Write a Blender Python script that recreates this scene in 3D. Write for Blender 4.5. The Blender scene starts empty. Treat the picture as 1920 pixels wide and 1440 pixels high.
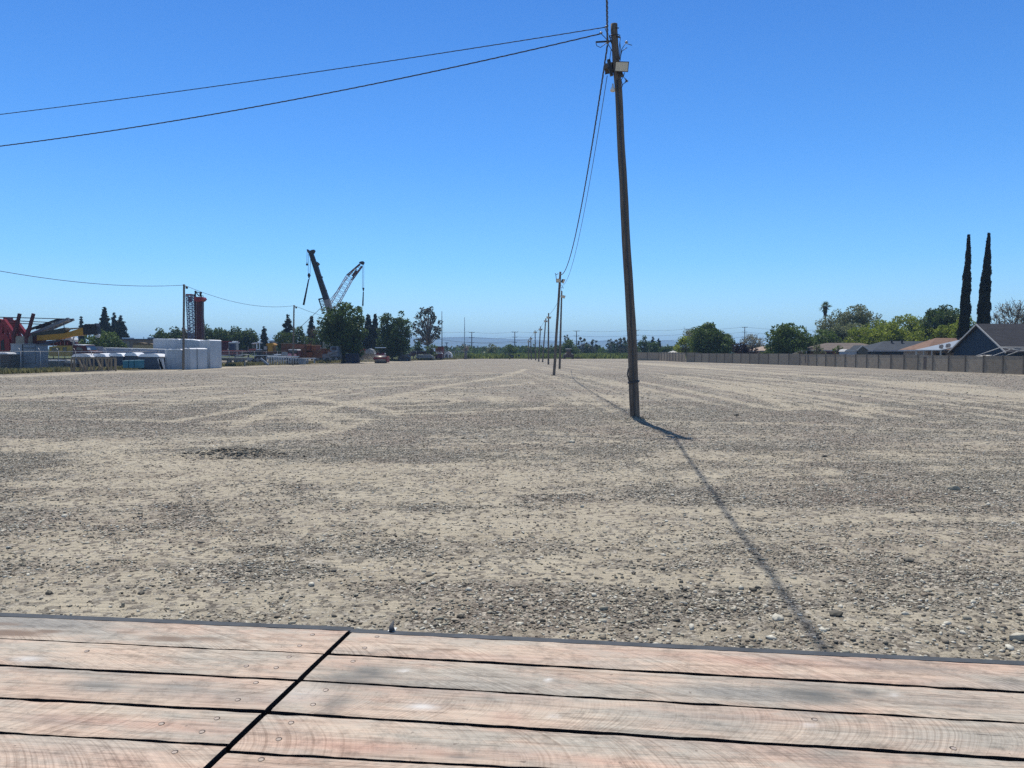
import bpy, math, random
import numpy as np
from mathutils import Vector, Matrix, noise as mnoise

random.seed(7)
rng = np.random.default_rng(11)
C = bpy.context.scene.collection
scene = bpy.context.scene

# ------------------------------------------------------------------ camera
F = 1450.0          # focal length in pixels of a 1920 px wide frame
H = 2.36            # eye height above the lot
PITCH = math.atan(62.0 / F)
cam = bpy.data.cameras.new('camera')
cam.sensor_width = 36.0
cam.lens = F / 1920 * 36
cam.clip_start = 0.05
cam.clip_end = 20000
camo = bpy.data.objects.new('camera', cam)
C.objects.link(camo)
camo.location = (0, 0, H)
camo.rotation_euler = (math.pi / 2 - PITCH, 0, 0)
scene.camera = camo

# ------------------------------------------------------------------ sky and sun
SUN = Vector((-0.0957, 0.439, 1.0)).normalized()
SUN_EL = math.asin(SUN.z)
SUN_AZ = math.atan2(SUN.x, SUN.y)
world = bpy.data.worlds.new('World')
scene.world = world
world.use_nodes = True
wn = world.node_tree
bg = wn.nodes['Background']
sky = wn.nodes.new('ShaderNodeTexSky')
sky.sky_type = 'NISHITA'
sky.sun_disc = False
sky.sun_elevation = SUN_EL
sky.sun_rotation = SUN_AZ
sky.altitude = 0
sky.air_density = 1.0
sky.dust_density = 0.25
sky.ozone_density = 2.2
# sky tint: bluer low down, no yellow at skyline, overhead greyed for less blue fill
wtc = wn.nodes.new('ShaderNodeTexCoord')
wsp = wn.nodes.new('ShaderNodeSeparateXYZ')
wn.links.new(wtc.outputs['Generated'], wsp.inputs[0])
wr = wn.nodes.new('ShaderNodeValToRGB')
SKYT = [(0.0, (0.74, 1.05, 1.42)), (0.045, (0.69, 1.02, 1.42)), (0.11, (0.49, 0.92, 1.36)), (0.235, (0.345, 0.785, 1.28)), (0.45, (0.24, 0.62, 1.12)), (0.60, (0.55, 0.66, 0.78)), (0.8, (0.74, 0.74, 0.72))]
while len(wr.color_ramp.elements) < len(SKYT): wr.color_ramp.elements.new(0.5)
for i, (p_, c_) in enumerate(SKYT):
    wr.color_ramp.elements[i].position = p_; wr.color_ramp.elements[i].color = (*[min(1, v / 1.42) for v in c_], 1)
wn.links.new(wsp.outputs[2], wr.inputs[0])
wmx = wn.nodes.new('ShaderNodeMix'); wmx.data_type = 'RGBA'; wmx.blend_type = 'MULTIPLY'; wmx.inputs[0].default_value = 1.0
wn.links.new(sky.outputs[0], wmx.inputs[6]); wn.links.new(wr.outputs[0], wmx.inputs[7])
wn.links.new(wmx.outputs[2], bg.inputs['Color'])
bg.inputs['Strength'].default_value = 0.15 * 1.42 / 1.25
sun = bpy.data.lights.new('sun', 'SUN')
sun.energy = 4.9
sun.angle = math.radians(0.53)
sun.color = (1.0, 0.955, 0.88)
suno = bpy.data.objects.new('sun', sun)
C.objects.link(suno)
suno.rotation_euler = SUN.to_track_quat('Z', 'Y').to_euler()
scene.view_settings.view_transform = 'Standard'
scene.view_settings.look = 'None'
scene.view_settings.gamma = 1
scene.view_settings.exposure = 0.0
scene.view_settings.use_curve_mapping = False
try:
    scene.cycles.volume_bounces = 1
    scene.cycles.volume_step_rate = 1.0
    scene.cycles.max_bounces = 6
    scene.cycles.transparent_max_bounces = 24
    scene.cycles.use_denoising = False
    scene.cycles.denoiser = 'OPENIMAGEDENOISE'
    scene.cycles.denoising_input_passes = 'RGB_ALBEDO_NORMAL'
except Exception:
    pass

# ------------------------------------------------------------------ projection helpers (photo pixels of the 1920x1440 frame -> metres)
SA, CA = math.sin(PITCH), math.cos(PITCH)


def ray(px, py):
    u = (px - 960) / F
    v = (720 - py) / F
    return Vector((u, CA + v * SA, -SA + v * CA))


def G(px, py, z=0.0):
    r = ray(px, py)
    t = (z - H) / r.z
    return Vector((r.x * t, r.y * t, z))


def P(px, py, d):
    r = ray(px, py)
    t = d / r.y
    return Vector((r.x * t, d, H + r.z * t))


def GD(py):
    return G(960, py).y

# ------------------------------------------------------------------ materials
MATS = {}


def nt(m):
    return m.node_tree.nodes, m.node_tree.links


def mat(name, col, rough=0.7, metal=0.0, var=0.25, scale=3.0, bump=0.0, bscale=20, spec=0.4, stretch=None):
    """painted / plain surface with procedural wear in its colour"""
    if name in MATS:
        return MATS[name]
    m = bpy.data.materials.new(name)
    m.use_nodes = True
    n, l = nt(m)
    b = n['Principled BSDF']
    b.inputs['Roughness'].default_value = rough
    b.inputs['Metallic'].default_value = metal
    b.inputs['Specular IOR Level'].default_value = spec
    tc = n.new('ShaderNodeTexCoord')
    src = tc.outputs['Object']
    if stretch:
        mp = n.new('ShaderNodeMapping')
        mp.inputs['Scale'].default_value = stretch
        l.new(src, mp.inputs[0])
        src = mp.outputs[0]
    no = n.new('ShaderNodeTexNoise')
    no.inputs['Scale'].default_value = scale
    no.inputs['Detail'].default_value = 6
    no.inputs['Roughness'].default_value = 0.65
    l.new(src, no.inputs['Vector'])
    r = n.new('ShaderNodeValToRGB')
    c = Vector(col)
    r.color_ramp.elements[0].position = 0.3
    r.color_ramp.elements[1].position = 0.7
    r.color_ramp.elements[0].color = (*(c * (1 - var)), 1)
    r.color_ramp.elements[1].color = (*[min(1, q * (1 + var)) for q in c], 1)
    l.new(no.outputs[0], r.inputs[0])
    l.new(r.outputs[0], b.inputs['Base Color'])
    if bump:
        nb = n.new('ShaderNodeTexNoise')
        nb.inputs['Scale'].default_value = bscale
        nb.inputs['Detail'].default_value = 4
        l.new(src, nb.inputs['Vector'])
        bp = n.new('ShaderNodeBump')
        bp.inputs['Strength'].default_value = bump
        bp.inputs['Distance'].default_value = 0.02
        l.new(nb.outputs[0], bp.inputs['Height'])
        l.new(bp.outputs[0], b.inputs['Normal'])
    MATS[name] = m
    return m


def foliage_mat(name, dark, light, transl=0.25, rough=0.6):
    if name in MATS:
        return MATS[name]
    m = bpy.data.materials.new(name)
    m.use_nodes = True
    n, l = nt(m)
    b = n['Principled BSDF']
    b.inputs['Roughness'].default_value = rough
    b.inputs['Specular IOR Level'].default_value = 0.25
    at = n.new('ShaderNodeAttribute')
    at.attribute_name = 'tone'
    r = n.new('ShaderNodeValToRGB')
    r.color_ramp.elements[0].color = (*dark, 1)
    r.color_ramp.elements[1].color = (*light, 1)
    l.new(at.outputs['Fac'], r.inputs[0])
    l.new(r.outputs[0], b.inputs['Base Color'])
    t = n.new('ShaderNodeBsdfTranslucent')
    l.new(r.outputs[0], t.inputs[0])
    mx = n.new('ShaderNodeMixShader')
    mx.inputs[0].default_value = transl
    l.new(b.outputs[0], mx.inputs[1])
    l.new(t.outputs[0], mx.inputs[2])
    l.new(mx.outputs[0], n['Material Output'].inputs[0])
    MATS[name] = m
    return m

# ------------------------------------------------------------------ mesh helpers


def fast_mesh(name, verts, faces, k, tone=None, smooth=False, attrs=None):
    """verts (N,3), faces (M,k) -> mesh; tone: per-vertex float attribute"""
    me = bpy.data.meshes.new(name)
    verts = np.asarray(verts, dtype=np.float32)
    faces = np.asarray(faces, dtype=np.int32)
    me.vertices.add(len(verts))
    me.vertices.foreach_set('co', verts.ravel())
    me.loops.add(faces.size)
    me.loops.foreach_set('vertex_index', faces.ravel())
    me.polygons.add(len(faces))
    me.polygons.foreach_set('loop_start', np.arange(0, faces.size, k, dtype=np.int32))
    try:
        me.polygons.foreach_set('loop_total', np.full(len(faces), k, dtype=np.int32))
    except Exception:
        pass
    if smooth:
        me.polygons.foreach_set('use_smooth', np.ones(len(faces), dtype=bool))
    A = dict(attrs or {})
    if tone is not None:
        A['tone'] = tone
    for nm, a in A.items():
        at = me.attributes.new(nm, 'FLOAT', 'POINT')
        at.data.foreach_set('value', np.asarray(a, dtype=np.float32))
    me.update(calc_edges=True)
    me.validate()
    return me


class MB:
    """collects simple solids in WORLD metres; build() links them as one mesh object"""

    def __init__(s):
        s.v, s.f, s.m, s.sm = [], [], [], []
        s.mi = 0

    def add(s, vs, fs, smooth=False):
        o = len(s.v)
        s.v += [tuple(v) for v in vs]
        s.f += [tuple(i + o for i in f) for f in fs]
        s.m += [s.mi] * len(fs)
        s.sm += [smooth] * len(fs)
        return s

    def box(s, c, size, rz=0.0, top=(1, 1), rx=0.0, ry=0.0):
        """c = centre of the box; top = taper of the top face"""
        x, y, z = size[0] / 2, size[1] / 2, size[2] / 2
        vs = [(-x, -y, -z), (x, -y, -z), (x, y, -z), (-x, y, -z),
              (-x * top[0], -y * top[1], z), (x * top[0], -y * top[1], z), (x * top[0], y * top[1], z), (-x * top[0], y * top[1], z)]
        M = Matrix.Translation(Vector(c)) @ Matrix.Rotation(rz, 4, 'Z') @ Matrix.Rotation(ry, 4, 'Y') @ Matrix.Rotation(rx, 4, 'X')
        vs = [M @ Vector(v) for v in vs]
        return s.add(vs, [(0, 3, 2, 1), (4, 5, 6, 7), (0, 1, 5, 4), (1, 2, 6, 5), (2, 3, 7, 6), (3, 0, 4, 7)])

    def bb(s, x0, x1, y0, y1, z0, z1):
        return s.box(((x0 + x1) / 2, (y0 + y1) / 2, (z0 + z1) / 2), (abs(x1 - x0), abs(y1 - y0), abs(z1 - z0)))

    def bar(s, a, b, w, h=None, w2=None, h2=None):
        a, b = Vector(a), Vector(b)
        h = h or w
        w2 = w2 or w
        h2 = h2 or h
        d = (b - a).normalized()
        side = d.cross(Vector((0, 0, 1)))
        if side.length < 0.05:
            side = Vector((1, 0, 0))
        side.normalize()
        up = side.cross(d)
        vs = []
        for p, ww, hh in ((a, w, h), (b, w2, h2)):
            for i, j in ((-1, -1), (1, -1), (1, 1), (-1, 1)):
                vs.append(p + side * (i * ww / 2) + up * (j * hh / 2))
        return s.add(vs, [(0, 1, 2, 3), (7, 6, 5, 4), (0, 4, 5, 1), (1, 5, 6, 2), (2, 6, 7, 3), (3, 7, 4, 0)])

    def tube(s, pts, r, n=8, cap=True, smooth=True):
        pts = [Vector(p) for p in pts]
        if not hasattr(r, '__len__'):
            r = [r] * len(pts)
        vs, fs = [], []
        ref = None
        for i, p in enumerate(pts):
            d = (pts[min(i + 1, len(pts) - 1)] - pts[max(i - 1, 0)]).normalized()
            if ref is None:
                ref = Vector((1, 0, 0)) if abs(d.x) < 0.9 else Vector((0, 1, 0))
            a = (ref - d * ref.dot(d)).normalized()
            ref = a
            b = d.cross(a)
            for k in range(n):
                t = 2 * math.pi * k / n
                vs.append(p + (a * math.cos(t) + b * math.sin(t)) * r[i])
        for i in range(len(pts) - 1):
            for k in range(n):
                k2 = (k + 1) % n
                fs.append((i * n + k, i * n + k2, (i + 1) * n + k2, (i + 1) * n + k))
        s.add(vs, fs, smooth)
        if cap:
            o = len(s.v) - len(vs)
            for q in (tuple(range(n))[::-1], tuple((len(pts) - 1) * n + k for k in range(n))):
                s.f.append(tuple(o + i for i in q)); s.m.append(s.mi); s.sm.append(False)
        return s

    def disc(s, c, r, n=14, axis='Z', t=0.05):
        c = Vector(c)
        A = {'Z': Vector((0, 0, 1)), 'X': Vector((1, 0, 0)), 'Y': Vector((0, 1, 0))}[axis]
        return s.tube([c - A * t / 2, c + A * t / 2], r, n, True, False)

    def ball(s, c, r, sx=1, sy=1, sz=1, n=8, jit=0.0):
        vs, fs = [], []
        m = n // 2 + 1
        for i in range(m + 1):
            th = math.pi * i / m
            for k in range(n):
                ph = 2 * math.pi * k / n
                q = 1 + (random.uniform(-jit, jit) if 0 < i < m else 0)
                vs.append(Vector(c) + Vector((math.sin(th) * math.cos(ph) * sx, math.sin(th) * math.sin(ph) * sy, math.cos(th) * sz)) * r * q)
        for i in range(m):
            for k in range(n):
                k2 = (k + 1) % n
                fs.append((i * n + k, (i + 1) * n + k, (i + 1) * n + k2, i * n + k2))
        return s.add(vs, fs, True)

    def prism(s, poly, d0, d1, axis='Y'):
        """poly: list of (x,z) (axis Y) / (y,z) (axis X) / (x,y) (axis Z)"""
        def mk(a, b, t):
            return {'Y': (a, t, b), 'X': (t, a, b), 'Z': (a, b, t)}[axis]
        n = len(poly)
        vs = [mk(a, b, d0) for a, b in poly] + [mk(a, b, d1) for a, b in poly]
        fs = [tuple(range(n)), tuple(range(2 * n - 1, n - 1, -1))] + [(i, i + n, (i + 1) % n + n, (i + 1) % n) for i in range(n)]
        return s.add(vs, fs)

    def hull(s, pts, fs):
        return s.add(pts, fs)

    def build(s, name, mats, parent=None, local=False, bevel=0.0, top=None):
        """parent: the thing or part; vertices in world metres unless local"""
        me = bpy.data.meshes.new(name)
        off = Vector((0, 0, 0))
        if parent is not None and not local:
            r = parent
            while r is not None:
                off += r.location
                r = r.parent
        elif top is not None:
            off = Vector(top)
        me.from_pydata([(v[0] - off.x, v[1] - off.y, v[2] - off.z) for v in s.v], [], s.f)
        if not isinstance(mats, (list, tuple)):
            mats = [mats]
        for m in mats:
            me.materials.append(m)
        me.polygons.foreach_set('material_index', s.m)
        me.polygons.foreach_set('use_smooth', s.sm)
        import bmesh
        bm = bmesh.new(); bm.from_mesh(me)
        bmesh.ops.recalc_face_normals(bm, faces=bm.faces)
        bm.to_mesh(me); bm.free()
        o = bpy.data.objects.new(name, me)
        C.objects.link(o)
        if parent is not None:
            o.parent = parent
        elif top is not None:
            o.location = top
        if bevel:
            bv = o.modifiers.new('bevel', 'BEVEL'); bv.width = bevel; bv.segments = 2; bv.limit_method = 'ANGLE'
        return o


def tag(o, label=None, cat=None, group=None, kind=None):
    if label: o['label'] = label
    if cat: o['category'] = cat
    if group: o['group'] = group
    if kind: o['kind'] = kind
    return o


def thing(name, label, cat, loc=(0, 0, 0), group=None, rz=0.0):
    o = bpy.data.objects.new(name, None)
    o.empty_display_size = 0.3
    C.objects.link(o)
    o.location = loc
    o.rotation_euler = (0, 0, rz)
    return tag(o, label, cat, group)


def link_mesh(name, me, m, parent=None, loc=None):
    me.materials.append(m)
    o = bpy.data.objects.new(name, me)
    C.objects.link(o)
    if parent is not None: o.parent = parent
    if loc is not None: o.location = loc
    return o

# ------------------------------------------------------------------ numpy value noise (for land shape and gravel patches)


def _hash(ix, iy, s):
    h = (ix.astype(np.int64) * 374761393 + iy.astype(np.int64) * 668265263 + s * 982451653) & 0x7fffffff
    h = ((h ^ (h >> 13)) * 1274126177) & 0x7fffffff
    return ((h ^ (h >> 16)) & 0xffff) / 65535.0


def vnoise(x, y, s=0):
    ix, iy = np.floor(x), np.floor(y)
    fx, fy = x - ix, y - iy
    fx = fx * fx * (3 - 2 * fx); fy = fy * fy * (3 - 2 * fy)
    a, b = _hash(ix, iy, s), _hash(ix + 1, iy, s)
    c, d = _hash(ix, iy + 1, s), _hash(ix + 1, iy + 1, s)
    return (a * (1 - fx) + b * fx) * (1 - fy) + (c * (1 - fx) + d * fx) * fy


def fbm(x, y, s=0, o=4, g=0.5):
    t, a, n = 0, 1.0, 0
    for i in range(o):
        t = t + a * vnoise(x * 2 ** i + 17.3 * i, y * 2 ** i - 9.1 * i, s + i)
        n += a; a *= g
    return t / n

# ------------------------------------------------------------------ the lot: where sand lies bare and where gravel is thick
# ellipses (centre px, half extents px, strength): + is sand, - is gravel
ELL = [
    ((150, 838), (220, 12), 0.9), ((330, 862), (260, 14), 0.75), ((560, 880), (260, 20), 0.65), ((150, 905), (200, 20), 0.3),
    ((250, 1010), (260, 22), 0.35), ((330, 1120), (420, 45), 0.42), ((1050, 985), (300, 18), 0.6), ((760, 935), (160, 26), 0.4), ((640, 905), (170, 22), 0.45),
    ((950, 905), (150, 30), 0.38), ((820, 1000), (150, 14), 0.35), ((1060, 1078), (230, 9), 0.45), ((700, 1083), (110, 10), 0.45),
    ((1750, 1190), (250, 40), 0.35), ((1150, 1135), (60, 8), 0.3), ((1420, 855), (130, 7), 0.45), ((1530, 866), (60, 3), 0.6), ((1800, 860), (160, 12), 0.3),
    ((1400, 830), (80, 7), 0.4), ((1640, 905), (140, 9), 0.25), ((1010, 755), (45, 3), 0.55), ((1085, 755), (22, 3), 0.6), ((1000, 765), (60, 3), 0.5),
    ((1560, 975), (140, 8), 0.3), ((1000, 703), (60, 2.2), 0.4), ((700, 715), (90, 3), 0.35), ((480, 705), (70, 1.5), 0.5), ((120, 740), (130, 3), 0.5),
    ((60, 723), (80, 2), 0.45), ((300, 790), (260, 3), 0.2), ((1130, 900), (160, 26), 0.25), ((1350, 1075), (120, 10), 0.25), ((1700, 1015), (200, 8), 0.2),
    # thick gravel
    ((60, 870), (110, 12), -0.9), ((60, 975), (130, 30), -0.55), ((540, 1045), (120, 34), -0.85), ((340, 975), (90, 22), -0.4), ((560, 920), (80, 12), -0.5),
    ((800, 1110), (260, 16), -0.7), ((1000, 1135), (320, 14), -0.55), ((900, 1165), (300, 22), -0.5), ((1300, 1120), (160, 30), -0.45), ((740, 1040), (110, 22), -0.45),
    ((1010, 932), (60, 10), -0.9), ((820, 950), (100, 12), -0.55), ((1200, 925), (130, 16), -0.55), ((200, 790), (420, 26), -0.55), ((720, 835), (130, 16), -0.55),
    ((960, 800), (240, 22), -0.3), ((1500, 930), (300, 26), -0.3), ((1380, 1060), (260, 30), -0.25), ((1850, 1120), (110, 20), -0.5), ((1560, 780), (420, 16), -0.4),
    ((1480, 840), (140, 12), -0.5), ((470, 856), (85, 5), -1.2), ((1650, 1080), (180, 30), -0.25), ((1380, 1020), (110, 22), -0.3), ((1870, 1190), (60, 14), -0.5),
]
# bare tracks: ((px,py)...), width m, strength, wheel pair gap
TRK = [
    ([(-200, 714), (0, 706.5), (200, 698), (344, 694.3), (430, 688.5), (560, 684.5), (640, 681.6), (740, 678.5), (870, 675)], 2.6, 1.1),
    ([(2100, 765), (1920, 744), (1700, 719), (1500, 703), (1380, 694.5), (1280, 687), (1200, 682)], 2.2, 0.9),
    ([(2100, 752), (1920, 734), (1700, 712), (1500, 698), (1380, 690.5), (1280, 684), (1200, 680)], 1.0, 0.5),
    ([(1280, 705), (1400, 722), (1500, 738), (1620, 757), (1640, 766), (1600, 780)], 0.55, 0.65),
    ([(1250, 706), (1350, 724), (1430, 745), (1490, 768), (1530, 757)], 0.5, 0.6),
    ([(1200, 716), (1300, 735), (1420, 760), (1480, 770)], 0.4, 0.5),
    ([(1290, 693), (1500, 716), (1700, 738), (1900, 762), (2100, 790)], 0.8, 0.45),
    ([(1200, 790), (1500, 795), (1920, 812)], 0.5, 0.4), ([(1250, 850), (1500, 846), (1920, 858)], 0.4, 0.3),
    ([(880, 878), (930, 882), (960, 893), (978, 908), (984, 922)], 0.25, 0.7),
    ([(0, 748), (160, 740), (330, 728), (500, 722), (640, 712), (800, 705), (960, 700)], 0.8, 0.5),
    ([(0, 790), (180, 786), (400, 792), (560, 780), (640, 760), (600, 745), (480, 742)], 0.6, 0.4),
    ([(560, 770), (680, 790), (640, 806), (540, 820), (430, 822)], 0.45, 0.5),
    ([(560, 745), (640, 730), (760, 722), (900, 728), (1000, 718)], 0.9, 0.4),
    ([(-100, 812), (100, 835), (330, 868), (640, 890), (760, 905)], 0.6, 0.4),
    ([(0, 1030), (500, 1046), (1000, 1078), (1500, 1092), (1920, 1120)], 0.35, 0.35),
    ([(0, 905), (400, 915), (800, 935), (1300, 958), (1920, 975)], 0.4, 0.3),
    ([(350, 787), (450, 767), (500, 750), (575, 745), (650, 755), (750, 775)], 0.5, 0.65),
    ([(330, 797), (440, 778), (490, 760), (575, 752), (640, 762), (720, 783)], 0.5, -0.5),
    ([(440, 800), (500, 775), (550, 765), (590, 770), (585, 786), (640, 805)], 0.4, 0.6),
    ([(470, 832), (510, 817), (560, 812)], 0.3, 0.6),
    ([(-60, 752), (75, 742), (200, 732), (300, 730), (420, 722)], 0.6, 0.7),
    ([(-60, 760), (75, 749), (200, 739), (300, 736), (420, 728)], 0.6, -0.4),
    ([(150, 762), (250, 755), (400, 747), (520, 735)], 0.5, 0.6),
    ([(450, 705), (600, 717), (725, 717), (860, 710)], 0.6, 0.6),
    ([(640, 762), (700, 750), (825, 725), (950, 705), (985, 692)], 0.6, 0.6),
    ([(620, 752), (690, 741), (810, 718), (940, 700)], 0.6, -0.5),
    ([(1230, 700), (1330, 716), (1480, 742), (1700, 782)], 0.35, 0.55), ([(1215, 702), (1300, 718), (1440, 745), (1640, 785)], 0.35, 0.5),
    ([(1290, 700), (1450, 720), (1650, 748), (1920, 790)], 0.4, 0.55), ([(1310, 698), (1500, 719), (1720, 748), (1990, 790)], 0.4, 0.5),
    ([(1260, 697), (1500, 728), (1800, 775)], 0.5, -0.5), ([(1350, 694), (1600, 719), (1920, 760)], 0.5, -0.4),
    ([(300, 905), (480, 890), (620, 893), (700, 903)], 0.5, 0.5),
]


def sandmask(x, y):
    far = np.clip(y / 40.0, 0, 1)
    w1 = (fbm(x * 0.45, y * 0.75, 3, 5, 0.62) - 0.5) * 1.6
    w2 = (fbm(x * 0.13 + 5, y * 0.13, 8, 4) - 0.5) * 1.1
    th = 0.12
    xr, yr = x * math.cos(th) + y * math.sin(th), -x * math.sin(th) + y * math.cos(th)
    w3 = (fbm(xr * 0.14, yr * 2.6, 21, 4) - 0.5) * 1.15          # streaks left by blading
    w4 = (fbm((x + 0.01 * y + 0.0004 * y * y) * 1.5, y * 0.035, 31, 4) - 0.5) * 2.6 * np.clip((y - 18) / 20, 0, 1) * np.clip((x + 2) / 9, 0.12, 1)     # tracks running down the lot
    w5 = (fbm(x * 3.3, y * 2.2, 37, 4) - 0.5) * 0.9
    # machines turning on the left half left nested curved tracks
    for (ox, oy), k_, sd_ in (((-5.4, 37.0), 1.3, 1), ((-16.0, 44.0), 1.1, 2), ((-0.5, 15.5), 0.6, 3), ((-12.0, 75.0), 1.1, 4)):
        rr_ = np.hypot(x - ox, (y - oy) * 0.9) + (fbm(x * 0.2, y * 0.2, 140 + sd_, 2) - 0.5) * 2
        an_ = np.arctan2(y - oy, x - ox)
        w5 = w5 + (fbm(rr_ * 2.4, an_ * 0.8, 150 + sd_, 3) - 0.5) * k_ * 2.2 * np.exp(-(rr_ / (6 + 4 * sd_ % 9)) ** 2)
    s = 0.37 + w1 * 0.6 + w2 * 0.85 + w3 + w4 + w5
    wx = x + (fbm(x * 0.8, y * 0.8, 41, 4, 0.6) - 0.5) * 1.5
    wy = y + (fbm(x * 0.8, y * 0.8, 51, 3) - 0.5) * 1.0 * np.clip(y / 12, 0.3, 3)
    s = s - 0.28 * np.clip((y - 25) / 40, 0, 1)
    for (cx, cy), (hx, hy), k in ELL:
        c = G(cx, cy)
        ax = hx * c.y / F
        ay = max(abs(GD(cy - hy) - GD(cy + hy)) / 2, 0.2)
        q = ((wx - c.x) / ax) ** 2 + ((wy - c.y) / ay) ** 2
        s = s + 1.1 * k * np.exp(-q * 1.1)
    for pts, w, k in TRK:
        P2 = [G(*p) for p in pts]
        d2 = np.full(x.shape, 1e9)
        ux = x + (fbm(x * 0.3, y * 0.3, 61, 3) - 0.5) * min(w, 1.2)
        for a, b in zip(P2[:-1], P2[1:]):
            dx, dy = b.x - a.x, b.y - a.y
            t = np.clip(((ux - a.x) * dx + (y - a.y) * dy) / (dx * dx + dy * dy), 0, 1)
            d2 = np.minimum(d2, (ux - a.x - t * dx) ** 2 + (y - a.y - t * dy) ** 2)
        ww = (w * 0.6) ** 2
        s = s + 1.7 * k * np.exp(-d2 / ww * 0.8) * (0.6 + 0.8 * fbm(x * 0.4, y * 0.4, 71, 2))
    return np.clip(s, 0, 1)


def gheight(x, y):
    near = np.exp(-np.maximum(y - 30, 0) / 30)
    h = (fbm(x * 0.9, y * 0.9, 81, 4) - 0.5) * 0.06
    th = 0.12
    yr = -x * math.sin(th) + y * math.cos(th)
    xr = x * math.cos(th) + y * math.sin(th)
    h = h + (fbm(xr * 0.5, yr * 3.2, 91, 3) - 0.5) * 0.05
    # low ridges pressed by the drum of the roller
    sm = np.clip(fbm(x * 0.35, y * 0.35, 101, 2) * 2.2 - 0.9, 0, 1)
    h = h + np.sin(yr * 2 * math.pi / 0.21 + fbm(x * 0.6, y * 0.6, 7, 2) * 6) * 0.006 * sm
    heap = np.zeros_like(x)
    for (cx, cy), (hx, hy), k in [((450, 853), (70, 4), 0.13), ((390, 852), (30, 3), 0.06), ((205, 861), (20, 2), 0.05), ((1010, 933), (40, 6), 0.04), ((1192, 788), (24, 3.5), 0.10), ((1039, 707), (14, 1.6), 0.10)]:
        c = G(cx, cy)
        ax = hx * c.y / F
        ay = max(abs(GD(cy - hy) - GD(cy + hy)) / 2, 0.2)
        heap = heap + k * np.exp(-((x - c.x) / ax) ** 2 - ((y - c.y) / ay) ** 2) * (0.4 + 1.2 * fbm(x * 5, y * 5, 5, 3))
    return h * near + heap


def axis(parts):
    out = []
    for a, b, s in parts:
        out += list(np.arange(a, b, s))
    return out


def grow(start, stop, s, g):
    o, v = [], start
    while v < stop:
        o.append(v); s *= g; v += s
    return o + [stop]


xs = np.arange(-24, 24, 0.09)
pos = grow(24, 8000, 0.1, 1.03)
xs = np.array([-p for p in pos[::-1]] + list(xs[1:]) + pos)
ys = np.array([-v for v in grow(2, 400, 0.4, 1.25)[::-1]] + list(np.arange(-1.6, 4.4, 0.5)) + list(np.arange(4.5, 24, 0.07)) + grow(24, 9000, 0.075, 1.008))
ys = np.unique(ys)
XX, YY = np.meshgrid(xs, ys)
xf, yf = XX.ravel(), YY.ravel()
inn = (yf > 3) & (yf < 262) & (np.abs(xf) < 0.9 * yf + 16)
zf = np.zeros(len(xf)); sf = np.full(len(xf), 0.3)
zf[inn] = gheight(xf[inn], yf[inn]); sf[inn] = sandmask(xf[inn], yf[inn])
sf = np.clip(sf, 0, 1)
edge_far = 231 + (fbm(xf * 0.05, yf * 0.0 + 3, 5, 3) - 0.5) * 6
field = np.clip((yf - edge_far) / 2, 0, 1)
nx, ny = len(xs), len(ys)
idx = np.arange(nx * ny).reshape(ny, nx)
faces = np.stack([idx[:-1, :-1], idx[:-1, 1:], idx[1:, 1:], idx[1:, :-1]], -1).reshape(-1, 4)
gme = fast_mesh('ground', np.stack([xf, yf, zf], 1), faces, 4, smooth=True, attrs={'sand': sf, 'field': field})


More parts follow.
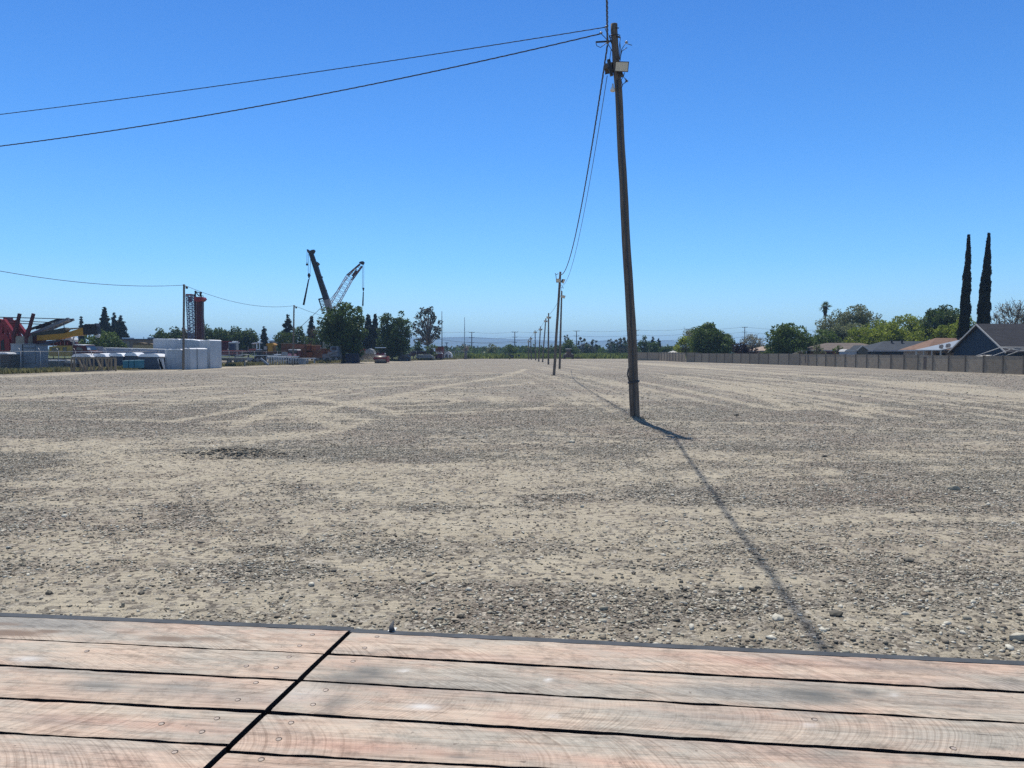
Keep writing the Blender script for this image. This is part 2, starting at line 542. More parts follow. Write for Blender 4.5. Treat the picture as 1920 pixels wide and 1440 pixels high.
def ground_mat():
    m = bpy.data.materials.new('dusty_gravel')
    m.use_nodes = True
    n, l = nt(m)
    b = n['Principled BSDF']
    b.inputs['Roughness'].default_value = 0.9
    b.inputs['Specular IOR Level'].default_value = 0.15
    tc = n.new('ShaderNodeTexCoord')
    co = tc.outputs['Object']

    def noise(sc, det=4, rough=0.6, vec=co):
        q = n.new('ShaderNodeTexNoise')
        q.inputs['Scale'].default_value = sc; q.inputs['Detail'].default_value = det; q.inputs['Roughness'].default_value = rough
        l.new(vec, q.inputs['Vector']); return q.outputs[0]

    def math_(op, a, bb=None, c=None, clamp=False):
        q = n.new('ShaderNodeMath'); q.operation = op; q.use_clamp = clamp
        for i, v in enumerate((a, bb, c)):
            if v is None: continue
            if isinstance(v, (int, float)): q.inputs[i].default_value = v
            else: l.new(v, q.inputs[i])
        return q.outputs[0]

    def mix(f, a, bb):
        q = n.new('ShaderNodeMix'); q.data_type = 'RGBA'
        if isinstance(f, (int, float)): q.inputs[0].default_value = f
        else: l.new(f, q.inputs[0])
        for i, v in ((6, a), (7, bb)):
            if isinstance(v, tuple): q.inputs[i].default_value = (*v, 1)
            else: l.new(v, q.inputs[i])
        return q.outputs[2]

    def ramp(f, stops):
        q = n.new('ShaderNodeValToRGB')
        e = q.color_ramp.elements
        while len(e) < len(stops): e.new(0.5)
        for i, (p_, c_) in enumerate(stops):
            e[i].position = p_; e[i].color = (*c_, 1)
        l.new(f, q.inputs[0]); return q.outputs[0]

    at = n.new('ShaderNodeAttribute'); at.attribute_name = 'sand'
    fl = n.new('ShaderNodeAttribute'); fl.attribute_name = 'field'
    fine = noise(5.0, 6, 0.7)
    s = math_('MULTIPLY_ADD', math_('SUBTRACT', fine, 0.5), 1.5, at.outputs['Fac'])
    sand = math_('MULTIPLY', math_('SUBTRACT', s, 0.10), 1.25, clamp=True)
    # stones seen from above: two sizes of cells
    vo = n.new('ShaderNodeTexVoronoi'); vo.inputs['Scale'].default_value = 32
    l.new(co, vo.inputs['Vector'])
    vo2 = n.new('ShaderNodeTexVoronoi'); vo2.inputs['Scale'].default_value = 13
    l.new(co, vo2.inputs['Vector'])
    sep = n.new('ShaderNodeSeparateColor'); l.new(vo.outputs['Color'], sep.inputs[0])
    sep2 = n.new('ShaderNodeSeparateColor'); l.new(vo2.outputs['Color'], sep2.inputs[0])
    cellv = math_('ADD', math_('MULTIPLY', sep.outputs[0], 0.6), math_('MULTIPLY', sep2.outputs[1], 0.4))
    grav = ramp(cellv, [(0.12, (0.075, 0.066, 0.054)), (0.38, (0.165, 0.147, 0.12)), (0.62, (0.27, 0.243, 0.197)), (0.88, (0.52, 0.475, 0.39))])  # darkened evenly in place of shadows the flat cells cannot cast
    hue = noise(0.25, 3)
    grav = mix(math_('MULTIPLY', math_('SUBTRACT', hue, 0.42), 2.2, clamp=True), grav, mix(0.5, grav, (0.24, 0.165, 0.13)))
    sandc = ramp(noise(0.9, 6, 0.7), [(0.3, (0.395, 0.342, 0.252)), (0.7, (0.525, 0.465, 0.35))])
    grit = ramp(noise(70, 3, 0.7), [(0.35, (0.72, 0.72, 0.74)), (0.62, (1.06, 1.06, 1.05))])
    mm = n.new('ShaderNodeMix'); mm.data_type = 'RGBA'; mm.blend_type = 'MULTIPLY'; mm.inputs[0].default_value = 1
    l.new(sandc, mm.inputs[6]); l.new(grit, mm.inputs[7])
    # a few stones stand free in the sand
    free = math_('GREATER_THAN', sep2.outputs[0], 0.66)
    sand2 = math_('MULTIPLY', sand, math_('SUBTRACT', 1.0, math_('MULTIPLY', free, 0.8)))
    col = mix(sand2, grav, mm.outputs[2])
    grass = ramp(noise(0.35, 6, 0.7), [(0.3, (0.055, 0.075, 0.02)), (0.7, (0.15, 0.16, 0.05))])
    col = mix(fl.outputs['Fac'], col, grass)
    l.new(col, b.inputs['Base Color'])
    h1 = math_('MULTIPLY', math_('SUBTRACT', 0.6, vo.outputs['Distance']), 0.012)
    h2 = math_('MULTIPLY', math_('SUBTRACT', 0.6, vo2.outputs['Distance']), 0.026)
    gh = math_('MULTIPLY', math_('ADD', h1, h2), math_('SUBTRACT', 1.05, sand2))
    mpd = n.new('ShaderNodeMapping'); mpd.inputs['Scale'].default_value = (2.2, 20, 1); mpd.inputs['Rotation'].default_value = (0, 0, 0.06); l.new(co, mpd.inputs[0])
    dash = noise(1.0, 4, 0.6, mpd.outputs[0])
    gh = math_('ADD', gh, math_('MULTIPLY', math_('MULTIPLY', dash, sand), 0.045))
    hh = math_('ADD', gh, math_('MULTIPLY', noise(9, 6, 0.75), 0.022))
    bp = n.new('ShaderNodeBump'); bp.inputs['Strength'].default_value = 1.0; bp.inputs['Distance'].default_value = 1.3
    l.new(hh, bp.inputs['Height']); l.new(bp.outputs[0], b.inputs['Normal'])
    return m


GROUND = link_mesh('ground', gme, ground_mat())
tag(GROUND, kind='structure')


def gz(x, y):
    return float(gheight(np.array([float(x)]), np.array([float(y)]))[0])

# ------------------------------------------------------------------ loose stones lying on the lot


def stone_mat():
    m = bpy.data.materials.new('loose_stone')
    m.use_nodes = True
    n, l = nt(m)
    b = n['Principled BSDF']
    b.inputs['Roughness'].default_value = 0.75
    b.inputs['Specular IOR Level'].default_value = 0.3
    at = n.new('ShaderNodeAttribute'); at.attribute_name = 'tone'
    r = n.new('ShaderNodeValToRGB')
    e = r.color_ramp.elements
    st = [(0.0, (0.075, 0.068, 0.055)), (0.22, (0.16, 0.15, 0.125)), (0.42, (0.225, 0.185, 0.14)), (0.6, (0.32, 0.295, 0.23)), (0.82, (0.42, 0.385, 0.30)), (1.0, (0.62, 0.59, 0.50))]
    while len(e) < len(st): e.new(0.5)
    for i, (p_, c_) in enumerate(st):
        e[i].position = p_; e[i].color = (*c_, 1)
    l.new(at.outputs['Fac'], r.inputs[0])
    tc = n.new('ShaderNodeTexCoord')
    no = n.new('ShaderNodeTexNoise'); no.inputs['Scale'].default_value = 60; no.inputs['Detail'].default_value = 3
    l.new(tc.outputs['Object'], no.inputs['Vector'])
    r2 = n.new('ShaderNodeValToRGB')
    r2.color_ramp.elements[0].position = 0.3; r2.color_ramp.elements[0].color = (0.75, 0.75, 0.75, 1)
    r2.color_ramp.elements[1].position = 0.7; r2.color_ramp.elements[1].color = (1.1, 1.08, 1.02, 1)
    l.new(no.outputs[0], r2.inputs[0])
    mm = n.new('ShaderNodeMix'); mm.data_type = 'RGBA'; mm.blend_type = 'MULTIPLY'; mm.inputs[0].default_value = 1
    l.new(r.outputs[0], mm.inputs[6]); l.new(r2.outputs[0], mm.inputs[7])
    l.new(mm.outputs[2], b.inputs['Base Color'])
    return m


STONE = stone_mat()
ph = (1 + 5 ** 0.5) / 2
ICO = np.array([(-1, ph, 0), (1, ph, 0), (-1, -ph, 0), (1, -ph, 0), (0, -1, ph), (0, 1, ph), (0, -1, -ph), (0, 1, -ph), (ph, 0, -1), (ph, 0, 1), (-ph, 0, -1), (-ph, 0, 1)]) / 1.9
ICF = np.array([(0, 11, 5), (0, 5, 1), (0, 1, 7), (0, 7, 10), (0, 10, 11), (1, 5, 9), (5, 11, 4), (11, 10, 2), (10, 7, 6), (7, 1, 8), (3, 9, 4), (3, 4, 2), (3, 2, 6), (3, 6, 8), (3, 8, 9), (4, 9, 5), (2, 4, 11), (6, 2, 10), (8, 6, 7), (9, 8, 1)])


def scatter(n, y0, y1, smin, smax, power, dens_pow=1.3, keepmin=0.04):
    """stones between y0 and y1 inside a 75 degree wide wedge, thicker where the gravel is"""
    y = np.sqrt(rng.uniform(y0 * y0, y1 * y1, n))
    x = rng.uniform(-0.80, 0.80, n) * (y + 2.5)
    s = sandmask(x, y) + (fbm(x * 2.5, y * 2.5, 131, 3) - 0.5) * 0.7
    keep = rng.random(n) < np.clip((1 - np.clip(s * 1.0, 0, 1)) ** dens_pow, keepmin, 1)
    x, y = x[keep], y[keep]
    n = len(x)
    z = gheight(x, y)
    size = smin + (smax - smin) * rng.random(n) ** power
    return x, y, z, size


OCT = np.array([(1, 0, 0), (0, 1, 0), (-1, 0, 0), (0, -1, 0), (0, 0, 1), (0, 0, -1.0)])
OCF = np.array([(0, 1, 4), (1, 2, 4), (2, 3, 4), (3, 0, 4), (1, 0, 5), (2, 1, 5), (3, 2, 5), (0, 3, 5)])


def stones(parts, ICO=ICO, ICF=ICF):
    m = len(ICO)
    X = [np.concatenate(q) for q in zip(*parts)]
    x, y, z, size = X
    n = len(x)
    V = ICO[None] * (1 + rng.uniform(-0.45, 0.4, (n, m, 1)))
    V = V * np.stack([rng.uniform(0.8, 1.7, n), rng.uniform(0.6, 1.1, n), rng.uniform(0.35, 0.8, n)], 1)[:, None, :]
    a = rng.uniform(0, 2 * np.pi, n)
    t = rng.normal(0, 0.35, n)
    c, s_ = np.cos(t)[:, None], np.sin(t)[:, None]
    V = np.stack([V[..., 0], V[..., 1] * c - V[..., 2] * s_, V[..., 1] * s_ + V[..., 2] * c], -1)
    c, s_ = np.cos(a)[:, None], np.sin(a)[:, None]
    V = np.stack([V[..., 0] * c - V[..., 1] * s_, V[..., 0] * s_ + V[..., 1] * c, V[..., 2]], -1)
    V = V * (size * 0.5)[:, None, None]
    V[..., 0] += x[:, None]; V[..., 1] += y[:, None]; V[..., 2] += (z + size * 0.13)[:, None]
    Fs = (ICF[None] + (np.arange(n) * m)[:, None, None]).reshape(-1, 3)
    tone = np.clip(rng.normal(0.57, 0.30, n), 0, 1)
    tone = np.where(rng.random(n) < 0.04, 1.0, tone)
    return fast_mesh('gravel', V.reshape(-1, 3), Fs, 3, tone=np.repeat(tone, m))


gp = [scatter(165000, 4.6, 10.5, 0.008, 0.038, 2.7, 1.15, 0.12), scatter(1100, 4.8, 14, 0.04, 0.07, 2.5, 0.6, 0.3)]
def spill(n, px, py, r, a=0.012, b_=0.05):
    c = G(px, py)
    x = c.x + rng.normal(0, r, n); y = c.y + rng.normal(0, r, n)
    return x, y, gheight(x, y), rng.uniform(a, b_, n)


gp += [spill(420, 1191, 789, 0.33), spill(160, 1300, 1130, 0.6, 0.02, 0.06), spill(140, 960, 1150, 0.7, 0.02, 0.06), spill(120, 1880, 1185, 0.5, 0.02, 0.07)]
gq = [scatter(200000, 10.5, 19, 0.013, 0.046, 2.5, 1.1, 0.1), scatter(120000, 19, 36, 0.024, 0.06, 2.0, 1.0, 0.1), scatter(30000, 36, 80, 0.05, 0.10, 1.8, 1.0, 0.1)]
GR = link_mesh('gravel', stones(gp), STONE)
GR2 = link_mesh('gravel', stones(gq, OCT, OCF), STONE)
tag(GR2, 'finer grey and brown gravel farther out over the lot', 'gravel', kind='stuff')
tag(GR, 'loose grey and brown crushed stone strewn over the dusty lot', 'gravel', kind='stuff')

# dark clods heaped on the sand
c0 = G(452, 854)
hp = []
n_ = 380
hx = rng.normal(0, 1, n_) * 0.62 + c0.x; hy = rng.normal(0, 1, n_) * 0.2 + c0.y
hz = gheight(hx, hy)
me = stones([(hx, hy, hz, rng.uniform(0.02, 0.09, n_))])
tn = np.clip(rng.normal(0.35, 0.22, n_), 0, 0.9)
me.attributes['tone'].data.foreach_set('value', np.repeat(tn, 12).astype(np.float32))
o = link_mesh('rubble', me, STONE)
tag(o, 'low heap of dark clods on the pale sandy patch left of centre', 'rubble', kind='stuff')

# single rocks that stand out
ROCKS = [(1789, 918, 0.19, 0.75, 'pale flat rock lying alone on the gravel at right'), (1072, 830, 0.16, 0.9, 'small pale block left of the leaning pole foot'),
         (1457, 1163, 0.105, 0.95, 'white topped stone beside the cable shadow near the deck'), (1567, 1154, 0.10, 0.1, 'round dark stone right of the cable shadow near the deck'),
         (1912, 1197, 0.14, 0.9, 'pale slab of stone at the right edge by the deck'), (1703, 1054, 0.11, 0.2, 'dark angular stone between deck and wall on the right'),
         (868, 822, 0.10, 0.1, 'dark lump of rock in the middle distance left of the poles'), (1381, 779, 0.16, 0.1, 'dark rock on the gravel right of the leaning pole'),
         (1546, 856, 0.10, 0.1, 'little dark rock at the end of a pale sand streak'), (92, 1113, 0.07, 0.05, 'black stone in the sand at lower left'),
         (863, 1154, 0.07, 0.02, 'blackish stone in thick gravel close to the deck edge'), (265, 1112, 0.06, 0.1, 'dark pebble in the sand left of the gravel bank')]
for i, (px, py, sz, tn, lb) in enumerate(ROCKS):
    p = G(px, py)
    V = ICO * (1 + rng.uniform(-0.25, 0.25, (12, 1))) * np.array([1.25, 0.9, 0.6]) * sz * 0.5
    me = fast_mesh('rock', V, ICF, 3, tone=np.full(12, tn))
    o = link_mesh('rock', me, STONE, loc=(p.x, p.y, gz(p.x, p.y) + sz * 0.17))
    o.rotation_euler = (0.1, -0.08, random.uniform(-0.6, 0.6))
    sub = o.modifiers.new('sub', 'SUBSURF'); sub.subdivision_type = 'SIMPLE'; sub.levels = sub.render_levels = 2
    tx = bpy.data.textures.new('rocktex', 'CLOUDS'); tx.noise_scale = sz * 0.4
    dm = o.modifiers.new('d', 'DISPLACE'); dm.texture = tx; dm.strength = sz * 0.16
    tag(o, lb, 'rock', 'single rocks standing out from the gravel')
# ------------------------------------------------------------------ the timber deck the photograph was taken from
DZ = H - 1.0          # deck top
DK = thing('flatbed_deck', 'weathered timber flatbed deck with dark steel edge across the foreground', 'flatbed', G(655, 1183, DZ) * 1.0)
DK.location.z = 0
JT = G(656, 1184, DZ); JB = G(388, 1440, DZ)
jd = (JT - JB).normalized()


def line(a, b):
    return (G(a[0], a[1], DZ), G(b[0], b[1], DZ))


def at(L, t):
    return L[0] + (L[1] - L[0]) * t


def xat(L, x):
    return at(L, (x - L[0].x) / (L[1].x - L[0].x))


def isect(L, a, d):
    e = L[1] - L[0]
    den = e.x * d.y - e.y * d.x
    t = ((a.x - L[0].x) * d.y - (a.y - L[0].y) * d.x) / den
    return at(L, t)


LL = [line((0, 1155), (640, 1181.5)), line((0, 1196), (600, 1225)), line((0, 1246.5), (555, 1274)), line((0, 1308), (495, 1333)), line((0, 1372), (430, 1396.5))]
LR = [line((663, 1185.5), (1920, 1247)), line((640, 1226), (1920, 1297)), line((640, 1279), (1920, 1355)), line((640, 1343), (1920, 1423)), line((640, 1420), (1000, 1439.5))]
GL = [0, .008, .016, .017, .011]; GRr = [0, .017, .012, .018, .012]
for L, gaps in ((LL, GL), (LR, GRr)):
    e = (L[4][1] - L[4][0]).normalized()
    nrm = Vector((-e.y, e.x, 0))
    for k in range(1, 10):
        L.append((L[4][0] - nrm * 0.205 * k, L[4][0] - nrm * 0.205 * k + e))
        gaps.append(random.uniform(.007, .012))

ex = (LR[0][1] - LR[0][0]).normalized()
ang = math.atan2(ex.y, ex.x)


def toloc(p):
    q = p - JT
    return (q.x * ex.x + q.y * ex.y, -q.x * ex.y + q.y * ex.x)


# stains (px centre, px half size, kind): 0 brown oil, 1 grey weather, 2 dark smudge, 3 pale scuff
STAIN = [((315, 1198), (52, 5), 0, 1.), ((385, 1198), (40, 3.5), 0, .8), ((455, 1202), (22, 2), 0, .6), ((20, 1187), (60, 7), 0, 1.1), ((90, 1184), (28, 4), 0, 1.), ((5, 1170), (40, 3), 0, .8), ((238, 1186), (20, 3), 0, .6), ((470, 1212), (20, 3), 0, .4),
         ((757, 1217), (24, 3), 0, 1.), ((833, 1218), (26, 3), 0, 1.1), ((20, 1165), (200, 14), 1, 1.2), ((130, 1180), (110, 12), 1, .6),
         ((690, 1262), (40, 13), 2, .8), ((655, 1275), (60, 18), 2, .6), ((630, 1320), (22, 22), 2, .5), ((900, 1290), (220, 24), 1, .4), ((100, 1350), (60, 10), 1, .5), ((330, 1290), (80, 14), 1, .7), ((190, 1285), (60, 12), 1, .9),
         ((1400, 1300), (130, 14), 1, .9), ((1530, 1302), (60, 16), 2, .8), ((1620, 1300), (30, 7), 2, .7), ((1800, 1318), (140, 16), 1, .5), ((1710, 1255), (60, 6), 2, .5), ((1640, 1248), (60, 6), 1, .7), ((1530, 1337), (40, 4), 2, .5),
         ((1330, 1345), (120, 24), 1, .5), ((1700, 1380), (200, 24), 1, .35), ((1560, 1420), (60, 16), 2, .4), ((860, 1420), (22, 4), 2, .45), ((1320, 1395), (220, 16), 1, .4), ((1900, 1284), (40, 10), 1, .6), ((400, 1300), (200, 16), 1, .5), ((180, 1260), (150, 10), 1, .35),
         ((790, 1325), (24, 5), 3, .9), ((1030, 1275), (6, 3), 3, 1.), ((1040, 1343), (8, 3), 3, .8), ((50, 1236), (22, 5), 3, .7), ((755, 1257), (9, 2.5), 3, .9), ((1680, 1303), (6, 3), 3, .8), ((1520, 1360), (10, 3), 3, .7), ((560, 1300), (40, 12), 3, .35),
         ((660, 1400), (200, 12), 4, .8), ((1080, 1425), (200, 12), 4, .6), ((300, 1360), (260, 10), 4, .7), ((900, 1232), (300, 8), 4, .4), ((1500, 1240), (300, 10), 4, .5), ((950, 1345), (40, 12), 4, .5), ((180, 1420), (260, 25), 4, .5), ((1640, 1275), (200, 8), 4, .5)]
STL = []
for (cx, cy), (hx, hy), k, s in STAIN:
    c = toloc(G(cx, cy, DZ)); a = toloc(G(cx + hx, cy, DZ)); b1 = toloc(G(cx, cy - hy, DZ)); b0 = toloc(G(cx, cy + hy, DZ))
    STL.append((c, abs(a[0] - c[0]), abs(b1[1] - b0[1]) / 2, k, s))


def wood_mat():
    m = bpy.data.materials.new('worn_deck_timber')
    m.use_nodes = True
    n, l = nt(m)
    b = n['Principled BSDF']
    b.inputs['Specular IOR Level'].default_value = 0.25
    tc = n.new('ShaderNodeTexCoord')
    oi = n.new('ShaderNodeObjectInfo')
    off = n.new('ShaderNodeVectorMath'); off.operation = 'SCALE'
    cmb = n.new('ShaderNodeCombineXYZ')
    l.new(oi.outputs['Random'], cmb.inputs[0]); l.new(oi.outputs['Random'], cmb.inputs[2])
    l.new(cmb.outputs[0], off.inputs[0]); off.inputs['Scale'].default_value = 37.0
    ad = n.new('ShaderNodeVectorMath'); ad.operation = 'ADD'
    l.new(tc.outputs['Object'], ad.inputs[0]); l.new(off.outputs[0], ad.inputs[1])
    V = ad.outputs[0]

    def mp(sc):
        q = n.new('ShaderNodeMapping'); q.inputs['Scale'].default_value = sc
        l.new(V, q.inputs[0]); return q.outputs[0]

    def noise(vec, sc, det=4, ro=0.6, dist=0.0):
        q = n.new('ShaderNodeTexNoise'); q.inputs['Scale'].default_value = sc; q.inputs['Detail'].default_value = det; q.inputs['Roughness'].default_value = ro
        q.inputs['Distortion'].default_value = dist
        l.new(vec, q.inputs['Vector']); return q.outputs[0]

    def ramp(f, stops):
        q = n.new('ShaderNodeValToRGB'); e = q.color_ramp.elements
        while len(e) < len(stops): e.new(0.5)
        for i, (p_, c_) in enumerate(stops):
            e[i].position = p_; e[i].color = (*(c_ if isinstance(c_, tuple) else (c_, c_, c_)), 1)
        l.new(f, q.inputs[0]); return q.outputs[0]

    def mix(f, a, bb, bt='MIX'):
        q = n.new('ShaderNodeMix'); q.data_type = 'RGBA'; q.blend_type = bt
        if isinstance(f, (int, float)): q.inputs[0].default_value = f
        else: l.new(f, q.inputs[0])
        for i, v in ((6, a), (7, bb)):
            if isinstance(v, tuple): q.inputs[i].default_value = (*v, 1)
            else: l.new(v, q.inputs[i])
        return q.outputs[2]

    def M(op, a, bb, clamp=False):
        q = n.new('ShaderNodeMath'); q.operation = op; q.use_clamp = clamp
        for i, v in enumerate((a, bb)):
            if isinstance(v, (int, float)): q.inputs[i].default_value = v
            else: l.new(v, q.inputs[i])
        return q.outputs[0]

    def attr(nm):
        q = n.new('ShaderNodeAttribute'); q.attribute_name = nm; return q.outputs['Fac']

    base = ramp(noise(mp((1.2, 4, 1)), 1.6, 5, 0.65), [(0.3, (0.48, 0.335, 0.255)), (0.5, (0.52, 0.40, 0.305)), (0.72, (0.52, 0.445, 0.35))])
    weather = ramp(noise(mp((1.0, 3.5, 1)), 2.3, 6, 0.7), [(0.43, 0.0), (0.60, 0.85)])
    col = mix(weather, base, (0.39, 0.36, 0.30))
    col = mix(M('MULTIPLY', attr('st1'), 0.95, True), col, (0.27, 0.255, 0.225))
    col = mix(M('MULTIPLY', attr('st4'), 0.6, True), col, (0.44, 0.26, 0.195))
    # grain running along the plank
    g1 = noise(mp((2.2, 60, 8)), 1.0, 8, 0.75, 0.4)
    col = mix(0.75, col, ramp(g1, [(0.34, (0.48, 0.45, 0.43)), (0.5, 1.0), (0.7, (1.14, 1.12, 1.1))]), 'MULTIPLY')
    g2 = noise(mp((9, 230, 20)), 1.0, 3, 0.6)
    col = mix(0.55, col, ramp(g2, [(0.34, 0.6), (0.5, 1.0)]), 'MULTIPLY')
    # thin dark drying cracks
    ck = noise(mp((1.3, 34, 3)), 1.0, 10, 0.62, 0.7)
    ckr = ramp(ck, [(0.665, 0.0), (0.69, 1.0)])
    col = mix(M('MULTIPLY', ckr, 0.75), col, (0.10, 0.075, 0.06))
    # arcs left by the circular saw, fading in and out
    sp = n.new('ShaderNodeSeparateXYZ'); l.new(tc.outputs['Object'], sp.inputs[0])
    yy = M('ADD', sp.outputs[1], M('MULTIPLY', M('SUBTRACT', oi.outputs['Random'], 0.5), 0.9))
    arc = M('ADD', sp.outputs[0], M('MULTIPLY', M('MULTIPLY', yy, yy), 2.6))
    arc = M('ADD', arc, M('MULTIPLY', noise(V, 3.0, 2), 0.045))
    cb = n.new('ShaderNodeCombineXYZ'); l.new(arc, cb.inputs[0]); l.new(oi.outputs['Random'], cb.inputs[1])
    sv = n.new('ShaderNodeMapping'); sv.inputs['Scale'].default_value = (115, 30, 0); l.new(cb.outputs[0], sv.inputs[0])
    sw = noise(sv.outputs[0], 1.0, 3, 0.7)
    swm = M('MULTIPLY', ramp(noise(mp((1.6, 3, 1)), 1.0, 4, 0.6), [(0.40, 0.08), (0.56, 1.0)]), 1.0)
    swc = ramp(sw, [(0.36, (0.58, 0.52, 0.48)), (0.5, 1.0), (0.64, (1.28, 1.27, 1.26))])
    col = mix(M('MULTIPLY', swm, 0.62, True), col, swc, 'MULTIPLY')
    # dirt blotches, stains
    col = mix(0.8, col, ramp(noise(V, 16, 8, 0.8), [(0.36, 0.62), (0.52, 1.04)]), 'MULTIPLY')
    col = mix(M('MULTIPLY', attr('st0'), 0.8, True), col, (0.17, 0.115, 0.08))
    col = mix(M('MULTIPLY', attr('st2'), 0.9, True), col, (0.11, 0.112, 0.105))
    col = mix(M('MULTIPLY', attr('st3'), 0.7, True), col, (0.66, 0.64, 0.60))
    spots = ramp(noise(V, 42, 2, 0.5), [(0.73, 0.0), (0.76, 1.0)])
    col = mix(M('MULTIPLY', spots, 0.6), col, (0.12, 0.09, 0.07))
    l.new(col, b.inputs['Base Color'])
    b.inputs['Roughness'].default_value = 0.72
    hh = M('ADD', M('MULTIPLY', g1, 0.0016), M('ADD', M('MULTIPLY', M('MULTIPLY', sw, swm), 0.0012), M('MULTIPLY', ckr, -0.003)))
    bp = n.new('ShaderNodeBump'); bp.inputs['Strength'].default_value = 0.55; bp.inputs['Distance'].default_value = 1.0
    l.new(hh, bp.inputs['Height']); l.new(bp.outputs[0], b.inputs['Normal'])
    return m


WOOD = wood_mat()
GAPSHADE = mat('plank_side_shade', (0.03, 0.022, 0.018), 0.95, 0, 0.3, 8)  # near-black colour stands in for shade on plank sides in the gaps
STEEL = mat('dark_painted_steel', (0.065, 0.072, 0.08), 0.75, 0.0, 0.3, 9, spec=0.2)
HOLEM = mat('nail_hole_shade', (0.05, 0.035, 0.028), 0.6, 0.5, 0.3, 40)  # dark disc colour paints the shaded far rim of each sunk nail hole
HEADM = mat('worn_nail_head', (0.38, 0.31, 0.25), 0.5, 0.4, 0.3, 40)


def plank(L, gaps, i, xa, xb, joint_side):
    """plank between line i and i+1; joint_side: which end butts the joint ('r' or 'l')"""
    def edge(j, top):
        e = (L[j][1] - L[j][0]).normalized(); nn = Vector((-e.y, e.x, 0))
        g = gaps[j] / 2
        sgn = -g if top else g
        return (L[j][0] + nn * sgn, L[j][1] + nn * sgn)
    T, B = edge(i, True), edge(i + 1, False)
    jl = 0.010
    if joint_side == 'r':
        offp = JT + Vector((-jl, 0, 0))
        t1, b1 = isect(T, offp, jd), isect(B, offp, jd)
        t0, b0 = xat(T, xa), xat(B, xa)
    else:
        offp = JT + Vector((jl, 0, 0))
        t0, b0 = isect(T, offp, jd), isect(B, offp, jd)
        t1, b1 = xat(T, xb), xat(B, xb)
    org = Vector((b0.x, b0.y, DZ))
    e = (b1 - b0).normalized()
    rz = math.atan2(e.y, e.x)
    Wd = (t0 - b0).length
    Ln = (b1 - b0).length
    nx_, ny_ = max(2, int(Ln / 0.018)), max(4, int(Wd / 0.012))
    S, T_ = np.meshgrid(np.linspace(0, 1, nx_ + 1), np.linspace(0, 1, ny_ + 1))
    S, T_ = S.ravel(), T_.ravel()
    wx = (b0.x * (1 - S) + b1.x * S) * (1 - T_) + (t0.x * (1 - S) + t1.x * S) * T_
    wy = (b0.y * (1 - S) + b1.y * S) * (1 - T_) + (t0.y * (1 - S) + t1.y * S) * T_
    # ragged long edges, a little cup across the plank
    rag = (fbm(wx * 14, wy * 2 + i * 9, 200 + i, 4) - 0.5) * 0.012
    ew = np.where(T_ == 0, 1, np.where(T_ == 1, -1, 0))
    wy = wy + rag * ew
    lip = -0.002 * (np.exp(-T_ * Wd / 0.004) + np.exp(-(1 - T_) * Wd / 0.004))
    wz = lip + (fbm(wx * 3, wy * 9, 230 + i, 3) - 0.5) * 0.0012
    c, s = math.cos(-rz), math.sin(-rz)
    qx, qy = wx - org.x, wy - org.y
    lx, ly = qx * c - qy * s, qx * s + qy * c
    # stains in deck coordinates
    ax_, ay_ = wx - JT.x, wy - JT.y
    dx, dy = ax_ * ex.x + ay_ * ex.y, -ax_ * ex.y + ay_ * ex.x
    dx = dx + (fbm(dx * 18, dy * 40, 300, 4) - 0.5) * 0.035
    dy = dy + (fbm(dx * 18, dy * 40, 320, 4) - 0.5) * 0.014
    st = {k: np.zeros(len(wx)) for k in range(5)}
    for cc, hx, hy, k, q in STL:
        r = ((dx - cc[0]) / hx) ** 2 + ((dy - cc[1]) / hy) ** 2
        v = np.clip(1.4 - r, 0, 1) if k in (0,) else np.exp(-r * 0.8) * (0.55 + 1.3 * fbm(dx * 12, dy * 60, 340, 4))
        st[k] = np.maximum(st[k], v * q)
    top = np.stack([lx, ly, wz], 1)
    idx = np.arange((nx_ + 1) * (ny_ + 1)).reshape(ny_ + 1, nx_ + 1)
    F_ = np.stack([idx[:-1, :-1], idx[:-1, 1:], idx[1:, 1:], idx[1:, :-1]], -1).reshape(-1, 4)
    ring = np.concatenate([idx[0, :], idx[1:, -1], idx[-1, -2::-1], idx[-2:0:-1, 0]])
    nb = len(top)
    bot = top[ring].copy(); bot[:, 2] = -0.042
    k2 = np.arange(len(ring)); k3 = (k2 + 1) % len(ring); nr = len(ring)
    SF = np.stack([nb + k2, nb + nr + k2, nb + nr + k3, nb + k3], 1)
    V_ = np.concatenate([top, top[ring], bot]); F_ = np.concatenate([F_, SF])
    me = fast_mesh('plank', V_, F_, 4, attrs={'st%d' % k: np.concatenate([st[k], st[k][ring], st[k][ring]]) for k in range(5)})
    me.materials.append(WOOD); me.materials.append(GAPSHADE)
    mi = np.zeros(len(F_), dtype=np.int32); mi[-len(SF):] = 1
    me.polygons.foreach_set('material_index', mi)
    o = bpy.data.objects.new('plank', me)
    C.objects.link(o); o.parent = DK
    o.location = org - DK.location
    o.rotation_euler = (0, 0, rz)
    return o, rz


PL = {}
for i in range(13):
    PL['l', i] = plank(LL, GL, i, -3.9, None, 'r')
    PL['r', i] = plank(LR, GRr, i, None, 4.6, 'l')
PL['l', 0][0]['label'] = 'outer plank with brown oil stains and a grey wet looking end'
PL['r', 1][0]['label'] = 'plank with dark grey smudges and curved saw marks'

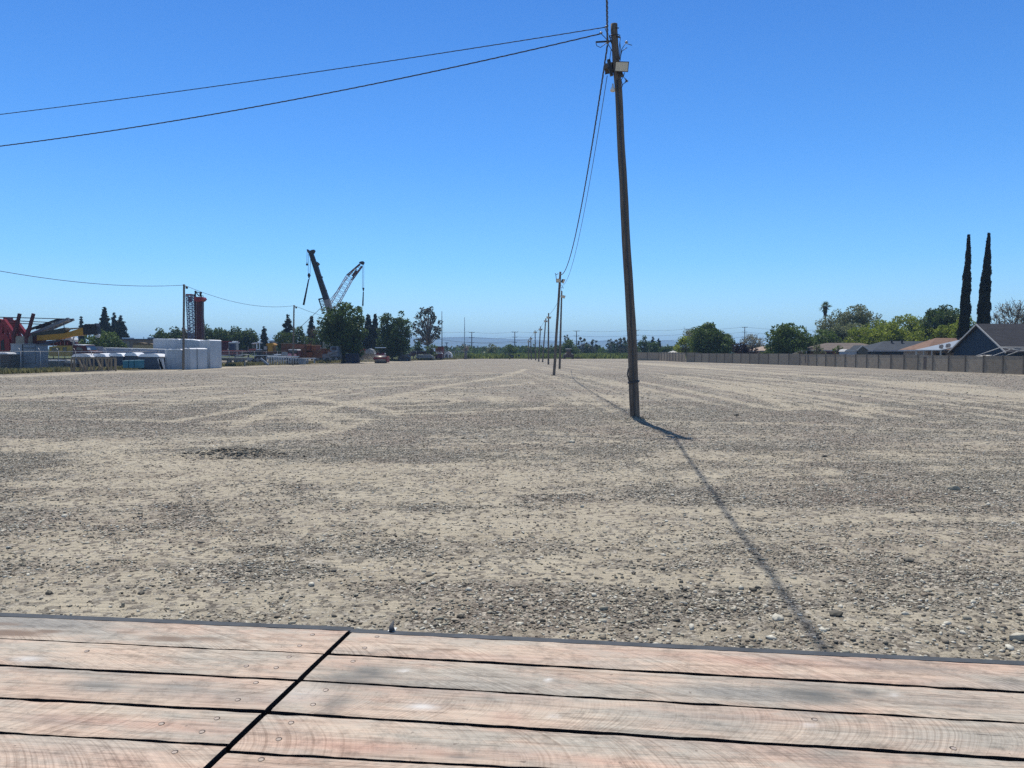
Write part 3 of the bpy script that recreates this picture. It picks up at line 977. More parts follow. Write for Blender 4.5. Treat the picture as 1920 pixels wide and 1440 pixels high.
# nail pairs sunk in the planks
NAILS = [('l', 0, 586, 1190), ('l', 0, 562, 1211), ('l', 1, 542, 1232), ('l', 1, 518, 1252), ('l', 1, 462, 1249), ('l', 2, 480, 1280), ('l', 2, 446, 1312), ('l', 3, 407, 1347), ('l', 3, 379, 1372), ('l', 4, 328, 1410), ('l', 3, 303, 1357),
         ('r', 0, 707, 1194), ('r', 0, 684, 1215), ('r', 1, 662, 1240), ('r', 2, 611, 1294), ('r', 2, 587, 1321), ('r', 3, 546, 1355), ('r', 3, 523, 1386), ('r', 4, 490, 1424), ('r', 0, 1647, 1236), ('r', 2, 1787, 1403), ('r', 2, 1527, 1349), ('l', 1, 163, 1221)]
for sd, i, px, py in NAILS:
    po, rz = PL[sd, i]
    p = G(px, py, DZ) - DK.location - po.location
    c, s = math.cos(-rz), math.sin(-rz)
    lx, ly = p.x * c - p.y * s, p.x * s + p.y * c
    b = MB()
    b.mi = 0
    b.tube([(lx, ly, -0.006), (lx, ly, 0.0012)], 0.0082, 14, True, False)
    b.mi = 1
    b.tube([(lx + 0.0004, ly - 0.0030, -0.004), (lx + 0.0004, ly - 0.0030, 0.0016)], 0.0066, 14, True, False)
    b.build('nail', [HOLEM, HEADM], po, local=True)

# steel edge channel, frame beneath
e = (LR[0][1] - LR[0][0]).normalized(); nn = Vector((-e.y, e.x, 0))
el = (LL[0][1] - LL[0][0]).normalized()
b = MB()
def rail(a, c, w0, w1):
    d = (c - a).normalized(); q = Vector((-d.y, d.x, 0))
    for (o0, o1, z0, z1) in ((0.002, w0, DZ - 0.012, DZ - 0.001), (w0 - 0.008, w0, DZ - 0.20, DZ - 0.0122)):
        vs = []
        for zz in (z0, z1):
            vs += [a + q * o0, c + q * o0, c + q * o1, a + q * o1]
        vs = [Vector((v.x, v.y, z0 if k < 4 else z1)) for k, v in enumerate(vs)]
        b.add(vs, [(0, 3, 2, 1), (4, 5, 6, 7), (0, 1, 5, 4), (1, 2, 6, 5), (2, 3, 7, 6), (3, 0, 4, 7)])
KN = isect(LR[0], JT, jd)
rail(KN, xat(LR[0], 4.6), 0.036, 0.036)
rail(xat(LL[0], -3.9), isect(LL[0], JT, jd) + Vector((-0.0005, 0, 0)), 0.038, 0.038)
b.build('edge_channel', STEEL, DK)
b = MB()
for k in range(6):
    a = JT + ex * (-3.6 + 1.55 * k) - nn * 0.06
    b.bar(Vector((a.x, a.y, DZ - 0.115)), Vector((a.x, a.y, DZ - 0.115)) - jd * 2.45, 0.08, 0.14)
b.build('cross_beam', STEEL, DK)
for k in (0.5, 1.9):
    b = MB()
    a = JT - nn * k
    a = Vector((a.x, a.y, DZ - 0.30))
    b.bar(a - ex * 3.8, a + ex * 4.4, 0.12, 0.22)
    b.build('main_beam', STEEL, DK)
for k in (0.5, 1.9):
    for u in (-3.2, 4.0):
        a = JT - nn * k + ex * u
        b = MB()
        b.bb(a.x - 0.06, a.x + 0.06, a.y - 0.06, a.y + 0.06, 0.02, DZ - 0.41)
        b.bb(a.x - 0.15, a.x + 0.15, a.y - 0.15, a.y + 0.15, -0.02, 0.02)
        b.build('landing_leg', STEEL, DK)
# torn strap end caught on the edge
b = MB()
p = G(733, 1183, DZ)
b.tube([p + Vector((0.005, -0.005, 0.0)), p + Vector((0.0, 0.012, 0.012)), p + Vector((0.006, 0.025, 0.028))], [0.012, 0.008, 0.003], 6)
b.mi = 1
b.hull([p + Vector((-0.012, -0.004, 0.001)), p + Vector((0.016, -0.006, 0.002)), p + Vector((0.02, 0.012, 0.008)), p + Vector((0.0, 0.014, 0.008)),
        p + Vector((-0.012, -0.004, -0.001)), p + Vector((0.016, -0.006, 0.0)), p + Vector((0.02, 0.012, 0.006)), p + Vector((0.0, 0.014, 0.006))],
       [(0, 1, 2, 3), (7, 6, 5, 4), (0, 4, 5, 1), (1, 5, 6, 2), (2, 6, 7, 3), (3, 7, 4, 0)])
b.build('torn_strap', [STEEL, mat('pale_plastic', (0.45, 0.5, 0.52), 0.4)], DK)

# ------------------------------------------------------------------ wooden poles with floodlights
PW = mat('weathered_pole_wood', (0.165, 0.135, 0.108), 0.85, 0, 0.55, 2.0, 0.8, 14, 0.2, (10, 10, 0.7))
CAB = mat('black_cable', (0.05, 0.05, 0.052), 0.5, 0, 0.1, 30)
LAMPB = mat('lamp_housing', (0.06, 0.055, 0.05), 0.5, 0.3, 0.2, 8)
LENS = mat('lamp_glass', (0.62, 0.58, 0.47), 0.25, 0, 0.08, 6, spec=0.6)
GALV = mat('galvanised_metal', (0.33, 0.34, 0.35), 0.5, 0.5, 0.15, 5)
WHITEP = mat('white_paint', (0.72, 0.72, 0.70), 0.5, 0, 0.06, 4)


def polyline(keys, r, n, jit=0.0, seed=0):
    """smooth centre line through keys (world points) with the radii r"""
    out, rr = [], []
    for i in range(len(keys) - 1):
        for t in np.linspace(0, 1, n, endpoint=False):
            out.append(keys[i].lerp(keys[i + 1], t)); rr.append(r[i] * (1 - t) + r[i + 1] * t)
    out.append(keys[-1]); rr.append(r[-1])
    if jit:
        for i, p in enumerate(out[1:-1], 1):
            q = mnoise.noise_vector(Vector((seed, p.z * 0.6, 0)))
            out[i] = p + Vector((q.x, q.y, 0)) * jit
            rr[i] *= 1 + 0.06 * mnoise.noise(Vector((seed + 9, p.z * 1.3, 0)))
    return out, rr


def flood(root, c, yaw, tilt, w=0.46, h=0.30, d=0.16, faces=True):
    """floodlight facing yaw (0 = towards the camera, -Y), tilted down"""
    f = Vector((math.sin(yaw) * math.cos(tilt), -math.cos(yaw) * math.cos(tilt), -math.sin(tilt)))
    sd = Vector((math.cos(yaw), math.sin(yaw), 0))
    up = sd.cross(f) * -1
    c = Vector(c)

    def bx(b, cc, ww, hh, dd, back=1.0):
        vs = []
        for q, s in ((0.5, 1.0), (-0.5, back)):
            for i, j in ((-1, -1), (1, -1), (1, 1), (-1, 1)):
                vs.append(cc + f * (q * dd) + sd * (i * ww / 2 * s) + up * (j * hh / 2 * s))
        b.add(vs, [(0, 1, 2, 3), (7, 6, 5, 4), (0, 4, 5, 1), (1, 5, 6, 2), (2, 6, 7, 3), (3, 7, 4, 0)])
    b = MB(); bx(b, c, w, h, d, 0.72); bx(b, c + f * (d / 2 + 0.012), w + 0.03, h + 0.03, 0.022)
    ho = b.build('floodlight', LAMPB, root)
    b = MB(); bx(b, c + f * (d / 2 + 0.026), w - 0.02, h - 0.02, 0.01)
    b.build('lens', LENS, ho)
    return ho


def pole(base, top, r0, r1, label, group, keys=None, jit=0.03, name='utility_pole', seg=10):
    root = thing(name, label, 'pole', (base.x, base.y, 0), group)
    ks = [Vector((base.x, base.y, -0.3)), base] + (keys or []) + [top]
    zt = top.z
    rr = [r0 + (r1 - r0) * max(0, k.z) / zt for k in ks]
    pts, rad = polyline(ks, rr, 7, jit, base.y)
    b = MB(); b.tube(pts, rad, seg)
    b.build('shaft', PW, root)
    return root


GRP = 'wooden floodlight poles in a row down the lot'
D1 = G(1190, 788).y
base = G(1190.5, 788)
K = [P(1188, 715, D1), P(1183.5, 600, D1), P(1174, 450, D1), P(1166, 300, D1), P(1160, 170, D1), P(1156, 125, D1)]
p1 = pole(base, P(1151.5, 45, D1), 0.172, 0.112, 'tall leaning wooden pole nearest the deck, strung with cables and twin floodlights', GRP, K, 0.02, seg=16)
# dark cable stapled down the shaft and the strap low on it
b = MB()
pts = [P(1157, 150, D1 - 0.13), P(1163, 240, D1 - 0.15), P(1172, 400, D1 - 0.16), P(1181, 540, D1 - 0.17), P(1184, 610, D1 - 0.18), P(1187, 660, D1 - 0.18), P(1188, 720, D1 - 0.19), P(1190, 785, D1 - 0.19)]
pts, rr = polyline(pts, [0.022] * 8, 4, 0.02, 3)
b.tube(pts, 0.022, 6)
b.build('down_cable', CAB, p1)
b = MB()
z7 = P(1188, 716, D1)
for k in range(3):
    b.tube([z7 + Vector((0.19 * math.cos(t), 0.19 * math.sin(t), 0.02 * k - 0.02 + 0.03 * math.cos(t))) for t in np.linspace(0, 6.28, 15)], 0.016, 5)
b.tube([P(1178, 690, D1 - .12), P(1176.5, 702, D1 - .15), P(1180, 716, D1 - .16)], 0.022, 6)
b.build('strap', CAB, p1)
flood(p1, P(1164.5, 124.5, D1 - 0.30), 0.10, 0.42, 0.43, 0.29, 0.16)
flood(p1, P(1143, 126, D1 + 0.15), math.pi * 0.82, 0.35, 0.36, 0.28, 0.2)
b = MB()
b.bar(P(1141, 112, D1 - .02), P(1147, 142, D1 - .02), 0.12, 0.10); b.bar(P(1139, 128, D1), P(1175, 130, D1 - 0.1), 0.05, 0.05)
b.bar(P(1157, 120, D1 - .05), P(1166, 143, D1 - .12), 0.14, 0.12)
b.build('lamp_bracket', LAMPB, p1)
b = MB()
c = P(1149, 166, D1 - 0.05)
b.tube([c + Vector((0, 0, .16)), c + Vector((0, 0, .07)), c + Vector((0, -.01, -.02)), c + Vector((-.01, -.02, -.09))], [0.025, 0.035, 0.075, 0.085], 10)
b.build('photocell', WHITEP, p1)
# ironwork, insulators and loose leads at the head
b = MB()
for py, l in ((68, .17),):
    q = P(1153, py, D1)
    b.tube([q + Vector((l * math.cos(t), l * math.sin(t), 0)) for t in np.linspace(0, 6.28, 13)], 0.014, 5)
b.build('clamp_band', LAMPB, p1)
for q0, q1, w_, h_ in ((P(1117, 79, D1 - .05), P(1148, 77, D1 - .05), 0.035, 0.05), (P(1142, 66, D1), P(1147, 82, D1), 0.03, 0.03), (P(1155, 52.5, D1 - .1), P(1160, 52.5, D1 - .2), .03, .03), (P(1157, 67, D1 - .1), P(1163, 71, D1 - .2), .04, .04)):
    b = MB(); b.bar(q0, q1, w_, h_); b.build('bracket', LAMPB, p1)
leads = [[(1117, 79), (1119, 86), (1126, 89), (1133, 84), (1138, 79)], [(1140, 82), (1148, 96), (1157, 112)], [(1146, 92), (1143, 113)], [(1162, 78), (1164, 95), (1163, 114)], [(1163, 110), (1166, 92), (1173, 81), (1185, 85)], [(1163, 108), (1166, 96), (1176, 89)],
         [(1163, 72), (1161, 90), (1162, 112)], [(1171, 136), (1169, 144), (1175, 152), (1168, 158), (1165, 166)], [(1169, 142), (1165, 150), (1167, 160)], [(1134, 52), (1138, 62), (1141, 78)], [(1126, 62), (1134, 70), (1139, 76)], [(1173, 147), (1176, 152), (1171, 156)]]
for q in leads:
    b = MB(); b.tube([P(x, y, D1 - 0.15) for x, y in q], 0.012, 5)
    b.build('lead', CAB, p1)
for x, y in ((1174.5, 79), (1137, 50), (1127, 61.5), (1139.5, 80), (1175, 152)):
    c = P(x, y, D1 - 0.1)
    b = MB(); b.ball(c, 0.045, 1.3, 1, 0.8, 8)
    b.build('insulator', mat('insulator_grey', (0.25, 0.26, 0.28), 0.3), p1)

MAIN = [((1038.5, 706), (1050.6, 509.5), .135, .10, 'second wooden pole from the camera with a pale floodlight pair, leaning right', 526),
        ((1049.3, 691.5), (1053.2, 545.5), .15, .10, 'third pole of the row, half hidden behind the second', 556),
        ((1028.2, 683.5), (1028.6, 587), .16, .11, 'fourth pole of the row, straight with a round lamp cluster', 595),
        ((1017.3, 679.3), (1023.3, 597), .15, .11, 'fifth pole of the row leaning right beside the straight one', 602),
        ((1010, 678.2), (1013.4, 612), .15, .11, 'sixth pole of the row in the far part of the lot', 617.5),
        ((1004.2, 675.6), (1003.2, 619.5), .15, .11, 'seventh pole of the row leaning very slightly left', 623),
        ((996.5, 674.4), (994.8, 631.5), .15, .11, 'eighth pole of the row in front of distant bushes', 635),
        ((991.3, 673.8), (991.2, 636.5), .15, .12, 'farthest pole of the row, smallest of them all', 640)]
PT = [P(1151.5, 85, D1)]
for i, (bp_, tp, r0, r1, lb, fy) in enumerate(MAIN):
    g = G(*bp_)
    r = pole(g, P(tp[0], tp[1], g.y), r0, r1, lb, GRP, None, 0.03, seg=8)
    tx = tp[0] + (bp_[0] - tp[0]) * (fy - tp[1]) / (bp_[1] - tp[1])
    c = P(tx, fy, g.y)
    flood(r, c + Vector((-0.13 if i != 1 else 0.16, -0.24, 0.0)), -0.25, 0.4, 0.40, 0.34)
    flood(r, c + Vector((0.27 if i != 1 else 0.3, 0.05, -0.03)), 1.1, 0.4, 0.42, 0.36)
    if i == 0:
        for q in ([(1040.5, 512), (1043, 515), (1047, 513)], [(1042, 514), (1043, 523), (1045, 530)], [(1053, 540), (1055, 536), (1056, 541)]):
            b = MB(); b.tube([P(x, y, g.y - .1) for x, y in q], 0.03, 5); b.build('lead', CAB, r)
    PT.append(P(tp[0], tp[1] + (fy - tp[1]) * 0.4, g.y))

GRL = 'wooden poles along the equipment yard'
LEFT = [((344, 693.5), (345, 533), .145, .13, 'dark wooden pole standing before the grey wrapped loads'),
        ((549.3, 684.3), (551.4, 572), .14, .12, 'dark wooden pole between the yard tractor and the big tree'),
        ((668, 680.5), (668, 631), .14, .12, 'dark pole against the trunk shade of the big round tree'),
        ((736, 675.5), (736, 616), .14, .12, 'dark wooden pole in front of the wide dark tree by the roller')]
LT = []
for i, (bp_, tp, r0, r1, lb) in enumerate(LEFT):
    g = G(*bp_)
    top = P(tp[0], tp[1], g.y)
    r = pole(g, top, r0, r1, lb, GRL, None, 0.03, seg=8)
    if i != 2:
        LT.append(top)
        b = MB()
        k = top + Vector((0.38, -0.1, -0.42))
        b.bar(top + Vector((0.05, -0.05, -0.25)), k + Vector((0, 0, 0.15)), 0.05)
        b.ball(k, 0.17, 1, 1, 1, 8)
        b.build('area_lamp', LAMPB, r)

# ------------------------------------------------------------------ wires


def wire(name, a, b_, sag, r, label, group=None, twist=0, n=40, cat='cable', pts=None):
    P_ = []
    for t in np.linspace(0, 1, n + 1):
        p = a.lerp(b_, t); p.z -= 4 * sag * t * (1 - t)
        P_.append(p)
    b = MB()
    if twist:
        d = (b_ - a).normalized(); s1 = d.cross(Vector((0, 0, 1))).normalized(); u1 = s1.cross(d)
        L = (b_ - a).length
        m = int(L * twist / 0.12)
        for ph0 in (0, 2 * math.pi / 3, 4 * math.pi / 3):
            q = []
            for t in np.linspace(0, 1, m + 1):
                p = a.lerp(b_, t); p.z -= 4 * sag * t * (1 - t)
                w = t * L * 2 * math.pi / 1.05 + ph0
                q.append(p + s1 * math.cos(w) * r * 1.15 + u1 * math.sin(w) * r * 1.15)
            b.tube(q, r * 0.8, 5, smooth=True)
    else:
        b.tube(P_, r, 5)
    o = b.build(name, CAB, top=a)
    return tag(o, label, cat, group)


A1 = P(1139, 82, D1)
off = P(1141, 0, 22.8)
dd = off - A1
wire('overhead_cable', A1, Vector((A1.x - 0.127 * 46.3, -20, A1.z + 0.35)), 0.55, 0.019, 'thick twisted cable running from the pole head over the camera', 'overhead cables', 1)
wire('overhead_cable', A1 + Vector((0, 0, -0.05)), PT[1] + Vector((-0.05, 0, 0.1)), 2.2, 0.017, 'thick twisted cable sagging from the near pole to the second pole', 'overhead cables', 0.8)
wire('overhead_cable', P(1138.5, 142, D1), PT[1] + Vector((-0.05, 0, -0.8)), 2.25, 0.012, 'thinner cable hanging below the twisted one towards the second pole', 'overhead cables', 0, 60)
wire('overhead_cable', P(1135, 51, D1), Vector((-48.0, 38.8, 11.9)), 0.5, 0.010, 'upper thin cable running from the pole head to the left edge of the sky', 'overhead cables', 0.5, 60)
wire('overhead_cable', P(1127, 63, D1), Vector((-48.0, 38.8, 11.3)), 1.4, 0.013, 'lower sagging twisted cable running from the pole head to the left', 'overhead cables', 0.7, 60)
for i in range(1, len(PT) - 1):
    wire('overhead_cable', PT[i], PT[i + 1], (PT[i + 1] - PT[i]).length ** 2 * 0.00045, 0.022, ['', 'cable between the second and third poles', 'cable dipping between the third and fourth poles', 'short cable between the fourth and fifth poles', 'cable from the fifth to the sixth pole', 'cable from the sixth to the seventh pole', 'cable from the seventh to the eighth pole', 'cable between the two farthest poles of the row'][i], 'cables along the pole row')
wire('overhead_cable', LT[0] + Vector((0, 0, -0.1)), P(-140, 480, 62), 0.9, 0.028, 'cable from the left yard pole out of the picture on the left', 'cables along the yard')
wire('overhead_cable', LT[0] + Vector((0, 0, -0.1)), LT[1] + Vector((0, 0, -0.1)), 1.1, 0.026, 'cable sagging between the two tall yard poles, over the red mast', 'cables along the yard')
wire('overhead_cable', LT[1] + Vector((0, 0, -0.1)), LT[2] + Vector((0, 0, -0.1)), 1.0, 0.03, 'cable passing in front of the big round tree', 'cables along the yard')
wire('overhead_cable', LT[2] + Vector((0, 0, -0.1)), P(1000, 634, 225), 2.3, 0.035, 'long low cable crossing the gap before the hills', 'cables along the yard')

# ------------------------------------------------------------------ concrete panel wall on the right
WP = [G(1193, 675.8), G(1236, 676.3), G(1303, 679.2), G(1500, 685), G(1920, 702.3)]
WP.append(WP[4] + (WP[4] - WP[3]) * 0.35)
WALLM = mat('grey_concrete_panel', (0.235, 0.20, 0.165), 0.9, 0, 0.16, 0.8, 0.3, 18)
POSTM = mat('grey_concrete_post', (0.16, 0.13, 0.10), 0.9, 0, 0.15, 1.5)


def wall_panel_mat():
    m = bpy.data.materials.new('block_wall'); m.use_nodes = True
    n, l = nt(m); b = n['Principled BSDF']; b.inputs['Roughness'].default_value = 0.92; b.inputs['Specular IOR Level'].default_value = 0.2
    tc = n.new('ShaderNodeTexCoord'); oi = n.new('ShaderNodeObjectInfo')
    sp = n.new('ShaderNodeSeparateXYZ'); l.new(tc.outputs['Object'], sp.inputs[0])
    # courses: faint horizontal joints every 0.2 m
    md = n.new('ShaderNodeMath'); md.operation = 'MODULO'; l.new(sp.outputs[2], md.inputs[0]); md.inputs[1].default_value = 0.203
    lt = n.new('ShaderNodeMath'); lt.operation = 'LESS_THAN'; l.new(md.outputs[0], lt.inputs[0]); lt.inputs[1].default_value = 0.022
    no = n.new('ShaderNodeTexNoise'); no.inputs['Scale'].default_value = 1.3; no.inputs['Detail'].default_value = 7; no.inputs['Roughness'].default_value = 0.7
    l.new(tc.outputs['Object'], no.inputs['Vector'])
    r = n.new('ShaderNodeValToRGB'); r.color_ramp.elements[0].position = .3; r.color_ramp.elements[1].position = .7
    r.color_ramp.elements[0].color = (0.27, 0.215, 0.155, 1); r.color_ramp.elements[1].color = (0.385, 0.315, 0.23, 1)
    l.new(no.outputs[0], r.inputs[0])
    h = n.new('ShaderNodeHueSaturation'); l.new(r.outputs[0], h.inputs['Color'])
    mr = n.new('ShaderNodeMapRange'); l.new(oi.outputs['Random'], mr.inputs[0]); mr.inputs[3].default_value = 0.86; mr.inputs[4].default_value = 1.14
    l.new(mr.outputs[0], h.inputs['Value'])
    mx = n.new('ShaderNodeMix'); mx.data_type = 'RGBA'; mx.blend_type = 'MULTIPLY'
    mm = n.new('ShaderNodeMath'); mm.operation = 'MULTIPLY'; mm.inputs[1].default_value = 0.6; l.new(lt.outputs[0], mm.inputs[0]); l.new(mm.outputs[0], mx.inputs[0])
    l.new(h.outputs[0], mx.inputs[6]); mx.inputs[7].default_value = (0.55, 0.55, 0.55, 1)
    l.new(mx.outputs[2], b.inputs['Base Color'])
    return m


WPM = wall_panel_mat()
PATCHM = mat('brown_patch_paint', (0.11, 0.085, 0.07), 0.9)
WALL = thing('panel_wall', 'long grey concrete panel wall with pilasters along the right side of the lot', 'wall', WP[3])


def run(a, b_, n, hz=1.82, first=True, darkposts=True):
    d = (b_ - a); L = d.length; d.normalize()
    rz = math.atan2(d.y, d.x)
    st = L / n
    for i in range(n):
        q0 = a + d * (st * i + 0.08); q1 = a + d * (st * (i + 1) - 0.08)
        m = MB()
        c = (q0 + q1) / 2
        hh = hz + random.uniform(-0.02, 0.02)
        m.box((0, 0, hh / 2 - 0.02), ((q1 - q0).length, 0.11, hh - 0.04))
        m.box((0, 0, hh - 0.0), ((q1 - q0).length, 0.15, 0.05))
        o = m.build('panel', WPM, WALL, local=True)
        o.location = Vector((c.x, c.y, 0)) - WALL.location; o.rotation_euler.z = rz
    for i in range(0 if first else 1, n + 1):
        q = a + d * (st * i)
        m = MB()
        m.box((0, 0, (hz + 0.04) / 2), (0.17, 0.24, hz + 0.04))
        m.box((0, 0, hz + 0.055), (0.22, 0.29, 0.035))
        o = m.build('pilaster', POSTM, WALL, local=True)
        o.location = Vector((q.x, q.y, 0)) - WALL.location; o.rotation_euler.z = rz


run(WP[5], WP[4], 6)
n34 = round((WP[4] - WP[3]).length / 3.0)
run(WP[4], WP[3], n34, 1.82, False)
n23 = round((WP[3] - WP[2]).length / 3.0)
run(WP[3], WP[2], n23, 1.86, False)
run(WP[2] + Vector((0.6, -0.5, 0)), WP[2] + Vector((-1.2, 2.2, 0)), 1, 2.0, True)
run(WP[2] + Vector((-1.4, 2.6, 0)), WP[1], 9, 2.0, False)
run(WP[1] + Vector((0, 0.4, 0)), WP[0], 2, 2.0, False)
# a brown painted-over patch on one panel
m = MB()
pa, pb = WP[3], WP[4]
dd = (pb - pa).normalized()
def onwall(px):
    # point of the main run seen at column px
    u = (px - 960) / F
    t = (u * pa.y - pa.x) / (dd.x - u * dd.y)
    return pa + dd * t
def patch(px0, px1, z0, z1):
    nq = Vector((dd.y, -dd.x, 0)); nq = nq if nq.x < 0 else -nq
    vs = []
    for oo in (0.05, 0.058):
        for p, z in ((onwall(px0), z0), (onwall(px1), z0), (onwall(px1), z1), (onwall(px0), z1)):
            vs.append(Vector((p.x, p.y, z)) + nq * oo)
    m.add(vs, [(0, 1, 2, 3), (7, 6, 5, 4), (0, 4, 5, 1), (1, 5, 6, 2), (2, 6, 7, 3), (3, 7, 4, 0)])
patch(1732, 1738, 0.18, 1.62)
patch(1509.5, 1512, 0.5, 1.6)
m.build('paint_patch', PATCHM, WALL)

# ------------------------------------------------------------------ houses behind the wall


def shingle(name, col):
    m = mat(name, col, 0.95, 0, 0.22, 1.2, 0.5, 40, 0.15, (1, 1, 3))
    return m


TRIM = mat('house_white_trim', (0.46, 0.45, 0.42), 0.6, 0, 0.06, 3)
NAVY = mat('navy_siding', (0.008, 0.026, 0.048), 0.7, 0, 0.15, 0.6, stretch=(1, 6, 0.3))
DARKG = mat('window_dark_glass', (0.02, 0.025, 0.03), 0.15, 0, 0.1, 3, spec=0.6)
CHAR = shingle('charcoal_shingles', (0.042, 0.042, 0.048))
SLATE = shingle('slate_shingles', (0.058, 0.066, 0.078))
BROWNR = shingle('brown_shingles', (0.21, 0.135, 0.10))
GREYBR = shingle('grey_brown_shingles', (0.15, 0.125, 0.108))
BEIGER = shingle('beige_shingles', (0.36, 0.28, 0.22))
STUCCO = mat('tan_stucco', (0.30, 0.25, 0.20), 0.9)


def slab_roof(pts, th=0.12):
    """closed thin roof plane from 4 corner points"""
    m = MB()
    n_ = len(pts)
    nrm = (pts[1] - pts[0]).cross(pts[2] - pts[0]).normalized()
    if nrm.z < 0: nrm = -nrm
    vs = [p for p in pts] + [p - Vector((0, 0, th)) for p in pts]
    m.add(vs, [tuple(range(n_)), tuple(range(2 * n_ - 1, n_ - 1, -1))] + [(i, (i + 1) % n_, (i + 1) % n_ + n_, i + n_) for i in range(n_)])
    return m


# gable house
X0, X1, YA, YB = 55.0, 73.0, 85.9, 96.7
YR = P(1834, 607, 1).x and X0 / ((1834 - 960) / F)
ZR = P(1834, 607, YR).z
ZE = 2.42
h1 = thing('gable_house', 'navy sided house with steep white trimmed gable and charcoal roof at the right edge', 'house', (X0, YR, 0), 'houses behind the wall')
m = MB(); m.prism([(YA + .35, 0), (YB - .35, 0), (YB - .35, ZE - .0), (YR, ZR - .22), (YA + .35, ZE - .0)], X0, X1, 'X')
m.build('wall', NAVY, h1)
ov = 0.35
Vx = Vector
ra = slab_roof([Vx((X0 - ov, YA - .3, ZE - .17)), Vx((X1 + ov, YA - .3, ZE - .17)), Vx((X1 + ov, YR, ZR)), Vx((X0 - ov, YR, ZR))]); ro = ra.build('roof', CHAR, h1)
rb = slab_roof([Vx((X0 - ov, YR + .002, ZR)), Vx((X1 + ov, YR + .002, ZR)), Vx((X1 + ov, YB + .3, ZE - .17)), Vx((X0 - ov, YB + .3, ZE - .17))]); rb.build('roof', CHAR, h1)
m = MB()
for ya, yb in ((YA - .3, YR), (YB + .3, YR)):
    m.bar((X0 - ov - .04, ya, ZE - .27), (X0 - ov - .04, yb, ZR - .08), 0.06, 0.16)
m.build('gable_trim', TRIM, h1)
# hip-roofed houses


def hip(name, label, x0, x1, y0, y1, ze, xr0, xr1, zr, roofm, wallm, vents=(), hips=True):
    t = thing(name, label, 'house', (x0, y0, 0), 'houses behind the wall')
    m = MB(); m.bb(x0 + .5, x1 - .5, y0 + .5, y1 - .5, 0, ze - .02); w = m.build('wall', wallm, t)
    yr = (y0 + y1) / 2
    A, B, C_, D = Vx((x0, y0, ze)), Vx((x1, y0, ze)), Vx((x1, y1, ze)), Vx((x0, y1, ze))
    R0, R1 = Vx((xr0, yr, zr)), Vx((xr1, yr, zr))
    dn = Vx((0, 0, .16))
    m = MB(); m.add([A, B, C_, D, R0, R1, A - dn, B - dn, C_ - dn, D - dn], [(0, 1, 5, 4), (1, 2, 5), (2, 3, 4, 5), (3, 0, 4), (0, 6, 7, 1), (1, 7, 8, 2), (2, 8, 9, 3), (3, 9, 6, 0), (6, 9, 8, 7)])
    r = m.build('roof', roofm, t)
    m = MB(); m.bar(A - dn * .5 + Vx((-.03, -.04, 0)), B - dn * .5 + Vx((0, -.04, 0)), .05, .2); m.bar(A - dn * .5 + Vx((-.04, 0, 0)), D - dn * .5 + Vx((-.04, 0, 0)), .05, .2)
    m.build('gutter', mat('grey_gutter', (0.30, 0.31, 0.33), 0.5), t)
    for (vx, vy) in vents:
        tt = (vy - y0) / (yr - y0)
        z = ze + (zr - ze) * tt
        m = MB(); m.tube([(vx, vy, z - .2), (vx, vy, z + .35)], .14, 8); m.disc((vx, vy, z + .42), .26, 10, 'Z', .14)
        m.build('roof_vent', LAMPB, r)
    for k in range(3):
        m = MB()
        xw = x0 + 1.6 + k * (x1 - x0 - 2) / 3.2
        m.bb(xw, xw + 1.3, y0 + .46, y0 + .52, 1.0, 2.05)
        m.build('window', DARKG, t)
    return t


hip('hip_house', 'low house with reddish brown hip roof left of the navy gable', 55.4, 72, 103.6, 111, 2.5, 58.7, 67.5, 4.15, BROWNR, STUCCO, ((61.2, 106.2),))
hip('hip_house', 'low house with slate grey roof and two round vents', 56.5, 72, 121, 131, 2.45, 60.5, 67.5, 3.95, SLATE, NAVY, ((61.3, 125), (62.9, 124.9)))
hip('hip_house', 'low house with grey brown roof behind shrubs', 56.5, 71, 143, 155, 2.5, 60.5, 67, 3.9, GREYBR, mat('red_brown_brick', (0.16, 0.07, 0.05), 0.9))
hip('hip_house', 'small beige roof beside the purple leaved bush', 55.8, 66, 176, 186, 2.4, 58.6, 62.5, 3.45, BEIGER, STUCCO)
# small front gable of the slate house is a porch of its own
t = thing('garden_shed', 'small gabled shed with white trim before the slate roof house', 'shed', P(1617, 657, 119), 'sheds behind the wall')
t.location.z = 0
c = P(1617, 648, 119); xa, xb = P(1607, 657, 119), P(1628, 656, 119)
m = MB(); m.prism([(xa.x + .1, 0), (xb.x - .1, 0), (xb.x - .1, xb.z), (c.x, c.z - .12), (xa.x + .1, xa.z)], 119, 121.8, 'Y'); m.build('wall', mat('olive_board', (0.10, 0.10, 0.085), .9), t)
m = MB(); m.bar((xa.x - .1, 118.9, xa.z - .05), (c.x, 118.9, c.z), .05, .16); m.bar((xb.x + .1, 118.9, xb.z - .05), (c.x, 118.9, c.z), .05, .16); m.build('gable_trim', TRIM, t)
m = slab_roof([Vx((xa.x - .15, 118.95, xa.z - .05)), Vx((c.x, 118.95, c.z + .06)), Vx((c.x, 122, c.z + .06)), Vx((xa.x - .15, 122, xa.z - .05))], .06)
m2 = slab_roof([Vx((c.x + .002, 118.95, c.z + .06)), Vx((xb.x + .15, 118.95, xb.z - .05)), Vx((xb.x + .15, 122, xb.z - .05)), Vx((c.x + .002, 122, c.z + .06))], .06)
m.build('roof', SLATE, t); m2.build('roof', SLATE, t)
t = thing('storage_shed', 'small pale grey shed with curved white roof peeking over the wall', 'shed', P(1589, 660, 118), 'sheds behind the wall'); t.location.z = 0
x0_, x1_ = P(1584, 660, 118).x, P(1606, 660, 118).x
zt = P(1589, 655, 118).z
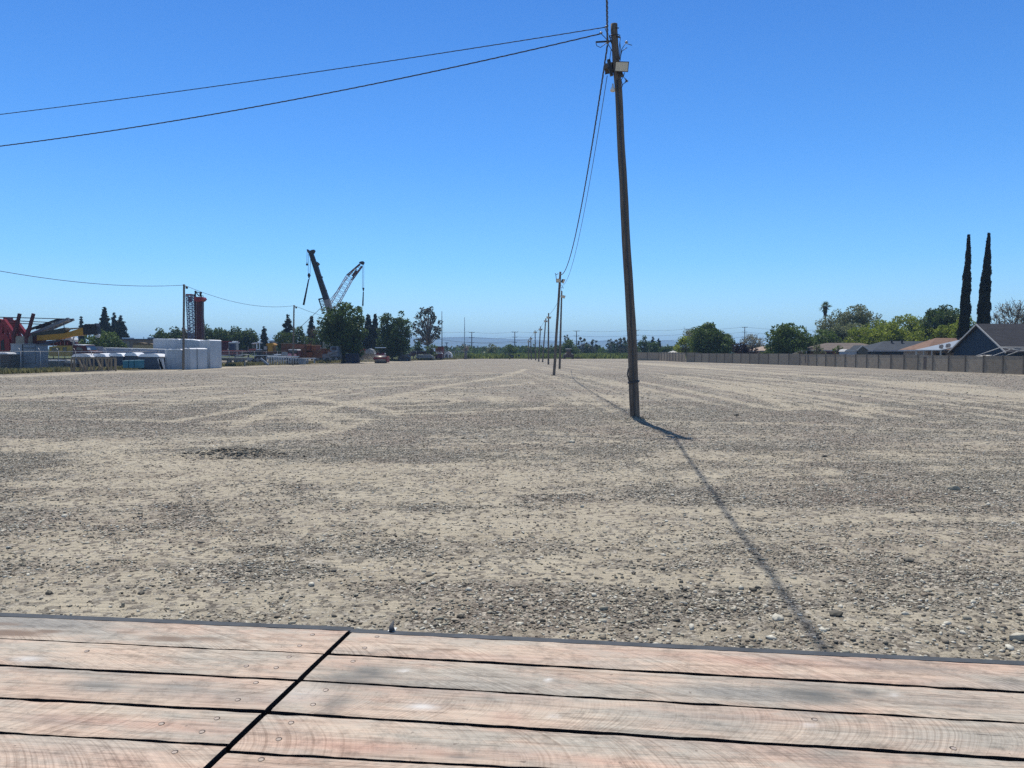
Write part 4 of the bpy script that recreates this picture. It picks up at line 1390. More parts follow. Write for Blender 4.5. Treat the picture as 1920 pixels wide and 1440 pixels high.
m = MB(); m.bb(x0_, x1_, 118, 120, 0, zt - .35); m.build('wall', mat('pale_grey_siding', (.33, .36, .38), .7), t)
m = MB(); m.prism([(x0_ - .1, zt - .34)] + [(x0_ - .1 + (x1_ - x0_ + .2) * k / 8, zt - .34 + .36 * math.sin(math.pi * (k / 8) ** .6)) for k in range(1, 8)] + [(x1_ + .1, zt - .34)], 117.9, 120.1, 'Y'); m.build('roof', TRIM, t)
# metal patio cover with two satellite dishes
pc = thing('patio_cover', 'pale metal patio roof sloping up beside the navy gable house', 'patio cover', (54, 99, 0))
m = slab_roof([Vx((53.6, 103, 2.5)), Vx((53.6, 96.6, 2.5)), Vx((60, 97.2, 3.9)), Vx((60, 103.4, 3.9))], .1); m.build('roof', mat('pale_metal_roof', (.24, .265, .28), .45, .1, .06, 2), pc)
m = MB()
for y in (97, 99, 101, 102.8): m.bb(53.7, 53.85, y, y + .15, 0, 2.39)
m.build('post', TRIM, pc)
for px, py, sz, lb in ((1766, 651, .30, 'left satellite dish on the pale patio roof'), (1779, 649.5, .34, 'right satellite dish on the pale patio roof')):
    c = P(px, py, 97.6)
    zr_ = 2.5 + (c.x - 53.6) / 6.4 * 1.4
    t = thing('satellite_dish', lb, 'satellite dish', (c.x, c.y, zr_), 'satellite dishes on the patio roof')
    m = MB(); m.tube([(c.x + .1, c.y, zr_ - .02), (c.x + .1, c.y, c.z - .1), (c.x, c.y, c.z)], .03, 6); m.build('mast', LAMPB, t)
    m = MB()
    q = Vx((-.75, -.35, .5)).normalized()
    rings = [c + q * (.0 + .16 * (k / 3) ** 2) for k in range(4)]
    m.tube(rings, [.04, sz * .45, sz * .8, sz], 12, False)
    m.tube([r_ - q * .02 for r_ in rings], [.04, sz * .45, sz * .8, sz], 12, True)
    m.build('reflector', mat('dark_dish', (.07, .07, .08), .5), t)
    m = MB(); m.tube([c - Vx((0, 0, sz * .7)), c + q * .55], .018, 5); m.ball(c + q * .55, .05); m.build('arm', LAMPB, t)
# tubular carport frame in front of the gable
t = thing('carport_frame', 'bare white tubular carport frame in front of the navy gable', 'carport', (53, 80, 0))
b = MB()
for d_, (a, c_, e_) in ((86.5, ((1829, 668), (1877, 651), (1960, 651.5))), (85.8, ((1862, 667), (1897, 654.5), (1970, 655))), (85.2, ((1885, 667.5), (1912, 657.5), (1985, 656)))):
    q = [P(*a, 87.5 - (a[0] - 1829) * .03), P(*c_, d_ - 1.5), P(*e_, 82.5)]
    b.tube([Vx((q[0].x, q[0].y, 0)), q[0], q[1], q[2], Vx((q[2].x, q[2].y, 0))], .045, 6)
b.tube([P(1877, 651, 85), P(1897, 654.5, 84.3), P(1912, 657.5, 83.7)], .04, 6)
b.build('frame', TRIM, t)
t = thing('covered_boat', 'crumpled white tarpaulin over a boat below the tubular frame', 'boat', P(1847, 668, 87.6)); t.location.z = 0
m = MB(); a, c_ = P(1835, 668, 87.6), P(1858, 668, 87.6)
m.prism([(a.x, .3), (c_.x, .3), (c_.x, a.z - .2), (c_.x - .3, a.z + .05), (a.x + 1.2, a.z + .14), (a.x + .6, a.z + .05), (a.x, a.z - .15)], 87.0, 88.6, 'Y'); m.build('tarp', TRIM, t)
m = MB(); m.bb(a.x + .1, c_.x - .1, 87.1, 88.5, 0, .3); m.build('trailer', LAMPB, t)
# awnings and a gazebo
for (q0, q1, q2, q3), d_, lb in (((( 1477, 666), (1503, 656.5), (1512, 656.5), (1500, 665)), 140, 'slanting white awning behind the wall left of the grey brown roof'),
                                 (((1380, 662), (1400, 661.5), (1412, 661.5), (1405, 663)), 160, 'orange canvas canopy just showing over the wall')):
    pts = [P(*q0, d_), P(*q1, d_ + 1), P(*q2, d_ + 5), P(*q3, d_ + 4)]
    t = thing('awning', lb, 'awning', (pts[0].x, d_, 0), 'awnings behind the wall')
    slab_roof(pts, .08).build('canopy', TRIM if d_ == 140 else mat('orange_canvas', (.5, .2, .12), .8), t)
    m = MB()
    for p in pts: m.bb(p.x - .04, p.x + .04, p.y - .04, p.y + .04, 0, p.z - .07)
    m.build('post', TRIM, t)
c = P(1262, 658.6, 192)
t = thing('gazebo', 'white topped garden gazebo behind the far wall', 'gazebo', (c.x, c.y, 0))
m = MB(); w = 1.7; zz = P(1262, 662.5, 192).z
m.add([(c.x - w, 192 - w, zz), (c.x + w, 192 - w, zz), (c.x + w, 192 + w, zz), (c.x - w, 192 + w, zz), (c.x, 192, c.z + .15)], [(0, 1, 4), (1, 2, 4), (2, 3, 4), (3, 0, 4), (3, 2, 1, 0)]); m.build('roof', TRIM, t)
m = MB()
for i in (-1, 1):
    for j in (-1, 1): m.bb(c.x + i * 1.5 - .05, c.x + i * 1.5 + .05, 192 + j * 1.5 - .05, 192 + j * 1.5 + .05, 0, zz)
m.build('post', TRIM, t)

# ------------------------------------------------------------------ trees
BARK = mat('tree_bark', (0.10, 0.08, 0.06), 0.9, 0, 0.4, 2, 0.5, 10, 0.2, (4, 4, .6))
F_DARK = foliage_mat('foliage_dark_green', (0.026, 0.048, 0.012), (0.11, 0.165, 0.04), .34)
F_DEEP = foliage_mat('foliage_conifer', (0.010, 0.017, 0.012), (0.035, 0.052, 0.032), .08)
F_MID = foliage_mat('foliage_mid_green', (0.035, 0.065, 0.012), (0.15, 0.215, 0.045), .36)
F_YEL = foliage_mat('foliage_yellow_green', (0.10, 0.14, 0.014), (0.33, 0.385, 0.05), .42)
F_OLV = foliage_mat('foliage_olive_grey', (0.08, 0.10, 0.04), (0.26, 0.28, 0.14), .38)
F_PALE = foliage_mat('foliage_pale_grey', (0.16, 0.16, 0.11), (0.36, 0.35, 0.26), .35)
F_EUC = foliage_mat('foliage_eucalyptus', (0.025, 0.035, 0.024), (0.10, 0.105, 0.065), .15)
F_PUR = foliage_mat('foliage_purple', (0.018, 0.008, 0.010), (0.05, 0.022, 0.026), .15)
F_CYP = foliage_mat('foliage_cypress', (0.006, 0.010, 0.006), (0.020, 0.028, 0.014), .04)
F_RUST = foliage_mat('foliage_rusty', (0.04, 0.035, 0.015), (0.12, 0.085, 0.04), .2)


DENS = 4.2


def cards(cen, size, nrm_bias=None, aspect=1.6, curl=0.25):
    """leaf clumps: one bent quad (two triangles, not coplanar) at each point"""
    n = len(cen)
    a = rng.normal(0, 1, (n, 3)); a /= np.linalg.norm(a, axis=1)[:, None]
    if nrm_bias is not None:
        a = a + nrm_bias; a /= np.linalg.norm(a, axis=1)[:, None]
    b = np.cross(a, rng.normal(0, 1, (n, 3))); b /= np.linalg.norm(b, axis=1)[:, None]
    L = (size * aspect * rng.uniform(.7, 1.3, n))[:, None] * .5
    W = (size * rng.uniform(.6, 1.2, n))[:, None] * .5
    c = np.cross(a, b)
    p0 = cen - a * L; p1 = cen + b * W + c * (W * curl); p2 = cen + a * L; p3 = cen - b * W + c * (W * curl)
    V = np.stack([p0, p1, p2, p3], 1).reshape(-1, 3)
    i = np.arange(n)[:, None] * 4
    Fc = np.concatenate([i + np.array([[0, 1, 2]]), i + np.array([[0, 2, 3]])], 0)
    return V, Fc


def crown_mesh(cl, per, leaf, aspect=1.6, flat=1.0, tone_jit=.22, up=0.25):
    """cl: list of (centre, radius (x,y,z), tone)"""
    cen, ton, rad = [], [], []
    for c, r, tn in cl:
        k = max(8, int(DENS * per * (r[0] * r[2]) ** .9))
        d = rng.normal(0, 1, (k, 3)); d /= np.linalg.norm(d, axis=1)[:, None]
        q = rng.uniform(.45, 1.08, k) ** .6
        p = np.array(c) + d * q[:, None] * np.array(r)
        cen.append(p); ton.append(np.clip(tn + rng.normal(0, tone_jit, k), 0, 1)); rad.append(d)
    cen = np.concatenate(cen); ton = np.concatenate(ton)
    V, Fc = cards(cen, leaf * rng.uniform(.6, 1.3, len(cen)), None, aspect)
    return V, Fc, np.repeat(ton, 4)


def limbs(b, base, targets, r, bend=.3):
    for t in targets:
        t = Vector(t)
        mid = base.lerp(t, .5) + Vector((random.uniform(-1, 1), random.uniform(-1, 1), random.uniform(-.2, .6))) * (t - base).length * bend * .3
        b.tube([base, mid, t], [r, r * .55, r * .15], 6)


def tree(px, py, d, hw, foot, label, fol, name='tree', n=26, dens=12, leaf=.38, gap=.0, shape='round', group='trees', trunk_r=.22, seed=None, clump=.30, y_sq=.9, cat='tree', trunkz=None, bare=0, flare=1.0):
    """px,py: top of the crown in the photo; d: distance; hw: half width px; foot: py where the crown ends"""
    if seed is not None:
        global rng
        random.seed(seed); rng = np.random.default_rng(seed)
    top = P(px, py, d); zb = P(px, foot, d).z; s = d / F
    R = hw * s; cz = (top.z + zb) / 2; rz_ = (top.z - zb) / 2
    root = thing(name, label, cat, (top.x, d, 0), group)
    cl = []
    for k in range(int(n * 1.7)):
        for _ in range(30):
            u = Vector((random.uniform(-1, 1), random.uniform(-1, 1), random.uniform(-1, 1)))
            if shape != 'full' and u.length > 1: continue
            if shape == 'full' and ((u.x ** 2 + u.y ** 2) ** 1.4 + max(0, u.z) ** 2.8 > 1): continue
            if shape in ('round', 'full') and u.length < .35: continue
            if shape == 'dome' and (u.x ** 2 + u.y ** 2 > (1 - max(0, u.z) ** 1.6)): continue
            break
        cr = clump * random.uniform(.65, 1.25)
        w = (1 - cr * .8)
        c = (u.x * R * w, u.y * R * y_sq * w, cz + u.z * rz_ * w)
        rr = min(R, rz_ * 1.3) * cr
        cl.append((c, (rr * 1.1, rr, rr * .85), random.uniform(.25, .75) + .12 * u.z))
    # one clump pinned at the very top
    rr = min(R, rz_) * clump
    cl.append(((random.uniform(-.1, .1) * R, 0, top.z - rr * .8), (rr, rr, rr * .85), .6))
    V, Fc, T = crown_mesh(cl, dens, leaf * .8)
    k = V[:, 2] > .05
    V[:, 2] = np.maximum(V[:, 2], .05)
    b = MB()
    tz = trunkz if trunkz is not None else max(zb + rz_ * .5, 1.0)
    fork = Vector((0, 0, max(.8, zb + (top.z - zb) * .18)))
    lean = random.uniform(-.04, .04)
    b.tube([Vector((0, 0, -.2)), Vector((0, 0, .5)), fork], [trunk_r * 1.5, trunk_r * 1.1, trunk_r * .9], 8)
    limbs(b, fork, [c for c, r, t in cl[::max(1, len(cl) // 12)]], trunk_r * .6)
    if bare:
        tw = []
        for c, r, t in cl:
            for q in range(bare):
                e = Vector(c) + Vector((random.gauss(0, 1), random.gauss(0, 1), abs(random.gauss(0, 1)) + .2)) * r[0] * .6
                b.tube([Vector(c) * .8 + fork * .2, e], [.05, .02], 4)
    b.build('trunk', BARK, root, local=True)
    link_mesh('crown', fast_mesh('crown', V, Fc, 3, tone=T), fol, root)
    return root


def conifer(px, py, d, hw, label, group, foot=None, name='conifer_tree', fol=None, layers=16, seed=1, per=80, leaf=.42, ragged=.3, columnar=False):
    global rng
    random.seed(seed); rng = np.random.default_rng(seed)
    top = P(px, py, d); R = hw * 1.2 * d / F; Ht = top.z
    root = thing(name, label, 'tree', (top.x, d, 0), group)
    b = MB(); b.tube([(0, 0, -.2), (0, 0, Ht * .5), (0, 0, Ht * .98)], [R * .11 + .06, R * .07 + .03, .03], 7)
    cen, ton = [], []
    z0 = 1.2 if foot is None else max(.6, P(px, foot, d).z)
    layers = int(layers * 1.5)
    for k in range(layers):
        t = k / (layers - 1)
        z = z0 + (Ht - z0) * t
        rr = R * 1.12 * (1 - t) ** .8 * random.uniform(1 - ragged * .8, 1.05) + .2
        nb = max(3, int(9 * (1 - t) + 3))
        for j in range(nb):
            a = random.uniform(0, 6.28)
            L = rr * random.uniform(.65, 1.1)
            zj = z; z = z + random.uniform(-.6, .6) * (Ht - z0) / layers
            e = Vector((math.cos(a) * L, math.sin(a) * L, z - L * .3))
            if k % 2 == 0: b.tube([(0, 0, z), e], [.06, .015], 4, False)
            m = max(6, int(per * L * .5))
            tt = rng.uniform(.15, 1.05, m) ** .7
            p = np.outer(tt, np.array(e) - np.array((0, 0, z))) + np.array((0, 0, z))
            sp = .26 * rr * (1.15 - tt * .7)
            p = p + rng.normal(0, 1, (m, 3)) * (sp + .08)[:, None] * np.array([1, 1, .55])
            cen.append(p); ton.append(np.clip(.45 + rng.normal(0, .25, m), 0, 1)); z = zj
    cen = np.concatenate(cen); ton = np.concatenate(ton)
    V, Fc = cards(cen, leaf * rng.uniform(.6, 1.2, len(cen)), None, 1.7)
    b.build('trunk', BARK, root, local=True)
    link_mesh('crown', fast_mesh('crown', V, Fc, 3, tone=np.repeat(ton, 4)), fol or F_DEEP, root)
    return root


def cypress(px, py, pxb, d, hw, label, seed):
    global rng
    random.seed(seed); rng = np.random.default_rng(seed)
    top = P(px, py, d); basex = P(pxb, py, d).x
    root = thing('cypress_tree', label, 'tree', (basex, d, 0), 'slim cypresses behind the houses')
    Ht = top.z; lean = top.x - basex
    R = hw * d / F
    b = MB(); b.tube([(0, 0, -.2), (lean * .2, 0, Ht * .4), (lean * .9, 0, Ht * .9)], [.28, .18, .05], 7)
    b.build('trunk', BARK, root, local=True)
    n = 15000
    t = rng.uniform(0.03, 1, n) ** 1.0
    prof = np.interp(t, [0, .1, .3, .5, .68, .8, .9, 1.0], [.75, 1.0, .95, .76, .58, .46, .24, .04])
    a = rng.uniform(0, 2 * np.pi, n)
    ns = fbm(a * 1.2, t * 22, seed, 3) - .5
    rr = R * prof * (1 + ns * 1.1) * rng.uniform(.35, 1.02, n) ** .4
    cx = lean * t ** 1.6 + (fbm(t * 6, t * 0, seed + 3, 2) - .5) * R * .35
    cen = np.stack([cx + np.cos(a) * rr, np.sin(a) * rr, t * Ht], 1)
    V, Fc = cards(cen, np.full(n, .30), np.array([0, 0, 1.6]), 2.2)
    ton = np.clip(.45 + rng.normal(0, .25, n), 0, 1)
    link_mesh('crown', fast_mesh('crown', V, Fc, 3, tone=np.repeat(ton, 4)), F_CYP, root)


GR_R = 'garden trees behind the wall'
# right side, from far to near
tree(1300, 613, 205, 24, 664, 'pale yellow green wispy tree left of the broad garden tree', F_OLV, n=22, dens=16, leaf=.34, seed=10, shape='full', group=GR_R, bare=2)
tree(1330, 605, 172, 44, 668, 'broad mid green tree with dense dome behind the far wall', F_MID, n=44, dens=26, leaf=.42, shape='dome', seed=11, group=GR_R, clump=.27)
tree(1284, 630, 186, 22, 668, 'low yellow green bush beside the far wall', F_YEL, n=16, dens=22, leaf=.36, seed=12, shape='full', group=GR_R, name='bush', cat='bush')
tree(1362, 630, 168, 20, 668, 'dark green lower tree on the right flank of the broad tree', F_MID, n=14, dens=24, leaf=.4, seed=13, shape='full', group=GR_R)
tree(1410, 626, 200, 24, 662, 'sparse pale grey tree in front of a far utility pole', F_PALE, n=26, dens=13, leaf=.3, seed=14, shape='full', group=GR_R, bare=3)
tree(1390, 642, 160, 19, 668, 'purple leaved bush above the wall', F_PUR, n=16, dens=26, leaf=.34, seed=15, shape='full', group=GR_R, name='bush', cat='bush')
tree(1411, 648, 160, 12, 668, 'small purple leaved bush beside the beige roof', F_PUR, n=9, dens=26, leaf=.3, seed=16, shape='full', group=GR_R, name='bush', cat='bush')
tree(1480, 604, 150, 43, 668, 'deep green tree standing alone left of the palm', F_MID, n=42, dens=22, leaf=.38, seed=17, shape='full', group=GR_R, clump=.25)
tree(1500, 632, 150, 34, 668, 'dark green lower tree before the awning', F_DARK, n=20, dens=22, leaf=.38, seed=18, shape='full', group=GR_R)
tree(1545, 618, 165, 34, 666, 'mid green tree under the palm', F_MID, n=26, dens=20, leaf=.4, seed=19, shape='full', group=GR_R)
tree(1568, 579, 185, 40, 664, 'tall grey green willowy tree right beside the palm', F_OLV, n=40, dens=16, leaf=.36, seed=20, shape='full', group=GR_R, clump=.24, bare=1)
tree(1612, 569, 180, 42, 664, 'tallest olive grey tree above the grey brown roof', F_OLV, n=52, dens=17, leaf=.36, seed=21, shape='full', group=GR_R, clump=.22, bare=1)
tree(1625, 612, 155, 44, 664, 'olive tree low behind the slate roof house', F_YEL, n=28, dens=20, leaf=.36, seed=22, shape='full', group=GR_R, clump=.26)
tree(1700, 588, 165, 46, 664, 'yellow green tree with feathery top behind the slate roof', F_YEL, n=44, dens=19, leaf=.36, seed=23, shape='full', group=GR_R, clump=.24, bare=1)
tree(1672, 602, 158, 36, 664, 'bright yellow green bushy tree in the middle of the gardens', F_YEL, n=26, dens=20, leaf=.36, seed=24, shape='full', group=GR_R)
tree(1735, 612, 150, 34, 664, 'bright yellow green tree above the reddish brown roof', F_YEL, n=26, dens=20, leaf=.36, seed=25, shape='full', group=GR_R)
tree(1768, 572, 150, 40, 638.0, 'dark green rounded tree left of the cypresses', F_DARK, n=36, dens=22, leaf=.4, seed=26, shape='full', group=GR_R, clump=.27)
tree(1813, 590, 128, 27, 650, 'olive green tree at the foot of the cypresses', F_YEL, n=28, dens=20, leaf=.32, seed=27, shape='full', group=GR_R)
tree(1905, 560, 135, 42, 637.0, 'bare grey tree with pale new leaves right of the cypresses', F_PALE, n=48, dens=9, leaf=.2, seed=28, shape='full', group=GR_R, bare=5, clump=.24)
tree(1870, 585, 134, 22, 637.0, 'thin bare grey tree touching the right cypress', F_PALE, n=18, dens=8, leaf=.2, seed=29, shape='full', group=GR_R, bare=5)
tree(1535, 645, 138, 16, 668, 'straggly olive shrub before the grey brown roof', F_OLV, n=12, dens=14, leaf=.25, seed=30, shape='full', group=GR_R, name='bush', cat='bush', bare=2)
tree(1572, 648, 130, 12, 668, 'low shrub left of the pale shed', F_MID, n=8, dens=16, leaf=.25, seed=31, shape='full', group=GR_R, name='bush', cat='bush')
tree(1502, 652, 136, 12, 668, 'dark shrub under the slanting awning', F_DARK, n=8, dens=16, leaf=.25, seed=32, shape='full', group=GR_R, name='bush', cat='bush')
tree(1455, 640, 175, 30, 668, 'green shrubbery filling the gap left of the deep green tree', F_MID, n=16, dens=18, leaf=.36, seed=160, shape='full', group=GR_R, name='bush', cat='bush')
tree(1530, 628, 170, 30, 668, 'mid green tree filling the gap below the palm on its left', F_MID, n=20, dens=20, leaf=.36, seed=161, shape='full', group=GR_R)
tree(1590, 606, 172, 40, 664, 'green leafy tree low in front of the willowy tree', F_OLV, n=30, dens=20, leaf=.36, seed=162, shape='full', group=GR_R)
tree(1650, 598, 172, 36, 664, 'yellow green tree joining the tallest tree and the feathery one', F_YEL, n=28, dens=20, leaf=.36, seed=163, shape='full', group=GR_R)
tree(1785, 606, 146, 34, 664, 'bright green tree below the dark rounded tree', F_YEL, n=26, dens=20, leaf=.34, seed=164, shape='full', group=GR_R)
cypress(1817.5, 443, 1811.5, 118, 8.6, 'left of the two tall dark cypresses', 40)
cypress(1853.5, 440, 1848, 117, 10.4, 'right and broader of the two tall dark cypresses', 41)

# palm
random.seed(50)
c = P(1547, 577, 196)
t = thing('palm_tree', 'fan palm with shaggy brown skirt above the garden trees', 'tree', (c.x, c.y, 0), GR_R)
b = MB(); b.tube([(0, 0, -.2), (.15, 0, c.z * .5), (0.05, 0, c.z)], [.26, .2, .18], 8); b.build('trunk', BARK, t, local=True)
V, Fc, T = [], [], []
for k in range(46):
    a = random.uniform(0, 6.28); el = random.uniform(-.9, 1.3); L = random.uniform(1.1, 2.1)
    dv = Vector((math.cos(a) * math.cos(el), math.sin(a) * math.cos(el), math.sin(el)))
    s_ = dv.cross(Vector((0, 0, 1))).normalized()
    st = Vector((0.05, 0, c.z + .1)); e1 = st + dv * L * .45
    for q in range(7):
        w = (q - 3) / 3
        tip = e1 + (dv * (1 - abs(w) * .35) + s_ * w * .9).normalized() * L * .6 - Vector((0, 0, .15 + abs(w) * .15))
        n0 = len(V)
        V += [e1, tip, e1 + s_ * .2 + Vector((0, 0, .06))]; Fc.append((n0, n0 + 1, n0 + 2)); T += [random.random()] * 3
    n0 = len(V); V += [st, e1, st + Vector((0, 0, .06))]; Fc.append((n0, n0 + 1, n0 + 2)); T += [.5] * 3
link_mesh('fronds', fast_mesh('fronds', np.array(V), np.array(Fc), 3, tone=np.array(T)), F_DARK, t)
n_ = 420
a = rng.uniform(0, 6.28, n_); zz = rng.uniform(0, 1, n_)
cen = np.stack([.05 + np.cos(a) * .42 * (1 - zz * .5), np.sin(a) * .42 * (1 - zz * .5), c.z - zz * 1.7], 1)
V, Fc = cards(cen, np.full(n_, .34), np.array([0, 0, 3.0]), 3)
link_mesh('dead_skirt', fast_mesh('skirt', V, Fc, 3, tone=np.repeat(rng.uniform(0, 1, n_), 4)), foliage_mat('dead_fronds', (.04, .028, .018), (.12, .085, .05), .1), t)

# left side
GL_ = 'trees behind the equipment yard'
conifer(196, 577, 215, 13, 'tallest dark conifer of the three left of the low building', GL_, seed=60, layers=20)
conifer(214, 588, 220, 10, 'middle dark conifer of the three beside the low building', GL_, seed=61, layers=18)
conifer(226, 594, 210, 15, 'right dark conifer of the three with a blunt top', GL_, seed=62, layers=16)
conifer(152, 596, 240, 6, 'distant conifer tip rising behind the yellow crane boom', GL_, seed=63, layers=14)
tree(190, 616, 165, 32, 668, 'mid green tree behind the yellow crane head', F_MID, n=26, dens=14, leaf=.42, seed=64, shape='full', group=GL_)
tree(218, 630, 160, 20, 668, 'dark green tree between the yellow crane and the low building', F_DARK, n=16, dens=16, leaf=.42, seed=65, shape='full', group=GL_)
tree(155, 636, 160, 16, 668, 'small green tree below the yellow crane head', F_MID, n=12, dens=14, leaf=.42, seed=66, shape='full', group=GL_)
for i, (px, py, hw, lb) in enumerate([(300, 614, 16, 'left tree of the dark row behind the wrapped loads'), (325, 611, 18, 'tree behind the left yard pole'), (352, 612, 20, 'tree behind the lattice mast'), (385, 608, 16, 'round topped tree right of the red mast'),
                                      (412, 613, 20, 'dark tree above the red container'), (440, 610, 20, 'broadest dark tree of the row above the navy cab'), (465, 615, 18, 'right end tree of the dark row')]):
    tree(px, py, 200 + i * 3, hw * 1.25, 668, lb, F_DARK if i != 2 else F_RUST, n=30, dens=12, leaf=.48, clump=.36, seed=70 + i, group=GL_)
conifer(495, 614, 215, 9, 'small dark conifer right of the white tractor', GL_, seed=80, layers=12, ragged=.5)
conifer(540, 593, 205, 18, 'irregular dark conifer behind the second yard pole', GL_, seed=81, layers=13, ragged=.6)
conifer(584, 594, 200, 10, 'narrow dark conifer just left of the big round tree', GL_, seed=82, layers=13, ragged=.5)
tree(530, 620, 190, 20, 668, 'green tree behind the box truck', F_DARK, n=18, dens=13, leaf=.45, seed=83, shape='full', group=GL_)
tree(562, 611, 188, 22, 668, 'green tree right of the second yard pole', F_DARK, n=20, dens=13, leaf=.45, seed=84, shape='full', group=GL_)
tree(590, 612, 186, 16, 668, 'rust tinged tree above the orange boxes', F_RUST, n=14, dens=13, leaf=.45, seed=85, shape='full', group=GL_)
tree(606, 605, 175, 22, 665, 'dark tree between the narrow conifer and the big round tree', F_DARK, n=18, dens=12, leaf=.45, seed=86, shape='full', group=GL_)
tree(643, 566, 150, 47, 655, 'big round dark green tree hiding the crane bases', F_DARK, n=60, dens=16, leaf=.45, seed=87, shape='full', group=GL_, trunk_r=.4, clump=.24)
tree(660, 615, 150, 30, 668, 'hanging lower boughs tree right under the big round crown', F_DARK, n=22, dens=18, leaf=.42, seed=88, shape='full', group=GL_)
conifer(690, 591, 205, 13, 'left of two dark conifers between the large trees', GL_, seed=89, layers=18)
conifer(703, 590, 206, 9, 'right of two dark conifers between the large trees', GL_, seed=90, layers=18)
tree(725, 586, 182, 20, 640, 'left top of the wide dark tree group beside the roller', F_DARK, n=26, dens=14, leaf=.45, seed=91, shape='full', group=GL_)
tree(752, 584, 180, 22, 668, 'wide dark tree with trunk shade by the parked dark car', F_DARK, n=40, dens=15, leaf=.45, seed=92, shape='full', group=GL_, trunk_r=.35, clump=.28)
tree(735, 612, 182, 30, 672, 'low dark tree behind the slim pole', F_DARK, n=34, dens=16, leaf=.45, seed=93, shape='full', group=GL_)
# airy eucalyptus with visible limbs


def euc(px, py, d, hw, foot, label, seed, n=26, leaf=.5, dens=13, group=GL_):
    random.seed(seed)
    global rng
    rng = np.random.default_rng(seed)
    top = P(px, py, d); R = hw * d / F; zb = max(0.5, P(px, foot, d).z)
    root = thing('eucalyptus_tree', label, 'tree', (top.x, d, 0), group)
    cl = []; b = MB()
    b.tube([(0, 0, -.2), (0, 0, zb * .6), (.1 * R, 0, zb + .5)], [.5, .42, .36] if d < 230 else [.3, .26, .2], 8)
    for k in range(n):
        t = (k + .5) / n
        z = zb + (top.z - zb) * (.18 + .82 * t)
        w = R * math.sin(math.pi * min(1, (.25 + .75 * t) * .92)) ** .6 * random.uniform(.35, 1)
        a = random.uniform(0, 6.28)
        c = Vector((math.cos(a) * w, math.sin(a) * w, z - .1 * R))
        rr = R * random.uniform(.16, .27)
        cl.append((tuple(c), (rr, rr, rr * .75), random.uniform(.2, .8)))
        st = Vector((.1 * R, 0, zb + (z - zb) * .25))
        b.tube([st, st.lerp(c, .5) + Vector((0, 0, -.05 * R)), c], [.24 if d < 230 else .15, .12, .04], 6)
    V, Fc, T = crown_mesh(cl, dens, leaf * .8)
    b.build('trunk', mat('pale_gum_bark', (.22, .19, .16), .8), root, local=True)
    link_mesh('crown', fast_mesh('crown', V, Fc, 3, tone=T), F_EUC, root)


euc(800, 575, 205, 30, 652, 'tall airy eucalyptus with pale branching limbs near the masts', 100, n=44)
tree(808, 644, 195, 13, 668, 'low green bush at the foot of the eucalyptus', F_MID, n=10, dens=12, leaf=.4, seed=101, shape='full', group=GL_, name='bush', cat='bush')
tree(783, 640, 200, 14, 668, 'dark bush between the wide dark tree and the eucalyptus', F_DARK, n=10, dens=14, leaf=.4, seed=102, shape='full', group=GL_, name='bush', cat='bush')
# centre, beyond the lot
GC = 'trees beyond the far end of the lot'
euc(873, 643, 222, 11, 660, 'small thin tree standing alone before the hills', 110, n=14, leaf=.35, group=GC)
tree(838, 649, 250, 3, 668, 'slim little shrub near the lamp post at the tent', F_DARK, n=5, dens=12, leaf=.4, seed=111, group=GC, name='bush', cat='bush')
tree(853, 659, 330, 11, 668, 'dark low bush right of the white tent', F_DARK, n=8, dens=8, leaf=.6, seed=112, group=GC, name='bush', cat='bush')
tree(921, 644, 300, 12, 668, 'pale wispy tree before the hills', F_OLV, n=16, dens=8, leaf=.5, seed=113, group=GC, bare=2)
tree(957, 645, 290, 16, 668, 'round mid green tree behind the road grader', F_MID, n=20, dens=10, leaf=.55, seed=114, group=GC)
tree(985, 655, 320, 8, 670, 'small dark bush left of the pole row', F_DARK, n=6, dens=9, leaf=.5, seed=115, group=GC, name='bush', cat='bush')
tree(1000, 645, 300, 7, 670, 'dark narrow bush behind the farthest poles', F_DARK, n=8, dens=9, leaf=.5, seed=116, group=GC)
tree(1016, 648, 285, 12, 670, 'mid green bush behind the fifth pole', F_MID, n=10, dens=10, leaf=.5, seed=117, group=GC, name='bush', cat='bush')
tree(1033, 645, 310, 10, 670, 'dark bush behind the fourth pole', F_DARK, n=9, dens=9, leaf=.5, seed=118, group=GC, name='bush', cat='bush')
tree(1068, 637, 280, 20, 672, 'full green tree behind the parked loader', F_MID, n=24, dens=10, leaf=.55, seed=119, group=GC)
euc(1062, 627, 330, 9, 655, 'eucalyptus top rising above the green tree near the pole row', 120, n=14, leaf=.6, dens=16, group=GC)
euc(1091, 632, 330, 11, 668, 'first dark eucalyptus right of the green tree', 121, n=18, leaf=.65, dens=17, group=GC)
euc(1112, 637, 335, 10, 668, 'second dark eucalyptus right of the green tree', 122, n=16, leaf=.65, dens=17, group=GC)
tree(1129, 650, 300, 12, 672, 'low green bush between the dark eucalyptuses', F_MID, n=10, dens=8, leaf=.55, seed=123, group=GC, name='bush', cat='bush')
euc(1144, 635, 300, 8, 668, 'slim dark eucalyptus left of the leaning pole', 124, n=16, leaf=.6, dens=18, group=GC)
euc(1165, 632, 300, 13, 668, 'broad dark eucalyptus touching the left side of the leaning pole', 125, n=24, leaf=.6, dens=18, group=GC)
euc(1183, 631, 305, 10, 668, 'dark eucalyptus behind the leaning pole', 126, n=16, leaf=.6, dens=18, group=GC)
tree(1156, 660, 250, 11, 674, 'rounded green shrub at the end of the gravel', F_MID, n=10, dens=12, leaf=.4, seed=127, group=GC, name='bush', cat='bush')
tree(1108, 664, 255, 8, 674, 'low shrub in the grass beyond the gravel', F_MID, n=8, dens=12, leaf=.35, seed=128, group=GC, name='bush', cat='bush')
